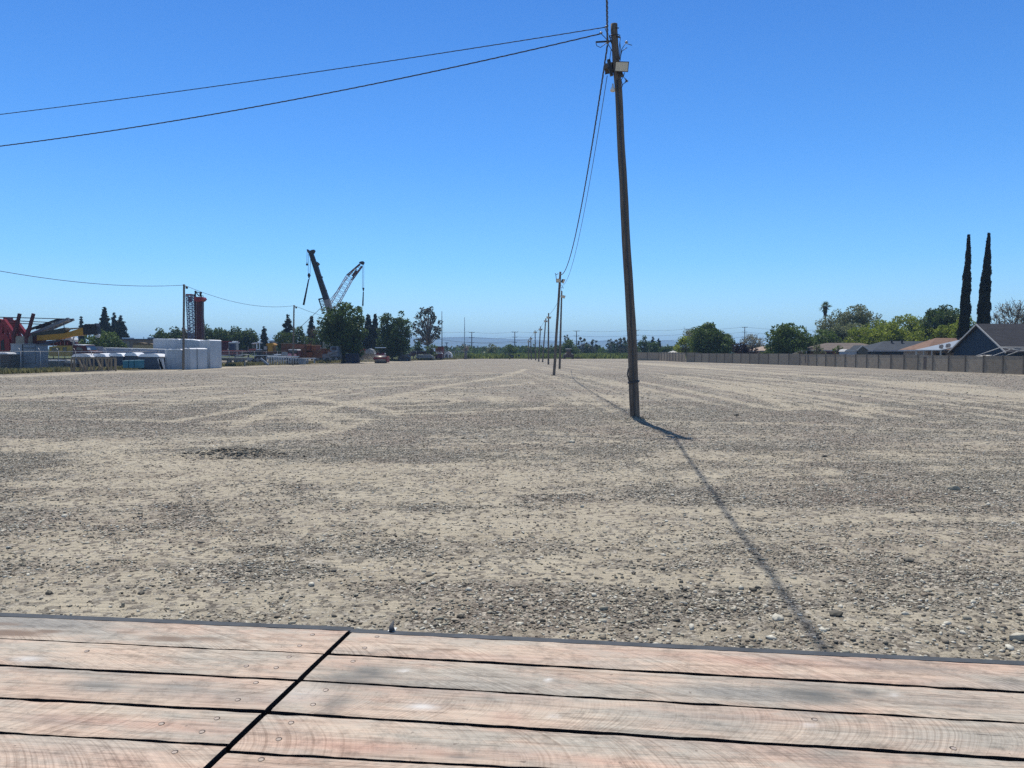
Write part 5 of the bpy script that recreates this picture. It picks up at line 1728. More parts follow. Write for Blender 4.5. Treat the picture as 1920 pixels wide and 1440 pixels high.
tree(1208, 628, 260, 14, 668, 'dark green tree just right of the leaning pole', F_DARK, n=20, dens=10, leaf=.5, seed=129, group=GC)
tree(1228, 640, 240, 14, 668, 'mid green tree above the far end of the wall', F_MID, n=14, dens=12, leaf=.45, seed=130, group=GC)
conifer(1224, 632, 300, 5, 'tiny dark conifer above the far wall', GC, seed=131, layers=9)
conifer(1235, 636, 290, 5, 'second tiny dark conifer above the far wall', GC, seed=132, layers=9)
tree(1250, 646, 235, 16, 668, 'green bushy tree left of the gazebo', F_MID, n=14, dens=12, leaf=.45, seed=133, group=GC)
tree(1272, 640, 250, 10, 668, 'dark tree top right of the gazebo', F_DARK, n=10, dens=10, leaf=.45, seed=134, group=GC)
tree(1196, 648, 230, 10, 670, 'dark bush at the corner of the wall', F_DARK, n=9, dens=14, leaf=.4, seed=135, group=GC, name='bush', cat='bush')
for i_, (px_, py_, hw_, lb_) in enumerate([(1044, 646, 10, 'dark tree tops between the second pole and the loader'), (1101, 643, 13, 'dark green crown low between the two dark eucalyptuses'), (1122, 647, 12, 'dark green crown right of the two dark eucalyptuses'), (1150, 640, 14, 'dense dark crown behind the slim eucalyptus'),
                                           (1172, 638, 13, 'dense dark crown just left of the leaning pole'), (1218, 640, 14, 'dense dark crown over the far wall right of the leaning pole'), (1262, 648, 14, 'dark crown behind the gazebo'), (990, 652, 12, 'dark crown behind the farthest two poles')]):
    tree(px_, py_, 345, hw_, 671, lb_, F_DARK, n=20, dens=9, leaf=.7, seed=170 + i_, group=GC, shape='full')
# far tree belt that reads as one mass
random.seed(140); rng = np.random.default_rng(140)
cl = []
for k in range(330):
    y = random.uniform(380, 620); x = random.uniform(-0.62, 0.62) * y
    h_ = random.uniform(1.5, 5.5); r_ = random.uniform(3, 9)
    cl.append(((x, y, h_ * .45), (r_, r_ * .6, h_ * .6), random.uniform(.2, .8)))
V, Fc, T = crown_mesh(cl, 3, 1.1)
V[:, 2] = np.maximum(V[:, 2], 0)
o = link_mesh('far_treeline', fast_mesh('far_treeline', V, Fc, 3, tone=T), F_DARK)
tag(o, 'low hazy belt of far trees and scrub under the hills', 'treeline', kind='stuff')


def grassband(name, label, pts, w, h, n, fol, seed):
    """weeds scattered along a ground polyline"""
    r = np.random.default_rng(seed)
    cen = []
    L = [(b_ - a).length for a, b_ in zip(pts[:-1], pts[1:])]
    tot = sum(L)
    for a, b_, l_ in zip(pts[:-1], pts[1:], L):
        k = int(n * l_ / tot)
        t = r.uniform(0, 1, k)
        d = (b_ - a).normalized(); q = Vector((-d.y, d.x, 0))
        o_ = r.uniform(0, w, k)
        cen.append(np.stack([a.x + (b_.x - a.x) * t + q.x * o_, a.y + (b_.y - a.y) * t + q.y * o_, np.zeros(k)], 1))
    cen = np.concatenate(cen)
    k = len(cen)
    den = fbm(cen[:, 0] * .35, cen[:, 1] * .35, seed, 3)
    keep = r.random(k) < np.clip(den * 2.6 - .6, .1, 1)
    cen = cen[keep]; den = den[keep]; k = len(cen)
    hh = h * (0.35 + den * 1.1) * r.uniform(.5, 1.2, k)
    a = r.uniform(0, 6.28, k); wd = r.uniform(.08, .22, k) * (h / .5) ** .5
    s = np.stack([np.cos(a), np.sin(a), np.zeros(k)], 1) * wd[:, None]
    ln = r.normal(0, .25, (k, 3)) * hh[:, None]; ln[:, 2] = hh
    V = np.stack([cen - s, cen + s, cen + ln + s * .3, cen + ln * .95 - s * .5], 1).reshape(-1, 3)
    i = np.arange(k)[:, None] * 4
    Fc = np.concatenate([i + np.array([[0, 1, 2]]), i + np.array([[0, 2, 3]])], 0)
    T = np.repeat(r.uniform(0, 1, k), 4)
    o = link_mesh(name, fast_mesh(name, V, Fc, 3, tone=T), fol)
    tag(o, label, name.replace('_', ' '), kind='stuff')


F_WEED = foliage_mat('foliage_dry_weeds', (0.15, 0.145, 0.06), (0.34, 0.31, 0.15), .3)
F_CROP = foliage_mat('foliage_green_weeds', (0.11, 0.14, 0.03), (0.30, 0.33, 0.09), .35)
grassband('roadside_weeds', 'strip of yellow green weeds between the yard fence and the dirt road', [G(-200, 711), G(0, 702), G(200, 694.5), G(344, 691.5), G(430, 686.8), G(560, 683), G(640, 680), G(760, 676.5), G(860, 673.8)], 5.0, .45, 26000, F_WEED, 150)
grassband('field_weeds', 'band of tall green weeds beyond the far end of the gravel', [Vector((-22, 232, 0)), Vector((10, 233, 0)), Vector((44, 234, 0))], 60, 1.25, 42000, F_CROP, 151)

# ------------------------------------------------------------------ equipment yard on the left
RED = mat('crane_red', (0.22, 0.013, 0.016), 0.5, 0.1, 0.25, 1.5)
DRED = mat('dull_dark_red', (0.065, 0.010, 0.014), 0.6, 0.1, 0.3, 1.2)
YEL = mat('machine_yellow', (0.44, 0.22, 0.015), 0.5, 0.1, 0.2, 1.5)
ORG = mat('rusty_orange', (0.20, 0.06, 0.022), 0.7, 0.0, 0.3, 1.2)
BLK = mat('machine_black', (0.018, 0.017, 0.018), 0.55, 0.2, 0.3, 2)
RUB = mat('tyre_rubber', (0.02, 0.02, 0.02), 0.85, 0, 0.2, 8)
BLUG = mat('blue_grey_steel', (0.17, 0.20, 0.235), 0.5, 0.3, 0.12, 0.8)
GRNG = mat('green_grey_box', (0.11, 0.13, 0.125), 0.7, 0, 0.2, 1)
WRAP = mat('silver_wrap', (0.42, 0.45, 0.48), 0.45, 0.0, 0.12, 0.6, 0.5, 1.5)
WWRAP = mat('white_wrap', (0.86, 0.86, 0.86), 0.45, 0.0, 0.05, 0.8, 0.6, 1.2)
NAVYP = mat('navy_paint', (0.03, 0.045, 0.085), 0.5, 0.1, 0.2, 1)
TEAL = mat('teal_plastic', (0.025, 0.15, 0.21), 0.5, 0, 0.15, 1)
TIMB = mat('weathered_timber', (0.24, 0.19, 0.13), 0.85, 0, 0.25, 1.5)
GLASSD = mat('dark_cab_glass', (0.03, 0.04, 0.05), 0.12, 0, 0.1, 2, spec=0.7)
GREYS = mat('grey_girder', (0.22, 0.235, 0.25), 0.55, 0.3, 0.2, 1)
GC2 = 'cranes and rigs in the yard'


class Q:
    """draws at distance d with photo pixels; depth along Y"""

    def __init__(s, d): s.d = d; s.s = d / F

    def p(s, px, py, dy=0): 
        v = P(px, py, s.d); return Vector((v.x, v.y + dy, max(v.z, 0) if py > 672 else v.z))

    def box(s, m, x0, x1, y0, y1, dep, dy=0):
        a, b_ = s.p(x0, y0), s.p(x1, y1)
        z1 = max(0.0, b_.z)
        m.bb(a.x, b_.x, s.d + dy, s.d + dy + dep, z1, a.z); return m

    def poly(s, m, pts, dep, dy=0):
        q = [s.p(*t) for t in pts]
        m.prism([(v.x, v.z) for v in q], s.d + dy, s.d + dy + dep, 'Y'); return m

    def bar(s, m, a, b_, w, h=None, dy=0, dyb=None):
        m.bar(s.p(*a, dy), s.p(*b_, dy if dyb is None else dyb), w, h); return m


def T_(name, label, cat, px, d, group=None):
    return thing(name, label, cat, (P(px, 658, d).x, d, 0), group)


def wheel(root, x, y, r, w, axis='Y', z=None):
    m = MB(); c = Vector((x, y, z if z is not None else r))
    A = Vector((0, 1, 0)) if axis == 'Y' else Vector((1, 0, 0))
    m.tube([c - A * w / 2, c - A * w * .42, c + A * w * .42, c + A * w / 2], [r * .93, r, r, r * .93], 18, True)
    o = m.build('wheel', RUB, root)
    m = MB(); m.tube([c - A * (w / 2 + .02), c + A * (w / 2 + .02)], r * .5, 12)
    m.build('rim', GREYS, o)
    return o


def chassis(root, x0, x1, y, w, z=1.0, rw=.5, n=4, m_=None):
    m = MB(); m.bb(x0, x1, y - w / 2 + .25, y + w / 2 - .25, z - .15, z + .15); m.build('chassis', m_ or BLK, root)
    for k in range(n):
        x = x0 + rw + (x1 - x0 - 2 * rw) * k / (n - 1)
        for s in (-1, 1): wheel(root, x, y + s * (w / 2 - .15), rw, .3)


def lattice(m, a, b_, w0, w1, n, r=.05, cross=True, up=(0, 0, 1), chord=None):
    a, b_ = Vector(a), Vector(b_)
    d = (b_ - a).normalized(); s1 = d.cross(Vector((0, 1, 0))).normalized(); s2 = d.cross(s1)
    def pt(t, i, j):
        w = (w0 + (w1 - w0) * t) / 2
        return a.lerp(b_, t) + s1 * (i * w) + s2 * (j * w)
    cs = [(-1, -1), (1, -1), (1, 1), (-1, 1)]
    for c in cs: m.bar(pt(0, *c), pt(1, *c), chord or r * 1.6)
    for k in range(n):
        t0, t1 = k / n, (k + 1) / n
        for q in range(4):
            c0, c1 = cs[q], cs[(q + 1) % 4]
            m.bar(pt(t0, *(c0 if k % 2 else c1)), pt(t1, *(c1 if k % 2 else c0)), r)
            if cross: m.bar(pt(t1, *c0), pt(t1, *c1), r)


# --- chain link fence
FP = [G(-120, 706.5), G(0, 700), G(200, 692), G(344, 689.6), G(430, 685.5), G(560, 682), G(640, 679), G(760, 676), G(868, 673.3)]


def link_mat():
    m = bpy.data.materials.new('chain_link'); m.use_nodes = True
    n, l = nt(m); b = n['Principled BSDF']; b.inputs['Base Color'].default_value = (.25, .25, .25, 1); b.inputs['Metallic'].default_value = .6; b.inputs['Roughness'].default_value = .5
    tc = n.new('ShaderNodeTexCoord'); sp = n.new('ShaderNodeSeparateXYZ'); l.new(tc.outputs['Object'], sp.inputs[0])
    def M(op, a, bb):
        q = n.new('ShaderNodeMath'); q.operation = op
        for i, v in enumerate((a, bb)):
            if isinstance(v, (int, float)): q.inputs[i].default_value = v
            else: l.new(v, q.inputs[i])
        return q.outputs[0]
    u = M('PINGPONG', M('ADD', sp.outputs[1], sp.outputs[2]), .04); v = M('PINGPONG', M('SUBTRACT', sp.outputs[1], sp.outputs[2]), .04)
    w = M('MAXIMUM', M('LESS_THAN', u, .0042), M('LESS_THAN', v, .0042))
    t = n.new('ShaderNodeBsdfTransparent'); mx = n.new('ShaderNodeMixShader')
    l.new(w, mx.inputs[0]); l.new(t.outputs[0], mx.inputs[1]); l.new(b.outputs[0], mx.inputs[2]); l.new(mx.outputs[0], n['Material Output'].inputs[0])
    return m


LINKM = link_mat()
FN = thing('chain_link_fence', 'galvanised chain link fence along the front of the equipment yard', 'fence', FP[0])
rails = MB()
for a, b_ in zip(FP[:-1], FP[1:]):
    L = (b_ - a).length; n_ = max(1, round(L / 3.1)); d = (b_ - a) / n_
    for k in range(n_):
        q = a + d * k
        m = MB(); m.tube([(q.x, q.y, -.1), (q.x, q.y, 2.34)], .042, 6)
        if q.y < 125:
            m.tube([(q.x, q.y, 2.34), (q.x - .28, q.y + .12, 2.68)], .028, 5)
        m.build('fence_post', GALV, FN)
    rails.tube([a + Vector((0, 0, 2.3)), b_ + Vector((0, 0, 2.3))], .032, 6)
    m = MB(); m.add([a, b_, b_ + Vector((0, 0, 2.28)), a + Vector((0, 0, 2.28)), a + Vector((.01, .01, 0)), b_ + Vector((.01, .01, 0)), b_ + Vector((.01, .01, 2.28)), a + Vector((.01, .01, 2.28))], [(0, 1, 2, 3)])
    m.v = m.v[:4]
    m.build('wire_mesh', LINKM, FN)
rails.build('top_rail', GALV, FN)

# --- far left: red gantry with struts and grey ramp
q = Q(104)
t = T_('crawler_crane', 'dark red crawler crane with A frame gantry at the far left edge', 'crane', 8, 104, GC2)
m = MB(); q.poly(m, [(-30, 694), (-30, 626), (-4, 624), (12, 626), (17, 636), (18, 662), (14, 694)], 3.2); m.build('body', RED, t)
m = MB(); q.poly(m, [(2, 657), (2, 640), (7, 636), (9, 657)], .1, -.06); m.build('opening', BLK, t)
m = MB()
for dy in (0.3, 2.8):
    q.bar(m, (0, 627), (3, 600), .5, .4, dy); q.bar(m, (4, 600), (26, 630), .6, .5, dy); q.bar(m, (5, 602), (11, 627), .35, .35, dy); q.bar(m, (-16, 627), (1, 599), .5, .4, dy)
q.bar(m, (-2, 600), (6, 599), 1.2, .7, 1.5)
m.build('gantry', RED, t)
m = MB()
for k, (y0, y1) in enumerate(((594.5, 597.2), (600, 604), (604.8, 607))):
    m.tube([q.p(-14, y0 - .5, 1), q.p(122 - 30 * k, y1, 2)], .06, 5)
m.build('pendant_line', BLK, t)
m = MB(); q.box(m, -30, 12, 676, 700, 1.2, -.4); q.box(m, -30, 12, 676, 700, 1.2, 2.6); m.build('track', BLK, t)
m = MB(); q.box(m, 19, 28, 630, 648, 2.2, .2); m.build('counterweight', mat('magenta_red', (0.30, 0.015, 0.04), .5), t)
m = MB(); q.box(m, 28, 44, 630, 646, 2.0, .1); m.build('cab', mat('beige_panel', (.27, .26, .21), .7), t)
for a, b_, c in (((25, 632), (31, 614), (37, 588)), ((49, 632), (55, 616), (63, 588))):
    s = T_('steel_strut', 'upright dark steel strut with bent foot, %s of the pair in front of the sky' % ('left' if a[0] == 25 else 'right'), 'strut', a[0], 102, 'struts of the stacked crane sections')
    z0 = Q(102)
    m = MB(); m.bar(z0.p(*a), z0.p(*b_), .42, .4); m.bar(z0.p(*b_), z0.p(*c), .34, .32); m.bar(z0.p(*a), Vector((z0.p(*a).x, 102, 0)), .3, .3)
    m.build('strut', DRED, s)
# grey boom sections sloping up right
q = Q(108)
t = T_('boom_section', 'grey steel boom section sloping up to the right above the yellow boom', 'crane part', 95, 108, GC2)
m = MB(); m.bar(q.p(52, 630), q.p(129, 598), .55, .38)
for k in range(7):
    u = k / 6; a = q.p(60 + 60 * u, 627 - 25 * u); m.bar(a, a + Vector((0, 1.6, 0)), .14)
m.bar(q.p(52, 630, 1.6), q.p(126, 598, 1.6), .4, .3)
m.build('girder', GREYS, t)
m = MB(); m.bar(q.p(30, 624, .8), q.p(100, 600, .8), .35, .3); m.bar(q.p(60, 616, .9), q.p(98, 606, .9), .25)
q.poly(m, [(95, 603), (102, 597), (122, 597), (108, 604)], 1.2, .5); m.build('truss', BLK, t)
m = MB()
for x, y in ((99, 612), (120, 605)): m.tube([q.p(x, y), Vector((q.p(x, y).x, 108, .1))], .06, 5)
m.build('prop', GREYS, t)
# yellow telescopic crane
q = Q(106)
t = T_('truck_crane', 'yellow telescopic truck crane with boom lowered to the right and black boom head', 'crane', 120, 106, GC2)
m = MB(); q.poly(m, [(69, 638.5), (69, 629), (120, 625), (155, 614), (156, 628), (130, 631), (105, 637)], 1.1); m.build('boom', YEL, t)
m = MB(); q.poly(m, [(58, 631), (58, 625), (90, 620), (121, 614), (126, 617), (118, 625), (69, 629)], .9, .1); m.build('inner_boom', mat('dark_olive_steel', (.045, .045, .03), .6), t)
m = MB(); q.poly(m, [(155, 628), (153, 611), (158, 609), (174, 609), (178, 606), (181, 612), (182, 626), (178, 628), (170, 627)], 1.0, .05)
for x in (162, 168, 175): m.disc(q.p(x, 611, .5), .28, 10, 'Y', 1.3)
m.build('boom_head', BLK, t)
m = MB(); m.disc(q.p(179.5, 629, .5), .3, 12, 'Y', .4); m.build('sheave', mat('pale_sheave', (.5, .5, .48), .5), t)
m = MB(); q.poly(m, [(122, 616), (133, 615), (152, 614), (151, 616), (134, 618), (124, 619)], .12, -.08); m.build('boom_chain', TIMB, t)
m = MB(); q.poly(m, [(46, 648), (46, 632), (69, 630), (69, 650)], 2.2); m.build('turntable', DRED, t)
m = MB(); q.poly(m, [(68, 646), (110, 637), (111, 640), (72, 650)], .5, -.2); m.build('lift_cylinder', NAVYP, t)
m = MB(); q.poly(m, [(92, 668), (92, 650), (110, 648), (132, 648), (132, 668)], 2.4); m.build('cab', mat('dusty_yellow', (.40, .27, .05), .6), t)
m = MB(); q.box(m, 118, 125, 651, 658, .1, -.06); q.poly(m, [(97, 652), (111, 652), (112, 656), (106, 659), (98, 658)], .1, -.06); m.build('cab_window', GLASSD, t)
a, b_ = q.p(62, 670), q.p(150, 670)
chassis(t, a.x, b_.x, 107.2, 2.6, 1.2, .55, 5)
# red rig behind it and the red truck
q = Q(112)
t = T_('drill_rig', 'maroon drill rig with mast rack and white hood behind the yellow cab', 'rig', 105, 112, GC2)
m = MB(); q.poly(m, [(70, 648), (70, 641), (112, 637), (130, 638), (135, 648)], 2); m.build('rack', DRED, t)
m = MB()
for k in range(9): q.box(m, 74 + 6.5 * k, 75.5 + 6.5 * k, 641, 647, .1, -.05)
m.build('rungs', mat('rung_pink', (.35, .12, .14), .6), t)
m = MB(); q.poly(m, [(115, 637), (120, 633), (134, 632), (137, 637), (135, 641), (128, 637)], 1.6, -.2); m.build('hood', WHITEP, t)
m = MB(); m.tube([q.p(134, 634), q.p(139, 640), q.p(139, 648)], .12, 6); m.build('hose', GREYS, t)
a, b_ = q.p(72, 670), q.p(134, 670)
chassis(t, a.x, b_.x, 113.2, 2.4, 1.0, .5, 3)
q = Q(100)
t = T_('truck', 'maroon conventional truck facing right with white roof edge', 'truck', 153, 100, 'vehicles in the yard')
m = MB(); q.poly(m, [(137, 671), (137, 648), (141, 646), (160, 647), (163, 657), (176, 660), (178, 671)], 2.3); m.build('cab', DRED, t)
m = MB(); q.poly(m, [(143, 656), (145, 650), (153, 652), (157, 657)], .1, -.06); m.build('side_window', GLASSD, t)
m = MB(); q.poly(m, [(158, 656), (156, 649), (161, 649), (164, 656)], 2.2, .05); m.build('windscreen', GLASSD, t)
m = MB(); q.poly(m, [(139, 647), (141, 645.5), (160, 646.5), (160, 648), (141, 647)], 2.35, -.03); q.box(m, 166, 170, 652, 656, .2, -.3); m.build('roof_trim', WHITEP, t)
m = MB(); m.tube([q.p(135, 668, .3), q.p(135, 634, .3), q.p(137, 631, .3)], .1, 6); m.build('exhaust', GREYS, t)
a, b_ = q.p(128, 670), q.p(176, 670)
chassis(t, a.x, b_.x, 101.2, 2.2, .9, .5, 2)
# near boxes by the fence
GB = 'boxes and bundles stored along the fence'
q = Q(90)
t = T_('steel_tank', 'tall blue grey steel tank box, left of the two at the far left', 'tank', 31, 90, GB)
m = MB(); q.box(m, 20, 42.6, 645, 698, 2.4); m.build('shell', BLUG, t)
m = MB(); q.box(m, 19.5, 43, 644.2, 645.6, 2.5, -.06); q.box(m, 19.6, 42.8, 657, 658.5, .08, -.09); m.build('band', GREYS, t)
t = T_('steel_tank', 'tall blue grey steel tank box with ribbed top, right one of the pair', 'tank', 56, 90, GB)
m = MB(); q.box(m, 43.4, 68, 646, 698, 2.4); m.build('shell', BLUG, t)
m = MB(); q.box(m, 43.5, 67.5, 651.5, 653, .08, -.09); q.box(m, 43.5, 68, 680.7, 682.2, .08, -.09); q.box(m, 66.5, 68.4, 646, 698, .08, -.09); q.box(m, 43, 70, 645.6, 646.6, 2.5, -.05); m.build('band', mat('dark_band', (.08, .09, .10), .5), t)
for k, x in enumerate((46, 56)):
    pass
q = Q(88)
t = T_('timber_stack', 'dark stack of boards under a white sheet at the left edge by the fence', 'timber stack', 4, 88, GB)
m = MB()
for k in range(9): q.box(m, -20, 17 - (k % 2), 664 + k * 4, 667.4 + k * 4, 2.2, random.uniform(-.05, .05))
m.build('boards', mat('dark_boards', (.075, .065, .05), .9), t)
m = MB(); q.poly(m, [(-22, 664), (-22, 660.5), (10, 661), (15, 662), (16, 664)], 2.4, -.1); m.build('sheet', WWRAP, t)
q = Q(93)
t = T_('storage_box', 'low green grey box with white lid beside the steel tanks', 'box', 86, 93, GB)
m = MB(); q.box(m, 69.5, 103.5, 677, 697, 2.0); m.build('body', GRNG, t)
m = MB(); q.box(m, 69, 104, 675, 677, 2.1, -.05); m.build('lid', WWRAP, t)
m = MB(); q.box(m, 73.5, 77, 681.5, 686, .04, -.03); q.box(m, 85, 87, 682, 686, .04, -.03); m.build('notice', mat('pale_notice', (.26, .31, .29), .7), t)
t = T_('flat_trailer', 'low grey trailer bed with clutter right of the green grey box', 'trailer', 120, 95, GB)
q = Q(95)
m = MB(); q.box(m, 105, 131, 680, 683, 2.2); m.build('bed', GREYS, t)
m = MB(); q.poly(m, [(107, 680), (111, 675), (119, 674.5), (128, 676), (130, 680)], 1.4, .3); m.build('load', mat('pale_scrap', (.4, .4, .38), .7), t)
for x in (110, 126):
    p_ = q.p(x, 680); wheel(t, p_.x, 95.2, .45, .25); wheel(t, p_.x, 96.8, .45, .25)
# timber frames standing in a row (weathered A and N shaped racks)
q = Q(87)
t = T_('timber_rack', 'row of weathered timber frames with diagonal braces leaning at the fence', 'rack', 176, 87, GB)
m = MB()
for y in (671, 697):
    m.bar(q.p(134, y), q.p(218, y + (.5 if y < 690 else -3.5)), .12, .12)
for i, (x, xx) in enumerate(((134, 134), (139, 139), (146, 158), (157, 157), (163, 163), (167, 172), (176, 176), (181, 192), (192, 192), (198, 202), (205, 201), (209, 209), (216, 216))):
    y1 = 697 - (x - 134) * .04
    m.bar(q.p(x, 672), q.p(xx, y1), .15, .14)
for x, xx in ((146, 146), (150, 157), (181, 181), (186, 186), (199, 199), (213, 213)):
    m.bar(q.p(x, 673, .5), q.p(xx, 696, .5), .13, .12)
m.build('frame', TIMB, t)
for i, (x0, x1, yt, d, lb) in enumerate(((134, 172, 664, 97, 'long low bundle under white plastic behind the timber frames, left part'), (172, 200, 663.5, 98, 'low bundle under wavy white plastic, middle part'),
                                         (201, 232, 663, 99, 'low bundle under white plastic left of the teal crates'), (233, 258, 662, 99, 'humped white plastic bundle above the teal crates'), (259, 301, 664, 98, 'last white plastic bundle with torn end left of the wrapped stack'))):
    q = Q(d)
    t = T_('wrapped_bundle', lb, 'bundle', (x0 + x1) / 2, d, GB)
    m = MB(); q.box(m, x0 + .6, x1 - .6, yt + 4, 692, 2.0); m.build('load', mat('dark_blue_load', (.06, .075, .10), .6), t)
    m = MB(); top = [(x0, yt + 5)] + [(x0 + (x1 - x0) * k / 7, yt + 1.6 - 2.4 * math.sin(math.pi * k / 7) ** .7 + random.uniform(-.3, .4)) for k in range(1, 7)] + [(x1, yt + 5.4)]
    q.poly(m, top, 2.3, -.1); m.build('plastic_cover', WWRAP, t)
q = Q(93)
for k, (x0, x1) in enumerate(((230, 240.5), (241.5, 251), (252, 261.5))):
    t = T_('crate', ['left teal crate', 'middle teal crate', 'right teal crate with pale rim'][k] + ' behind the fence', 'crate', (x0 + x1) / 2, 93, GB)
    m = MB(); q.box(m, x0, x1, 677 - .4 * k, 690, 1.2); m.build('body', TEAL, t)
    m = MB(); q.box(m, x0 - .3, x1 + .3, 675.8 - .4 * k, 677 - .4 * k, 1.3, -.05); m.build('rim', mat('pale_teal', (.25, .42, .46), .5), t)
q = Q(94)
t = T_('plank_pile', 'leaning pale boards at the torn end of the white bundles', 'boards', 302, 94, GB)
m = MB(); 
for x, xx in ((297, 305), (300, 303), (304, 307)): q.bar(m, (x, 672), (xx, 692.5), .12, .3)
m.build('board', WRAP, t)


def wrapped(x0, x1, yt0, yt1, d, dep, label, side=0, yb=694):
    q = Q(d)
    t = T_('wrapped_stack', label, 'wrapped load', (x0 + x1) / 2, d, 'wrapped loads standing by the fence')
    m = MB()
    a, b_ = q.p(x0, yt0 + 1.2), q.p(x1, yt1 + 1.2)
    n_ = 7
    for k in range(n_):
        u0, u1 = k / n_, (k + 1) / n_
        za, zb_ = a.z + (b_.z - a.z) * u0, a.z + (b_.z - a.z) * u1
        xa, xb_ = a.x + (b_.x - a.x) * u0, a.x + (b_.x - a.x) * u1
        j0, j1 = (.05 * (k % 2)), (.05 * ((k + 1) % 2))
        m.add([(xa, d - j0, 0), (xb_, d - j1, 0), (xb_, d + dep, 0), (xa, d + dep, 0), (xa, d - j0, za), (xb_, d - j1, zb_), (xb_, d + dep, zb_), (xa, d + dep, za)],
              [(0, 3, 2, 1), (4, 5, 6, 7), (0, 1, 5, 4), (2, 3, 7, 6)] + ([(3, 0, 4, 7)] if k == 0 else []) + ([(1, 2, 6, 5)] if k == n_ - 1 else []))
    m.build('wrapping', WRAP, t)
    m = MB()
    tp = [(x0 - .5, yt0 + 1.3)] + [(x0 + (x1 - x0) * k / 9, yt0 + (yt1 - yt0) * k / 9 + random.uniform(-.6, .3)) for k in range(1, 9)] + [(x1 + .4, yt1 + 1.4)]
    q.poly(m, tp, dep + .2, -.1); m.build('cover', WWRAP, t)


wrapped(287, 338, 634.5, 636, 112, 5, 'tall wrapped load left of the yard pole, upper row')
wrapped(338, 374, 635.5, 638, 108, 4, 'tall wrapped load right of the yard pole with bright top')
wrapped(374, 394, 638.5, 637, 104, 4, 'tallest wrapped load at the right end, bluish side')
wrapped(309, 341, 655, 654.5, 99, 3.5, 'lower wrapped load left of the yard pole, front row')
wrapped(342, 357, 653.5, 653, 98, 3.0, 'narrow wrapped load just right of the yard pole, front row')
wrapped(358, 371, 652.5, 653, 100, 3.0, 'rightmost lower wrapped load of the front row')
q = Q(108)
t = T_('box_trailer', 'long pale box trailer with white roof line behind the bundles', 'trailer', 240, 108, 'vehicles in the yard')
m = MB(); q.poly(m, [(184, 684), (184, 653), (274, 655), (310, 656), (310, 686)], 2.5); m.build('body', mat('blue_white_side', (.34, .38, .46), .5), t)
m = MB(); q.poly(m, [(183.5, 653), (190, 651.6), (274, 653.8), (310, 655), (310, 656.2), (274, 655)], 2.6, -.05); m.build('roof', WHITEP, t)
for x in (195, 205, 290, 300):
    p_ = q.p(x, 680); wheel(t, p_.x, 108.3, .5, .3)
t = T_('power_box', 'small pale box at the left end of the long trailer', 'box', 182, 106, GB)
q = Q(106); m = MB(); q.box(m, 179, 186, 649.5, 660, 1.0); m.bb(q.p(179, 650).x, q.p(186, 650).x, 106, 107, 0, q.p(0, 660).z); m.build('body', mat('pinkish_panel', (.34, .30, .31), .7), t)
m = MB(); q.box(m, 181, 184, 652, 656, .05, -.04); m.build('vent', GREYS, t)
# low buildings of the yard
q = Q(190)
t = T_('yard_building', 'low dark flat roofed yard building with window band left of the wrapped loads', 'building', 250, 190, 'yard buildings')
m = MB(); q.box(m, 215, 292, 637.5, 668, 12); m.build('wall', mat('taupe_wall', (.13, .115, .10), .8), t)
m = MB(); q.box(m, 213, 293, 635.2, 637.5, 13, -.4); m.build('roof', mat('dark_flat_roof', (.05, .05, .06), .8), t)
m = MB()
for x in (224, 231, 238):
    m = MB(); q.box(m, x, x + 5, 640, 652, .1, -.06); m.build('window', GLASSD, t)
m = MB(); q.box(m, 221, 233, 632.6, 635.2, 3, 2); m.build('roof_unit', WHITEP, t)
m = MB(); q.box(m, 269, 276, 632.4, 635.2, 2, 2); q.box(m, 261.6, 262.4, 631, 635.2, .1, 2); m.build('roof_unit', GREYS, t)
q = Q(150)
t = T_('material_bay', 'long ochre loading bay with stacked boards before the low dark building', 'loading bay', 268, 150, 'yard buildings')
m = MB(); q.box(m, 249, 292, 647, 668, 3); m.build('wall', mat('ochre_board', (.30, .24, .12), .8), t)
m = MB(); q.poly(m, [(249, 647), (251, 643), (262, 642), (272, 644), (280, 643.5), (290, 647)], 2); m.build('load', mat('brown_load', (.12, .09, .05), .9), t)
q = Q(230)
t = T_('yard_building', 'distant pale blue grey shed roof right of the yellow machine', 'building', 525, 230, 'yard buildings')
m = MB(); q.poly(m, [(505, 668), (505, 640), (528, 639), (550, 644), (550, 668)], 15); m.build('wall', mat('blue_grey_wall', (.15, .18, .21), .8), t)
m = MB(); q.poly(m, [(504, 640.6), (504, 638.6), (528, 637.6), (552, 642.6), (551, 645)], 16, -.5); m.build('roof', mat('pale_blue_roof', (.35, .42, .47), .6), t)

# --- lattice mast and red drilling mast
q = Q(150)
t = T_('lattice_mast', 'leaning red and white lattice mast left of the thick red mast', 'mast', 360, 150, GC2)
m = MB(); lattice(m, q.p(362, 668), q.p(356, 553), 1.05, 1.1, 34, .07, chord=.12)
m.build('lattice', mat('mast_steel_blue', (.13, .15, .22), .5, .2, .2, 2), t)
m = MB(); q.box(m, 350.3, 361.8, 551.5, 554.2, 1.3, -.6); q.poly(m, [(353, 556), (360, 556), (358, 566), (356, 566)], .9, -.4); m.build('crown_block', RED, t)
m = MB(); q.box(m, 354, 371, 656, 684, 2.5); m.build('base', DRED, t)
t = T_('drilling_mast', 'thick dark red drilling mast with crown platform behind the wrapped loads', 'mast', 373, 146, GC2)
q = Q(146)
m = MB(); q.poly(m, [(367, 670), (366.3, 560), (378, 560), (378.4, 640), (379.5, 670)], 1.1)
q.box(m, 365, 367, 563, 640, .4, -.2); q.box(m, 376.2, 378.9, 566, 640, .4, -.25); m.build('mast', DRED, t)
m = MB()
for k in range(24): q.box(m, 367.4, 369, 565 + k * 3.1, 566.6 + k * 3.1, .06, -.05)
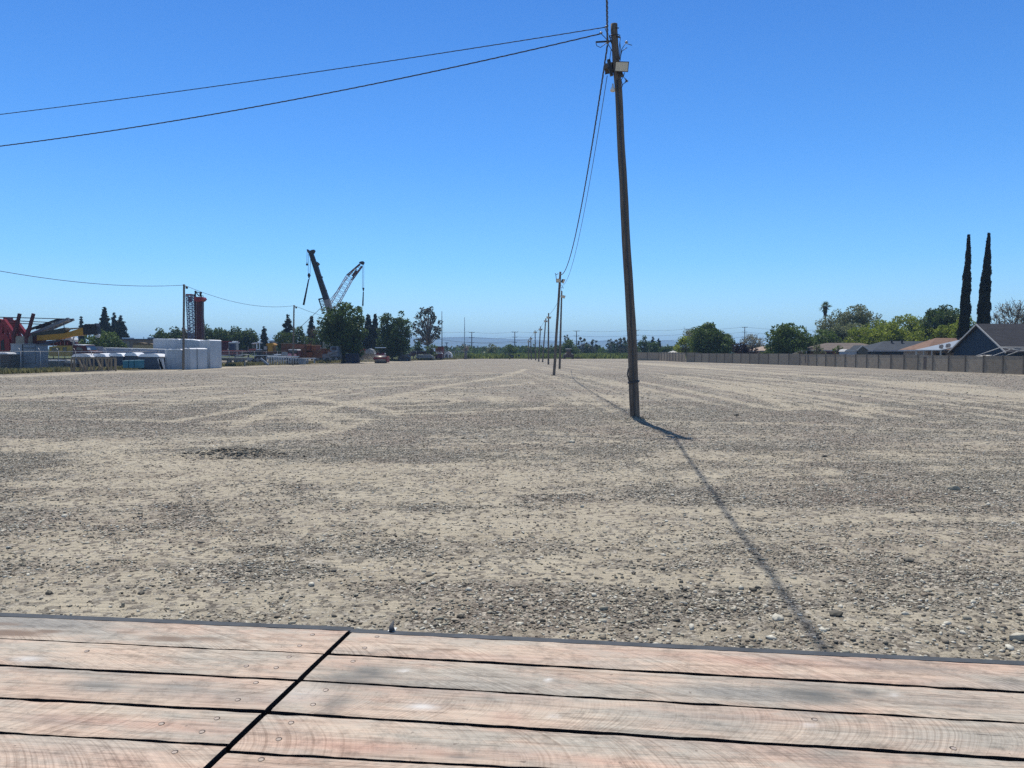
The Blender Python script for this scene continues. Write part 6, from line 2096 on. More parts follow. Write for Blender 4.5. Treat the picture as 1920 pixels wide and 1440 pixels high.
m.build('ladder', mat('ladder_grey', (.30, .22, .22), .6), t)
m = MB(); q.poly(m, [(365.6, 562), (366, 556.5), (380, 557), (382.5, 560.5), (379, 564.5), (374, 566), (367, 565)], 2.0, -.5); m.build('crown_platform', RED, t)
m = MB()
for a, b_ in (((365.5, 546.5), (366, 557)), ((365.5, 546.5), (372.5, 555)), ((365.5, 547), (376, 549)), ((376, 549), (376.5, 557)), ((374, 549), (374.5, 556)), ((363.5, 556), (366, 546))): q.bar(m, a, b_, .16, .16, .2)
for a, b_ in (((377, 554.5), (382, 554.5)), ((382, 554.5), (382, 560)), ((379.5, 554.5), (379.5, 558))): q.bar(m, a, b_, .07, .07, -.3)
m.ball(q.p(365.6, 546.6, .2), .2); m.ball(q.p(376, 548.8, .2), .22)
m.build('crown_frame', BLK, t)
m = MB(); q.poly(m, [(364, 600), (361, 596), (365.5, 597)], .5, .1); q.bar(m, (362, 608.5), (366, 608.5), .15, .15, .3); m.build('side_bracket', BLK, t)
m = MB(); m.tube([q.p(379, 566), q.p(383.5, 609), q.p(384, 640)], .05, 5); m.tube([q.p(380, 566), q.p(382, 609)], .05, 5); m.build('cable', GREYS, t)
m = MB(); q.box(m, 360, 388, 660, 684, 2.6, .2); m.build('base', DRED, t)

# --- right group: the two cranes behind the big tree
q = Q(172)
t = T_('telescopic_crane', 'telescopic crane with black boom raised left and hook hanging a dark beam', 'crane', 618, 172, GC2)
m = MB(); m.bar(q.p(622, 596), q.p(613, 562), 1.55, 1.3, 1.4, 1.2); m.build('boom_base', mat('boom_pale_grey', (.24, .225, .21), .6), t)
m = MB(); m.bar(q.p(612.7, 563), q.p(583, 474), 1.35, 1.2, .95, .9)
m.bar(q.p(604, 540), q.p(608.5, 538), .5); m.bar(q.p(598, 521), q.p(605, 519.5), .35); m.bar(q.p(594, 497), q.p(597.5, 493), .7)
m.bar(q.p(611, 545), q.p(613, 544.5), .3)
m.build('boom', BLK, t)
m = MB(); q.poly(m, [(576, 468.5), (578.5, 468), (580.5, 471.5), (585.5, 469), (590, 468.5), (590.5, 471), (588.5, 475), (583, 476), (579.5, 475.5), (577.5, 472.5)], 1.2, -.6); m.build('boom_head', BLK, t)
m = MB(); m.tube([q.p(597, 494, -.7), q.p(604.5, 520, -.7)], .05, 4)
lat = [(598, 562), (603, 584)]
m.bar(q.p(597.5, 560.5), q.p(605, 583), .22); m.bar(q.p(606, 560), q.p(611, 575), .2); m.bar(q.p(597.5, 561), q.p(605, 559.5), .25)
for k in range(6):
    u = k / 6; m.bar(q.p(598 + 7 * u, 562 + 19 * u), q.p(605.5 + 5 * ((k + .5) / 6), 562 + 15 * ((k + .5) / 6)), .12)
m.build('jib_rack', BLK, t)
m = MB()
for a, b_ in (((575.6, 471), (575.4, 493)), ((578.2, 476), (577.8, 513)), ((582.2, 477), (581.4, 513))): m.tube([q.p(*a), q.p(*b_)], .045, 4)
m.build('hoist_rope', GREYS, t)
m = MB(); m.ball(q.p(575.6, 496), .26, 1, 1, 1, 8); m.tube([q.p(575.6, 492), q.p(575.6, 494)], .09, 5); m.build('headache_ball', BLK, t)
m = MB(); q.poly(m, [(577, 516), (578.5, 512.5), (580.5, 512.5), (582.2, 516), (581, 519), (579.3, 522), (578, 519)], .5, -.25)
m.tube([q.p(579.3, 521), q.p(580.5, 523), q.p(579, 525), q.p(577.8, 523)], .08, 5); m.build('hook_block', BLK, t)
m = MB(); q.box(m, 604, 640, 640, 668, 3, .5); m.build('upper_body', mat('faded_yellow_grey', (.28, .26, .2), .6), t)
a, b_ = q.p(592, 660), q.p(648, 660)
chassis(t, a.x, b_.x, 173, 2.8, 1.2, .6, 5)
c = q.p(579.2, 524)
t = T_('hanging_beam', 'long dark beam hanging aslant from the black boom crane hook', 'beam', 579, 172)
m = MB(); m.bar(q.p(578.8, 524), q.p(569.2, 572), .22, .22, .38, .36); m.build('beam', BLK, t)
q = Q(176)
t = T_('lattice_crane', 'white and red lattice boom crane leaning right with hook rope', 'crane', 622, 176, GC2)
m = MB(); lattice(m, q.p(618, 586), q.p(655, 521), 1.7, 1.45, 17, .06, False, chord=.13)
m.build('lattice_boom', mat('lattice_pale', (.42, .33, .34), .5, .1, .3, .6), t)
m = MB(); lattice(m, q.p(655, 521), q.p(677, 497), 1.45, .7, 7, .07, False, chord=.2); q.bar(m, (661, 518), (668.5, 507), .55, .4); m.build('boom_tip', mat('lattice_dark', (.09, .035, .035), .5), t)
m = MB(); q.poly(m, [(673.5, 493), (675, 491.5), (677, 490.5), (681.5, 490), (683, 491.5), (682.5, 494.5), (680, 496.5), (676, 495)], 1.0, -.5); m.build('head_sheaves', BLK, t)
m = MB(); m.tube([q.p(563 + 2, 612), q.p(620, 560), q.p(674, 494)], .055, 4); m.build('pendant_line', GREYS, t)
m = MB()
for x in (679.8, 682.2): m.tube([q.p(x, 495), q.p(x - .3, 540)], .04, 4)
m.build('hoist_rope', GREYS, t)
m = MB(); q.poly(m, [(679.6, 540.5), (680.5, 539.5), (682.5, 539.5), (683, 541), (682, 544.5), (681, 546.5), (680.3, 544)], .5, -.25); m.build('hook_block', BLK, t)
m = MB(); m.bar(q.p(681.3, 547), q.p(680.2, 573.5), .2, .2, .3, .3); m.build('hanging_rod', BLK, t)
m = MB(); q.box(m, 600, 636, 632, 660, 3, 1.5); m.build('upper_body', DRED, t)
m = MB(); m.bar(q.p(618, 586), q.p(620, 640), 1.2, 1.2); m.build('boom_foot', GREYS, t)
m = MB(); q.box(m, 596, 640, 660, 676, 1.1, .6); q.box(m, 596, 640, 660, 676, 1.1, 4); m.build('track', BLK, t)

# --- between: trailers, containers, vehicles
GV = 'vehicles in the yard'


def simple(name, cat, label, d, parts, group, px):
    t = T_(name, label, cat, px, d, group)
    q = Q(d)
    for nm, mt, items in parts:
        m = MB()
        for it in items:
            if it[0] == 'b': q.box(m, *it[1:])
            elif it[0] == 'p': q.poly(m, *it[1:])
            elif it[0] == 'r': q.bar(m, *it[1:])
        m.build(nm, mt, t)
    return t


PINK = mat('faded_red', (.42, .13, .11), .6, 0, .2, 1)
RUSTP = mat('rust_brown', (.14, .055, .03), .8, 0, .3, 1)
t = simple('flat_trailer', 'trailer', 'long red flatbed trailer right of the wrapped loads', 135, [('bed', RED, [('b', 394, 462, 657.5, 660.5, 2.4), ('b', 394, 403, 655.5, 664, 2.2, .1)]), ('side_rail', PINK, [('b', 395, 461, 656.8, 657.6, .1, -.08), ('b', 400, 450, 662.8, 664, .1, -.03)])], GV, 428)
q = Q(135)
for x in (398, 404, 446, 452):
    p_ = q.p(x, 670); wheel(t, p_.x, 135.4, .5, .3)
simple('steel_container', 'container', 'dark red container behind the red flatbed', 158, [('body', DRED, [('b', 402, 428, 640.5, 668, 6)]), ('frame', RED, [('b', 401.5, 428.5, 639.6, 641, 6.2, -.1), ('b', 401.5, 403, 641, 668, .1, -.1)]), ('end_post', GREYS, [('b', 396, 400.5, 638.5, 668, .8, -.2)])], GB, 415)
t = simple('forklift', 'forklift', 'navy cab machine with white canopy and pale mast post', 146, [('canopy', WHITEP, [('b', 428.5, 442, 641.6, 643.4, 2.2), ('b', 434, 441, 639.4, 641.6, 1.2, .4)]), ('cab', NAVYP, [('b', 429.5, 440.5, 643.4, 656.5, 1.8, .1)]),
                                                      ('roll_post', GREYS, [('b', 429, 430, 643.4, 657, .12, -.05), ('b', 440.4, 441.4, 643.4, 657, .12, -.05)]), ('mast', mat('pale_mast', (.38, .37, .34), .6), [('b', 442.8, 446, 642, 668, .5)]), ('body', BLK, [('b', 427, 446, 657, 668, 2.0, .1)])], GV, 436)
q = Q(146)
for x in (430, 443): 
    p_ = q.p(x, 670); wheel(t, p_.x, 146.0, .45, .3)
t = simple('tractor', 'tractor', 'red and white open cab yard tractor below the small conifer', 140, [('canopy', WHITEP, [('p', [(471, 645), (472.5, 643), (480, 641.8), (487, 642.2), (487.2, 643.8), (480, 643.6)], 1.6), ('b', 482, 485, 639.3, 641.8, .4, .5)]), ('roll_frame', WHITEP, [('b', 480, 481.6, 643, 655, .2), ('b', 485.6, 487, 643.5, 655, .2), ('b', 480, 487.5, 654.6, 656.3, 1.2)]),
                                                           ('windscreen', GLASSD, [('b', 472, 477, 646, 653, .1, .1)]), ('hood', PINK, [('p', [(466, 657), (466.5, 654.6), (471, 654), (480, 653.6), (480, 657)], 1.3, .1)]), ('body', BLK, [('b', 465, 488, 657, 662, 1.4, .1)]), ('exhaust', GREYS, [('b', 463.5, 464.6, 650, 658, .12, .3)])], GV, 477)
q = Q(140)
for x, r_ in ((469, .5), (483, .75)):
    p_ = q.p(x, 670); wheel(t, p_.x, 140.1, r_, .35); wheel(t, p_.x, 141.5, r_, .35)
t = simple('telehandler', 'loader', 'bright yellow loader standing end on right of the tractor', 150, [('cab', YEL, [('p', [(502, 660), (502, 649), (498, 646.5), (500, 644), (506, 643), (511, 643), (515, 646.5), (511, 649), (511.5, 660)], 2)]), ('seat_box', mat('pale_box', (.36, .34, .32), .7), [('b', 494.5, 500.5, 649.5, 655.5, 1.4)]), ('base', RUSTP, [('b', 490, 514, 658.5, 663, 2.2, .1)]), ('arm', YEL, [('r', (511, 647), (516, 648), .3, .3)])], GV, 506)
q = Q(150)
for x in (495, 509):
    p_ = q.p(x, 670); wheel(t, p_.x, 150.2, .5, .35)
simple('pipe_rack', 'rack', 'low rack of grey pipes behind the fence right of the wrapped loads', 118, [('pipes', GREYS, [('b', 396, 415, 666, 668, 4), ('b', 393, 462, 670.6, 672.4, 3), ('p', [(440, 667.5), (442, 665.5), (454, 665.8), (456, 664.5), (460, 665), (450, 669), (440, 669)], 2)]), ('rail', mat('pale_pipe', (.42, .47, .5), .5, .2), [('b', 394, 462, 670.2, 671.4, .3, -.4), ('b', 464, 512, 666, 667.2, .3, 2)]), ('stand', BLUG, [('b', 397, 398, 672, 688, .3), ('b', 425, 426, 672, 688, .3), ('b', 458, 459, 672, 688, .3), ('b', 394, 462, 672.4, 676, 2.6, .2)])], GB, 428)
t = T_('chute_section', 'dark steel chute leaning on the ground before the pipe loops', 'chute', 495, 112, GB)
q = Q(112); m = MB(); m.bar(q.p(488.5, 672), q.p(503, 684), .45, .25); m.build('chute', BLUG, t)
t = T_('trestle_row', 'row of pale blue grey bent pipe loops by the second yard pole', 'pipes', 530, 124, GB)
q = Q(124); m = MB()
for k in range(13):
    x = 500 + 4.6 * k; yb = 683 - k * .12
    y0 = 668 + .25 * k
    m.tube([q.p(x, yb), q.p(x + .3, y0 + 3), q.p(x + 1.3, y0), q.p(x + 3.0, y0), q.p(x + 3.8, y0 + 3), q.p(x + 3.8, yb)], .07, 5)
m.tube([q.p(500, 668.5, .3), q.p(560, 668.8, .3)], .09, 5)
m.build('loop', mat('pale_blue_pipe', (.34, .38, .42), .5), t)
simple('pallet', 'pallet', 'white capped pallet stack left of the second yard pole', 128, [('load', GREYS, [('b', 514, 526, 665.5, 676, 1.2)]), ('sheet', WWRAP, [('b', 514, 519.4, 663.8, 665.5, 1.3, -.05), ('b', 520.6, 526, 663.8, 665.5, 1.3, -.05)]), ('crate', mat('grey_crate', (.24, .26, .28), .7), [('b', 527, 534, 660, 667, 1.5, .3)])], GB, 520)
t = simple('box_truck', 'truck', 'maroon and pink truck with white roof behind the second yard pole', 132, [('roof', WHITEP, [('p', [(540, 656.4), (541.5, 654.8), (557, 655.2), (558, 656.8)], 2.2)]), ('cab', DRED, [('p', [(539, 668), (540, 656.4), (558, 656.8), (560, 668)], 2.1, .05)]), ('windscreen', GLASSD, [('b', 541.5, 548, 657.5, 661.5, .06, -.02), ('b', 550.5, 557, 657.5, 661.5, .06, -.02)]), ('hood', mat('pale_pink_paint', (.55, .28, .31), .5), [('p', [(539, 668), (538.8, 663), (547, 662.6), (547.5, 668)], .5, -.4), ('p', [(551, 668), (551, 663.2), (555.5, 663.5), (556, 668)], .5, -.4)]), ('box', RUSTP, [('b', 528, 563, 645, 656, 5, 2.6), ('b', 528, 563, 656, 672, 5, 2.6)])], GV, 549)
q = Q(132)
for x in (542.5, 555):
    p_ = q.p(x, 670); wheel(t, p_.x, 132.3, .5, .3)
simple('site_trailer', 'site trailer', 'brown site trailer with pale roof line behind the maroon truck', 150, [('body', RUSTP, [('b', 527, 548, 644.5, 672, 3)]), ('roof', TIMB, [('b', 526.5, 548.5, 643.2, 644.5, 3.2, -.1)])], GB, 537)
simple('steel_container', 'container', 'grey container with white roof just right of the second yard pole', 145, [('body', mat('grey_violet', (.20, .18, .20), .7), [('b', 551, 562, 649.2, 668, 4)]), ('roof', WHITEP, [('b', 550.5, 562.5, 648, 649.2, 4.2, -.1)])], GB, 557)
simple('skid_loader', 'loader', 'small white and red cab with dark window between truck and orange containers', 138, [('body', DRED, [('p', [(562, 668), (562, 649), (572, 649), (572, 668)], 2.5, .4)]), ('cab', WHITEP, [('p', [(564, 660), (566, 655), (569, 652.8), (572, 653), (572, 656), (567, 657.2), (566, 660)], 1.2), ('p', [(570, 657), (572, 656), (572.4, 663), (568, 663), (568, 661.5), (571, 661.5)], 1.0, .1)]), ('window', GLASSD, [('p', [(566.4, 660.5), (567.5, 657), (570.5, 657), (570.5, 661.5)], 1, .12)])], GV, 567)
simple('steel_container', 'container', 'orange rust container with open door stacked high right of the small white cab', 136, [('body', ORG, [('b', 574, 592.5, 648, 657, 3.5), ('b', 573, 585, 658, 671, 3.0)]), ('roof', mat('pale_orange', (.45, .24, .12), .7), [('b', 569.5, 593, 646.8, 648, 3.7, -.1)]), ('door', DRED, [('b', 581.5, 584, 648.6, 656.5, .08, -.05)]), ('lower_body', RUSTP, [('b', 585, 596, 660.5, 671, 3, .1), ('b', 574, 614, 657.4, 660, 3.2, .0)])], GB, 584)
simple('steel_container', 'container', 'small orange brown bin with pale roof line left of the blue cab truck', 152, [('body', ORG, [('b', 602, 615.5, 654.5, 668, 3)]), ('roof', mat('pale_orange', (.45, .24, .12), .7), [('b', 601.5, 616, 653.3, 654.5, 3.1, -.05)])], GB, 609)
simple('cab_truck', 'truck', 'blue grey cab over truck in the shade of the big round tree', 145, [('cab', BLUG, [('p', [(619, 668), (619, 649.6), (633, 649.6), (634, 668)], 2.3)]), ('window', GLASSD, [('b', 622, 631, 650.8, 656, .06, -.04)]), ('bumper', GREYS, [('p', [(614, 664), (616, 659.6), (624, 659.6), (633, 656.8), (633, 659.4), (624, 662), (618, 665)], .4, -.3)]), ('body', GREYS, [('b', 600, 619, 664, 671, 2, .2)])], GV, 626)
simple('pipe_rack', 'rack', 'low rack with white capped bars near the orange containers', 122, [('bars', WHITEP, [('b', 561, 591, 671.2, 672.4, .6)]), ('stand', BLUG, [('b', 560, 568, 672, 683, 2), ('b', 575, 577, 672.4, 681, .4), ('b', 588, 590, 672.4, 681, .4)])], GB, 576)
simple('site_office', 'site office', 'long dark red site office roof behind the roller', 215, [('body', DRED, [('b', 690, 742, 650, 669, 6)]), ('roof', RED, [('b', 688, 744, 648, 650, 6.4, -.2)])], 'yard buildings', 716)
simple('flat_trailer', 'trailer', 'red loaded trailer seen left of the roller through dust', 172, [('bed', RED, [('b', 657, 684, 654.8, 661, 3)]), ('side_rail', PINK, [('b', 656, 668, 653.6, 654.8, .2, -.1), ('b', 670, 682, 653.8, 655, .2, -.1)]), ('tarp', GREYS, [('p', [(684, 663), (686, 656), (692, 653.5), (698, 656), (702, 663)], 3)]), ('base', BLK, [('b', 657, 700, 661, 671, 2.4, .1)])], GV, 678)
simple('dumpster', 'dumpster', 'dark blue dumpster in the shade under the big round tree', 147, [('body', mat('dark_navy_steel', (.022, .024, .045), .7), [('p', [(649, 680.5), (648.2, 664), (672, 664), (671, 680.5)], 2)]), ('rim', NAVYP, [('b', 647.8, 672.4, 663, 664.2, 2.2, -.1)])], GB, 660)
# dark parked car under the wide tree
q = Q(178)
t = T_('parked_car', 'dark parked car under the wide dark tree beside the fence', 'car', 753, 178, GV)
m = MB(); q.poly(m, [(746, 677), (745.5, 670), (750, 668.5), (753, 664.5), (762, 664.5), (766, 668.5), (769, 670), (769, 677)], 1.8, .05); m.build('body', mat('dark_car_paint', (.03, .03, .035), .35), t)
m = MB(); q.poly(m, [(751, 668.6), (754, 665.3), (757.5, 665.3), (757.5, 668.6)], .06, 0); q.poly(m, [(758.2, 668.6), (758.2, 665.3), (761.5, 665.3), (764, 668.6)], .06, 0); m.build('window', GLASSD, t)
for x in (750, 764):
    p_ = q.p(x, 675); wheel(t, p_.x, 178.15, .33, .2); wheel(t, p_.x, 179.7, .33, .2)
simple('stacked_pipes', 'pipes', 'dark red stacked drill pipes in front of the eucalyptus', 196, [('pipes', DRED, [('b', 762, 776, 663.5, 668, 3), ('b', 768, 800, 661, 663.5, 2.4)]), ('bars', BLK, [('b', 768, 815, 658.6, 661, 3, .3)]), ('stand', GREYS, [('b', 764, 766, 668, 675, .4), ('b', 774, 776, 668, 675, .4), ('b', 768, 770, 661, 675, .5, .2), ('b', 812, 814, 660, 675, .5, .4)])], GB, 785)
simple('flat_trailer', 'trailer', 'grey green trailer with odd scrap load before the eucalyptus', 192, [('bed', BLUG, [('b', 779, 812, 668.5, 671, 2.5)]), ('load', GREYS, [('p', [(781, 668.5), (783, 664.5), (795, 665.5), (797, 663.8), (806, 664), (811, 668.5)], 2, .2)]), ('leg', BLK, [('b', 782, 783, 671, 676, .3), ('b', 808, 809, 671, 676, .3)])], GB, 796)
simple('steel_container', 'container', 'stacked rust red container with slatted side left of the white tent', 212, [('body', mat('brick_red_steel', (.20, .04, .025), .7), [('b', 816, 831, 650.5, 664.5, 4)]), ('frame', DRED, [('b', 815.5, 831.5, 649.4, 650.6, 4.2, -.1), ('b', 820, 820.8, 650.6, 664.5, .1, -.1), ('b', 825, 825.8, 650.6, 664.5, .1, -.1)]), ('base', RUSTP, [('b', 816, 831, 664.5, 674, 3.6, .1)])], GB, 823)
simple('parked_van', 'van', 'small white topped van in front of the rust red container', 205, [('body', mat('maroon_side', (.12, .03, .04), .5), [('b', 815.5, 829, 663, 671.5, 2)]), ('roof', WHITEP, [('p', [(815.5, 663), (816.5, 661.2), (828, 661.6), (829, 663)], 2, 0)]), ('wheel', RUB, [('b', 817, 819.5, 671, 674.2, .3), ('b', 825, 827.5, 671, 674.2, .3)])], GV, 822)
# white domed tent
q = Q(222)
t = T_('dome_tent', 'small white arched tent with dark opening at the end of the fence', 'tent', 840, 222)
a0, a1 = q.p(832, 673.5), q.p(847.5, 673.5)
arc = [(a0.x + (a1.x - a0.x) * (1 - math.cos(math.pi * k / 10)) / 2, 2.15 * math.sin(math.pi * k / 10) ** .7 + .02) for k in range(11)]
m = MB(); m.prism(arc, 222, 225.5, 'Y'); m.build('canvas', WHITEP, t)
m = MB(); m.prism([(a0.x + .4, .02), (a0.x + 1.15, .02), (a0.x + 1.15, 1.3), (a0.x + .75, 1.5), (a0.x + .4, 1.2)], 221.94, 222.0, 'Y'); m.prism([(a1.x - .8, .02), (a1.x - .4, .02), (a1.x - .4, 1.1), (a1.x - .8, 1.3)], 221.94, 222.0, 'Y'); m.build('opening', BLK, t)

# --- red roller working on the lot
D = G(713, 681).y
c = G(713, 681)
t = thing('road_roller', 'red road roller with white canopy raising dust at the edge of the lot', 'roller', (c.x, c.y, 0))
t.rotation_euler.z = math.radians(8)
m = MB(); m.tube([(-1.05, 0, .72), (1.05, 0, .72)], .72, 28); m.build('drum', mat('worn_drum_steel', (.25, .23, .21), .5, .5, .2, 3), t, local=True)
m = MB()
for s in (-1, 1): m.box((s * 1.17, .2, .85), (.14, 1.7, .42))
m.box((0, 1.0, .95), (2.4, .25, .5)); m.box((0, -.86, .98), (2.48, .16, .3)); m.build('drum_frame', RED, t, local=True)
m = MB(); m.box((0, 2.2, 1.35), (1.7, 2.3, .95), top=(.94, .9)); m.box((0, 3.8, 1.45), (1.6, 1.5, 1.0), top=(.92, .8)); m.build('body', RED, t, local=True)
m = MB(); m.box((0, -.72, 1.52), (2.0, .22, .14)); m.build('bumper_bar', mat('pale_pink_bar', (.65, .48, .44), .5), t, local=True)
for s in (-1, 1):
    m = MB(); m.ball((s * .98, -.7, 1.82), .13, 1, .7, 1); m.build('headlight', WHITEP, t, local=True)
    m = MB(); m.tube([(s * .95 - .24, 3.3, .74), (s * .95 + .24, 3.3, .74)], .74, 20); w_ = m.build('wheel', RUB, t, local=True)
    m = MB(); m.tube([(s * .95 - .26, 3.3, .74), (s * .95 + .26, 3.3, .74)], .34, 12); m.build('rim', RED, w_, local=True)
m = MB()
for x in (-.75, .75):
    for y in (1.4, 2.9): m.bar((x, y, 1.8), (x, y, 2.95), .07)
m.build('canopy_post', BLK, t, local=True)
m = MB(); m.box((0, 2.15, 3.0), (2.1, 1.9, .14), top=(.95, .95)); m.build('canopy', WHITEP, t, local=True)
m = MB(); m.box((0, 2.5, 1.95), (.55, .5, .14)); m.box((0, 2.78, 2.25), (.55, .1, .6)); m.box((0, 1.55, 2.0), (.5, .25, .5)); m.build('seat', BLK, t, local=True)
m = MB(); m.box((1.45, 1.3, .72), (.5, 3.0, 1.1)); m.build('side_guard', PINK, t, local=True)

# ------------------------------------------------------------------ farm machines, masts, power line, hills, air
simple('road_grader', 'grader', 'dusty brown road grader parked at the far end of the lot', 236, [('frame', mat('dusty_brown_machine', (.17, .12, .085), .8, 0, .3, .5), [('p', [(941, 672), (940.5, 666), (944, 663), (946, 664), (951, 664), (953, 662.5), (957, 664), (963, 667), (969, 666.5), (972, 664), (976, 666), (977, 672)], 1.6, .4)]), ('cab', mat('dusty_cab', (.13, .10, .08), .7), [('b', 944, 950, 661.5, 665, 1.5, .5)]), ('blade', RUSTP, [('b', 953, 962, 669, 671.6, .3)])], 'machines parked at the far end', 957)
q = Q(236)
tg = [o for o in bpy.data.objects if o.name.startswith('road_grader')][0]
for x in (943, 948, 960, 974):
    p_ = q.p(x, 670); wheel(tg, p_.x, 236.3, .62, .4)
# wheel loader seen from the front
c = G(1067, 673.2)
t = thing('wheel_loader', 'brown wheel loader with pale canopy facing the camera beyond the poles', 'loader', (c.x, c.y, 0), 'machines parked at the far end')
m = MB(); m.box((0, 0, .85), (2.3, 1.0, .8), top=(1, .7)); m.build('bucket', mat('rusty_bucket', (.085, .05, .035), .8), t, local=True)
m = MB(); m.box((0, 2.2, 1.4), (1.6, 3.4, 1.0), top=(.9, .9)); m.box((0, 1.3, 1.95), (1.2, .6, .5)); m.build('body', mat('dusty_orange_brown', (.18, .09, .05), .7), t, local=True)
m = MB(); m.box((0, 2.2, 2.45), (1.1, 1.2, .9)); m.build('cab', mat('dusty_cab', (.13, .10, .08), .7), t, local=True)
m = MB(); m.box((0, 2.2, 3.0), (1.6, 1.7, .25)); m.build('canopy', mat('cream_canopy', (.62, .58, .50), .6), t, local=True)
for s in (-1, 1):
    for y in (1.3, 3.5):
        m = MB(); m.tube([(s * 1.2 - .25, y, .7), (s * 1.2 + .25, y, .7)], .7, 16); m.build('wheel', RUB, t, local=True)
    m = MB(); m.ball((s * .85, .9, 1.55), .15); m.build('headlight', WHITEP, t, local=True)
simple('disc_harrow', 'harrow', 'low dark implement on the ground right of the loader', 232, [('frame', BLK, [('b', 1046, 1060, 671.2, 672.6, 1), ('b', 1078, 1088, 671.4, 672.8, 1)]), ('stand', RUSTP, [('b', 1047, 1049, 670, 673, .3), ('b', 1084, 1086, 670, 673, .3)])], 'machines parked at the far end', 1066)
simple('water_trough', 'trough', 'tiny white tank by the grader', 250, [('tank', WHITEP, [('b', 930.5, 935, 663, 665, 1.5)]), ('stand', GREYS, [('b', 931, 934.5, 665, 673, 1.2, .1)])], None, 933)
simple('barrel', 'barrel', 'lone dark drum standing before the grader', 218, [('drum', BLK, [('p', [(954.6, 674.2), (954.3, 672.4), (955, 671.6), (956.8, 671.6), (957.2, 672.6), (956.9, 674.2)], .5)]), ('lid', GREYS, [('b', 954.8, 956.8, 671.3, 671.7, .4, .05)])], None, 956)
simple('bench', 'bench', 'low dark seat at the foot of the small thin tree', 225, [('seat', BLK, [('b', 877, 880.5, 670.5, 671.5, .5)]), ('leg', BLK, [('b', 877.2, 877.8, 671.5, 673.6, .4), ('b', 879.8, 880.4, 671.5, 673.6, .4)])], None, 879)

DM = mat('dark_timber_mast', (.06, .055, .055), .8)
for px, yt, d, lb, r_ in ((828.5, 583.5, 420, 'tall radio mast beside the eucalyptus', .22), (871, 594.5, 520, 'thin radio mast standing over the small thin tree', .2)):
    v = P(px, yt, d)
    t = thing('radio_mast', lb, 'mast', (v.x, d, 0), 'radio masts')
    m = MB(); m.tube([(v.x, d, 0), (v.x, d, v.z * .6), (v.x, d, v.z)], [r_ * 1.2, r_ * 1.1, r_ * .7], 6); m.build('mast', GREYS, t)
    m = MB()
    for k in range(3):
        a = 2.1 * k + .5
        m.tube([(v.x, d, v.z * .75), (v.x + math.cos(a) * v.z * .18, d + math.sin(a) * v.z * .18, 0)], .02, 3)
    m.build('guy_wire', GREYS, t)
PWX = [(700, 440), (884.5, 445), (965.2, 450), (1081, 455), (1193, 460), (1288, 465), (1396.5, 470), (1530, 480)]
tops = []
GP = 'tall poles of the distant power line'
nm = ['hidden behind the dark trees', 'left of the pale wispy tree', 'behind the round mid green tree', 'above the full green tree', 'just right of the leaning pole', 'touching the left side of the broad garden tree', 'behind the sparse pale tree', 'behind the palm']
for i, (px, d) in enumerate(PWX):
    yt = {884.5: 622.5, 965.2: 622, 1081: 620, 1193: 618.5, 1288: 616.5, 1396.5: 613}.get(px, 619)
    v = P(px, yt, d)
    tops.append(v)
    if i in (0, 7): continue
    t = thing('power_pole', 'tall power pole with crossarms ' + nm[i], 'pole', (v.x, d, 0), GP)
    m = MB(); m.tube([(v.x, d, 0), (v.x, d, v.z)], [.32, .22], 6); m.build('shaft', DM, t)
    m = MB()
    for z, w in ((v.z - .3, 1.6), (v.z - 3.2, 1.4), (v.z - 6.2, 1.2)): m.bar((v.x - w, d, z), (v.x + w, d, z), .2)
    m.build('crossarm', DM, t)
    m = MB()
    for z, w in ((v.z - .3, 1.6), (v.z - 3.2, 1.4), (v.z - 6.2, 1.2)):
        for s in (-1, 1): m.tube([(v.x + s * w, d, z), (v.x + s * w, d, z + .45)], .12, 5)
    m.build('insulator', GREYS, t)
for j, (dz, w) in enumerate(((-.0, 0), (-3.0, 1.4), (-6.0, 1.2))):
    b = MB()
    for a, c_ in zip(tops[:-1], tops[1:]):
        P_ = []
        for t_ in np.linspace(0, 1, 11):
            p = a.lerp(c_, t_); p.z += dz - 4 * .8 * t_ * (1 - t_); P_.append(p)
        b.tube(P_, .05, 4)
    o = b.build('power_line', CAB, top=tops[0])
    tag(o, ['uppermost', 'middle', 'lowest'][j] + ' conductor of the distant power line above the hills', 'power line', 'conductors of the distant power line')
for px, yt, d, lb in ((837.5, 643, 235, 'short dark lamp post above the white tent'), (888.5, 649, 350, 'left of two small posts before the hills'), (895.5, 649, 352, 'right of two small posts before the hills')):
    v = P(px, yt, d); t = thing('lamp_post', lb, 'post', (v.x, d, 0), 'short posts before the hills')
    m = MB(); m.tube([(v.x, d, 0), (v.x, d, v.z)], [.13, .1], 6); m.build('post', DM, t)
    m = MB(); m.bar((v.x - .5, d, v.z), (v.x + .5, d, v.z), .22); m.build('head', DM, t)

# hills far behind the fields
HD = 6500
prof = [(200, 652), (400, 646), (520, 640), (700, 634), (830, 632.5), (870, 631.5), (895, 632), (930, 634), (985, 636), (1030, 637.5), (1060, 640), (1090, 643), (1120, 639), (1140, 636.5), (1165, 640), (1210, 641), (1245, 637.5), (1285, 638.5), (1400, 644), (1600, 650), (1800, 655)]
hx = np.linspace(P(150, 650, HD).x, P(1850, 650, HD).x, 240)
px_ = np.array([p_[0] for p_ in prof]); pz_ = np.array([P(p_[0], p_[1], HD).z for p_ in prof])
ridge = np.interp(hx / HD * F + 960, px_, pz_)
rows = 26
VY = np.linspace(-1, 1, rows)
X_, R_ = np.meshgrid(hx, VY)
shape = np.maximum(0, 1 - np.abs(R_) ** 1.25)
Z_ = ridge[None, :] * shape * (1 + (fbm(X_ * .004, R_ * 3 + 5, 400, 5) - .5) * .55 * (1 - shape) * 2) + (fbm(X_ * .012, R_ * 4, 410, 4) - .5) * 3
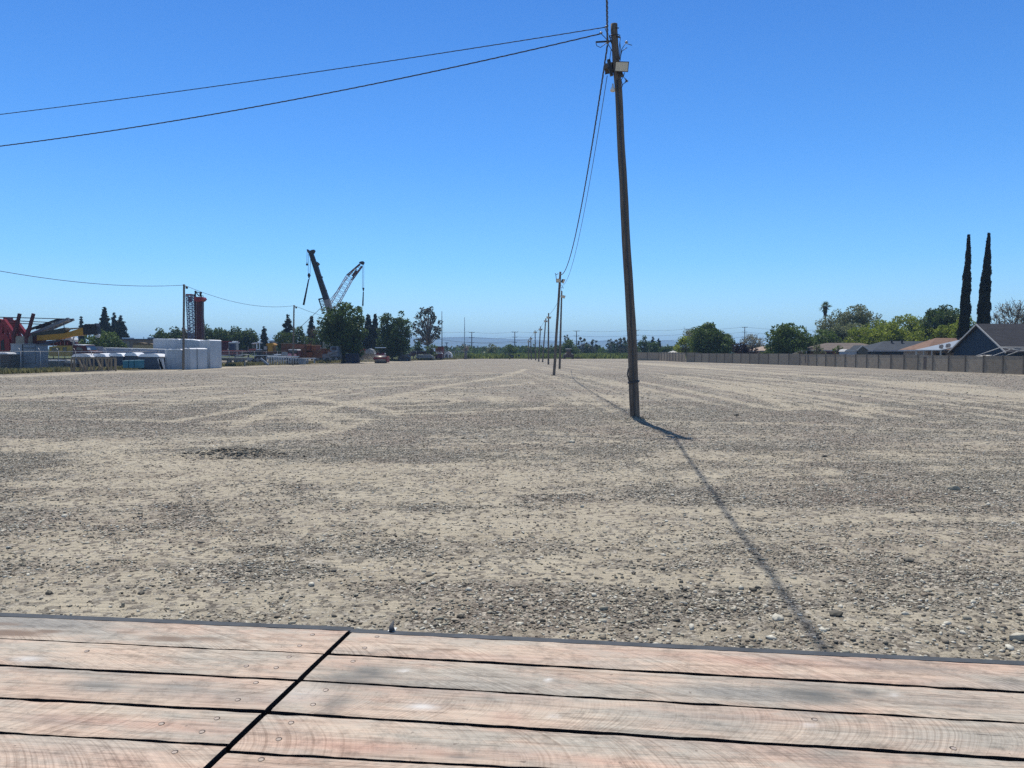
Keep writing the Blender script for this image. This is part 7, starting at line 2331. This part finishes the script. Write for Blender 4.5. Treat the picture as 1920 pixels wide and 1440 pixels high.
Z_[0] = -2; Z_[-1] = -2
Y_ = HD + R_ * 900
idx = np.arange(X_.size).reshape(X_.shape)
Fh = np.stack([idx[:-1, :-1], idx[:-1, 1:], idx[1:, 1:], idx[1:, :-1]], -1).reshape(-1, 4)
hm = fast_mesh('hills', np.stack([X_.ravel(), Y_.ravel(), Z_.ravel()], 1), Fh, 4, smooth=True)
o = link_mesh('hills', hm, mat('dry_hill_grass', (.07, .08, .05), .95, 0, .3, .002))
tag(o, kind='structure')

# dust thrown up by the roller
def vol(name, col, dens, aniso=0.0, fall=False):
    m = bpy.data.materials.new(name); m.use_nodes = True
    n, l = nt(m); n.remove(n['Principled BSDF'])
    v = n.new('ShaderNodeVolumePrincipled'); v.inputs['Color'].default_value = (*col, 1); v.inputs['Density'].default_value = dens; v.inputs['Anisotropy'].default_value = aniso
    l.new(v.outputs[0], n['Material Output'].inputs['Volume'])
    if fall:
        tc = n.new('ShaderNodeTexCoord'); g = n.new('ShaderNodeTexGradient'); g.gradient_type = 'SPHERICAL'; l.new(tc.outputs['Object'], g.inputs[0])
        no = n.new('ShaderNodeTexNoise'); no.inputs['Scale'].default_value = 2.2; no.inputs['Detail'].default_value = 4; l.new(tc.outputs['Object'], no.inputs['Vector'])
        a = n.new('ShaderNodeMath'); a.operation = 'MULTIPLY'; l.new(g.outputs[1], a.inputs[0]); l.new(no.outputs[0], a.inputs[1])
        b_ = n.new('ShaderNodeMath'); b_.operation = 'MULTIPLY'; l.new(a.outputs[0], b_.inputs[0]); b_.inputs[1].default_value = dens
        l.new(b_.outputs[0], v.inputs['Density'])
    return m
m = MB(); m.ball((0, 0, 0), 1.0, n=16)
o = m.build('dust_cloud', vol('dust_air', (.8, .74, .64), .16, .2, True), local=True)
c = G(697, 680.4)
o.location = (c.x - .2, c.y + .5, .6); o.scale = (3.4, 2.6, 2.2)
tag(o, 'pale dust blowing left from the road roller', 'dust', kind='stuff')

# the air between here and the hills
HAZE = MB(); HAZE.bb(-7000, 7000, -60, 7900, -3.2, 142)
o = HAZE.build('haze', vol('air_haze', (.42, .66, 1.0), 2.1e-4, 0.0), local=True)
tag(o, 'thin blue air between the lot and the hills', 'haze', kind='stuff')
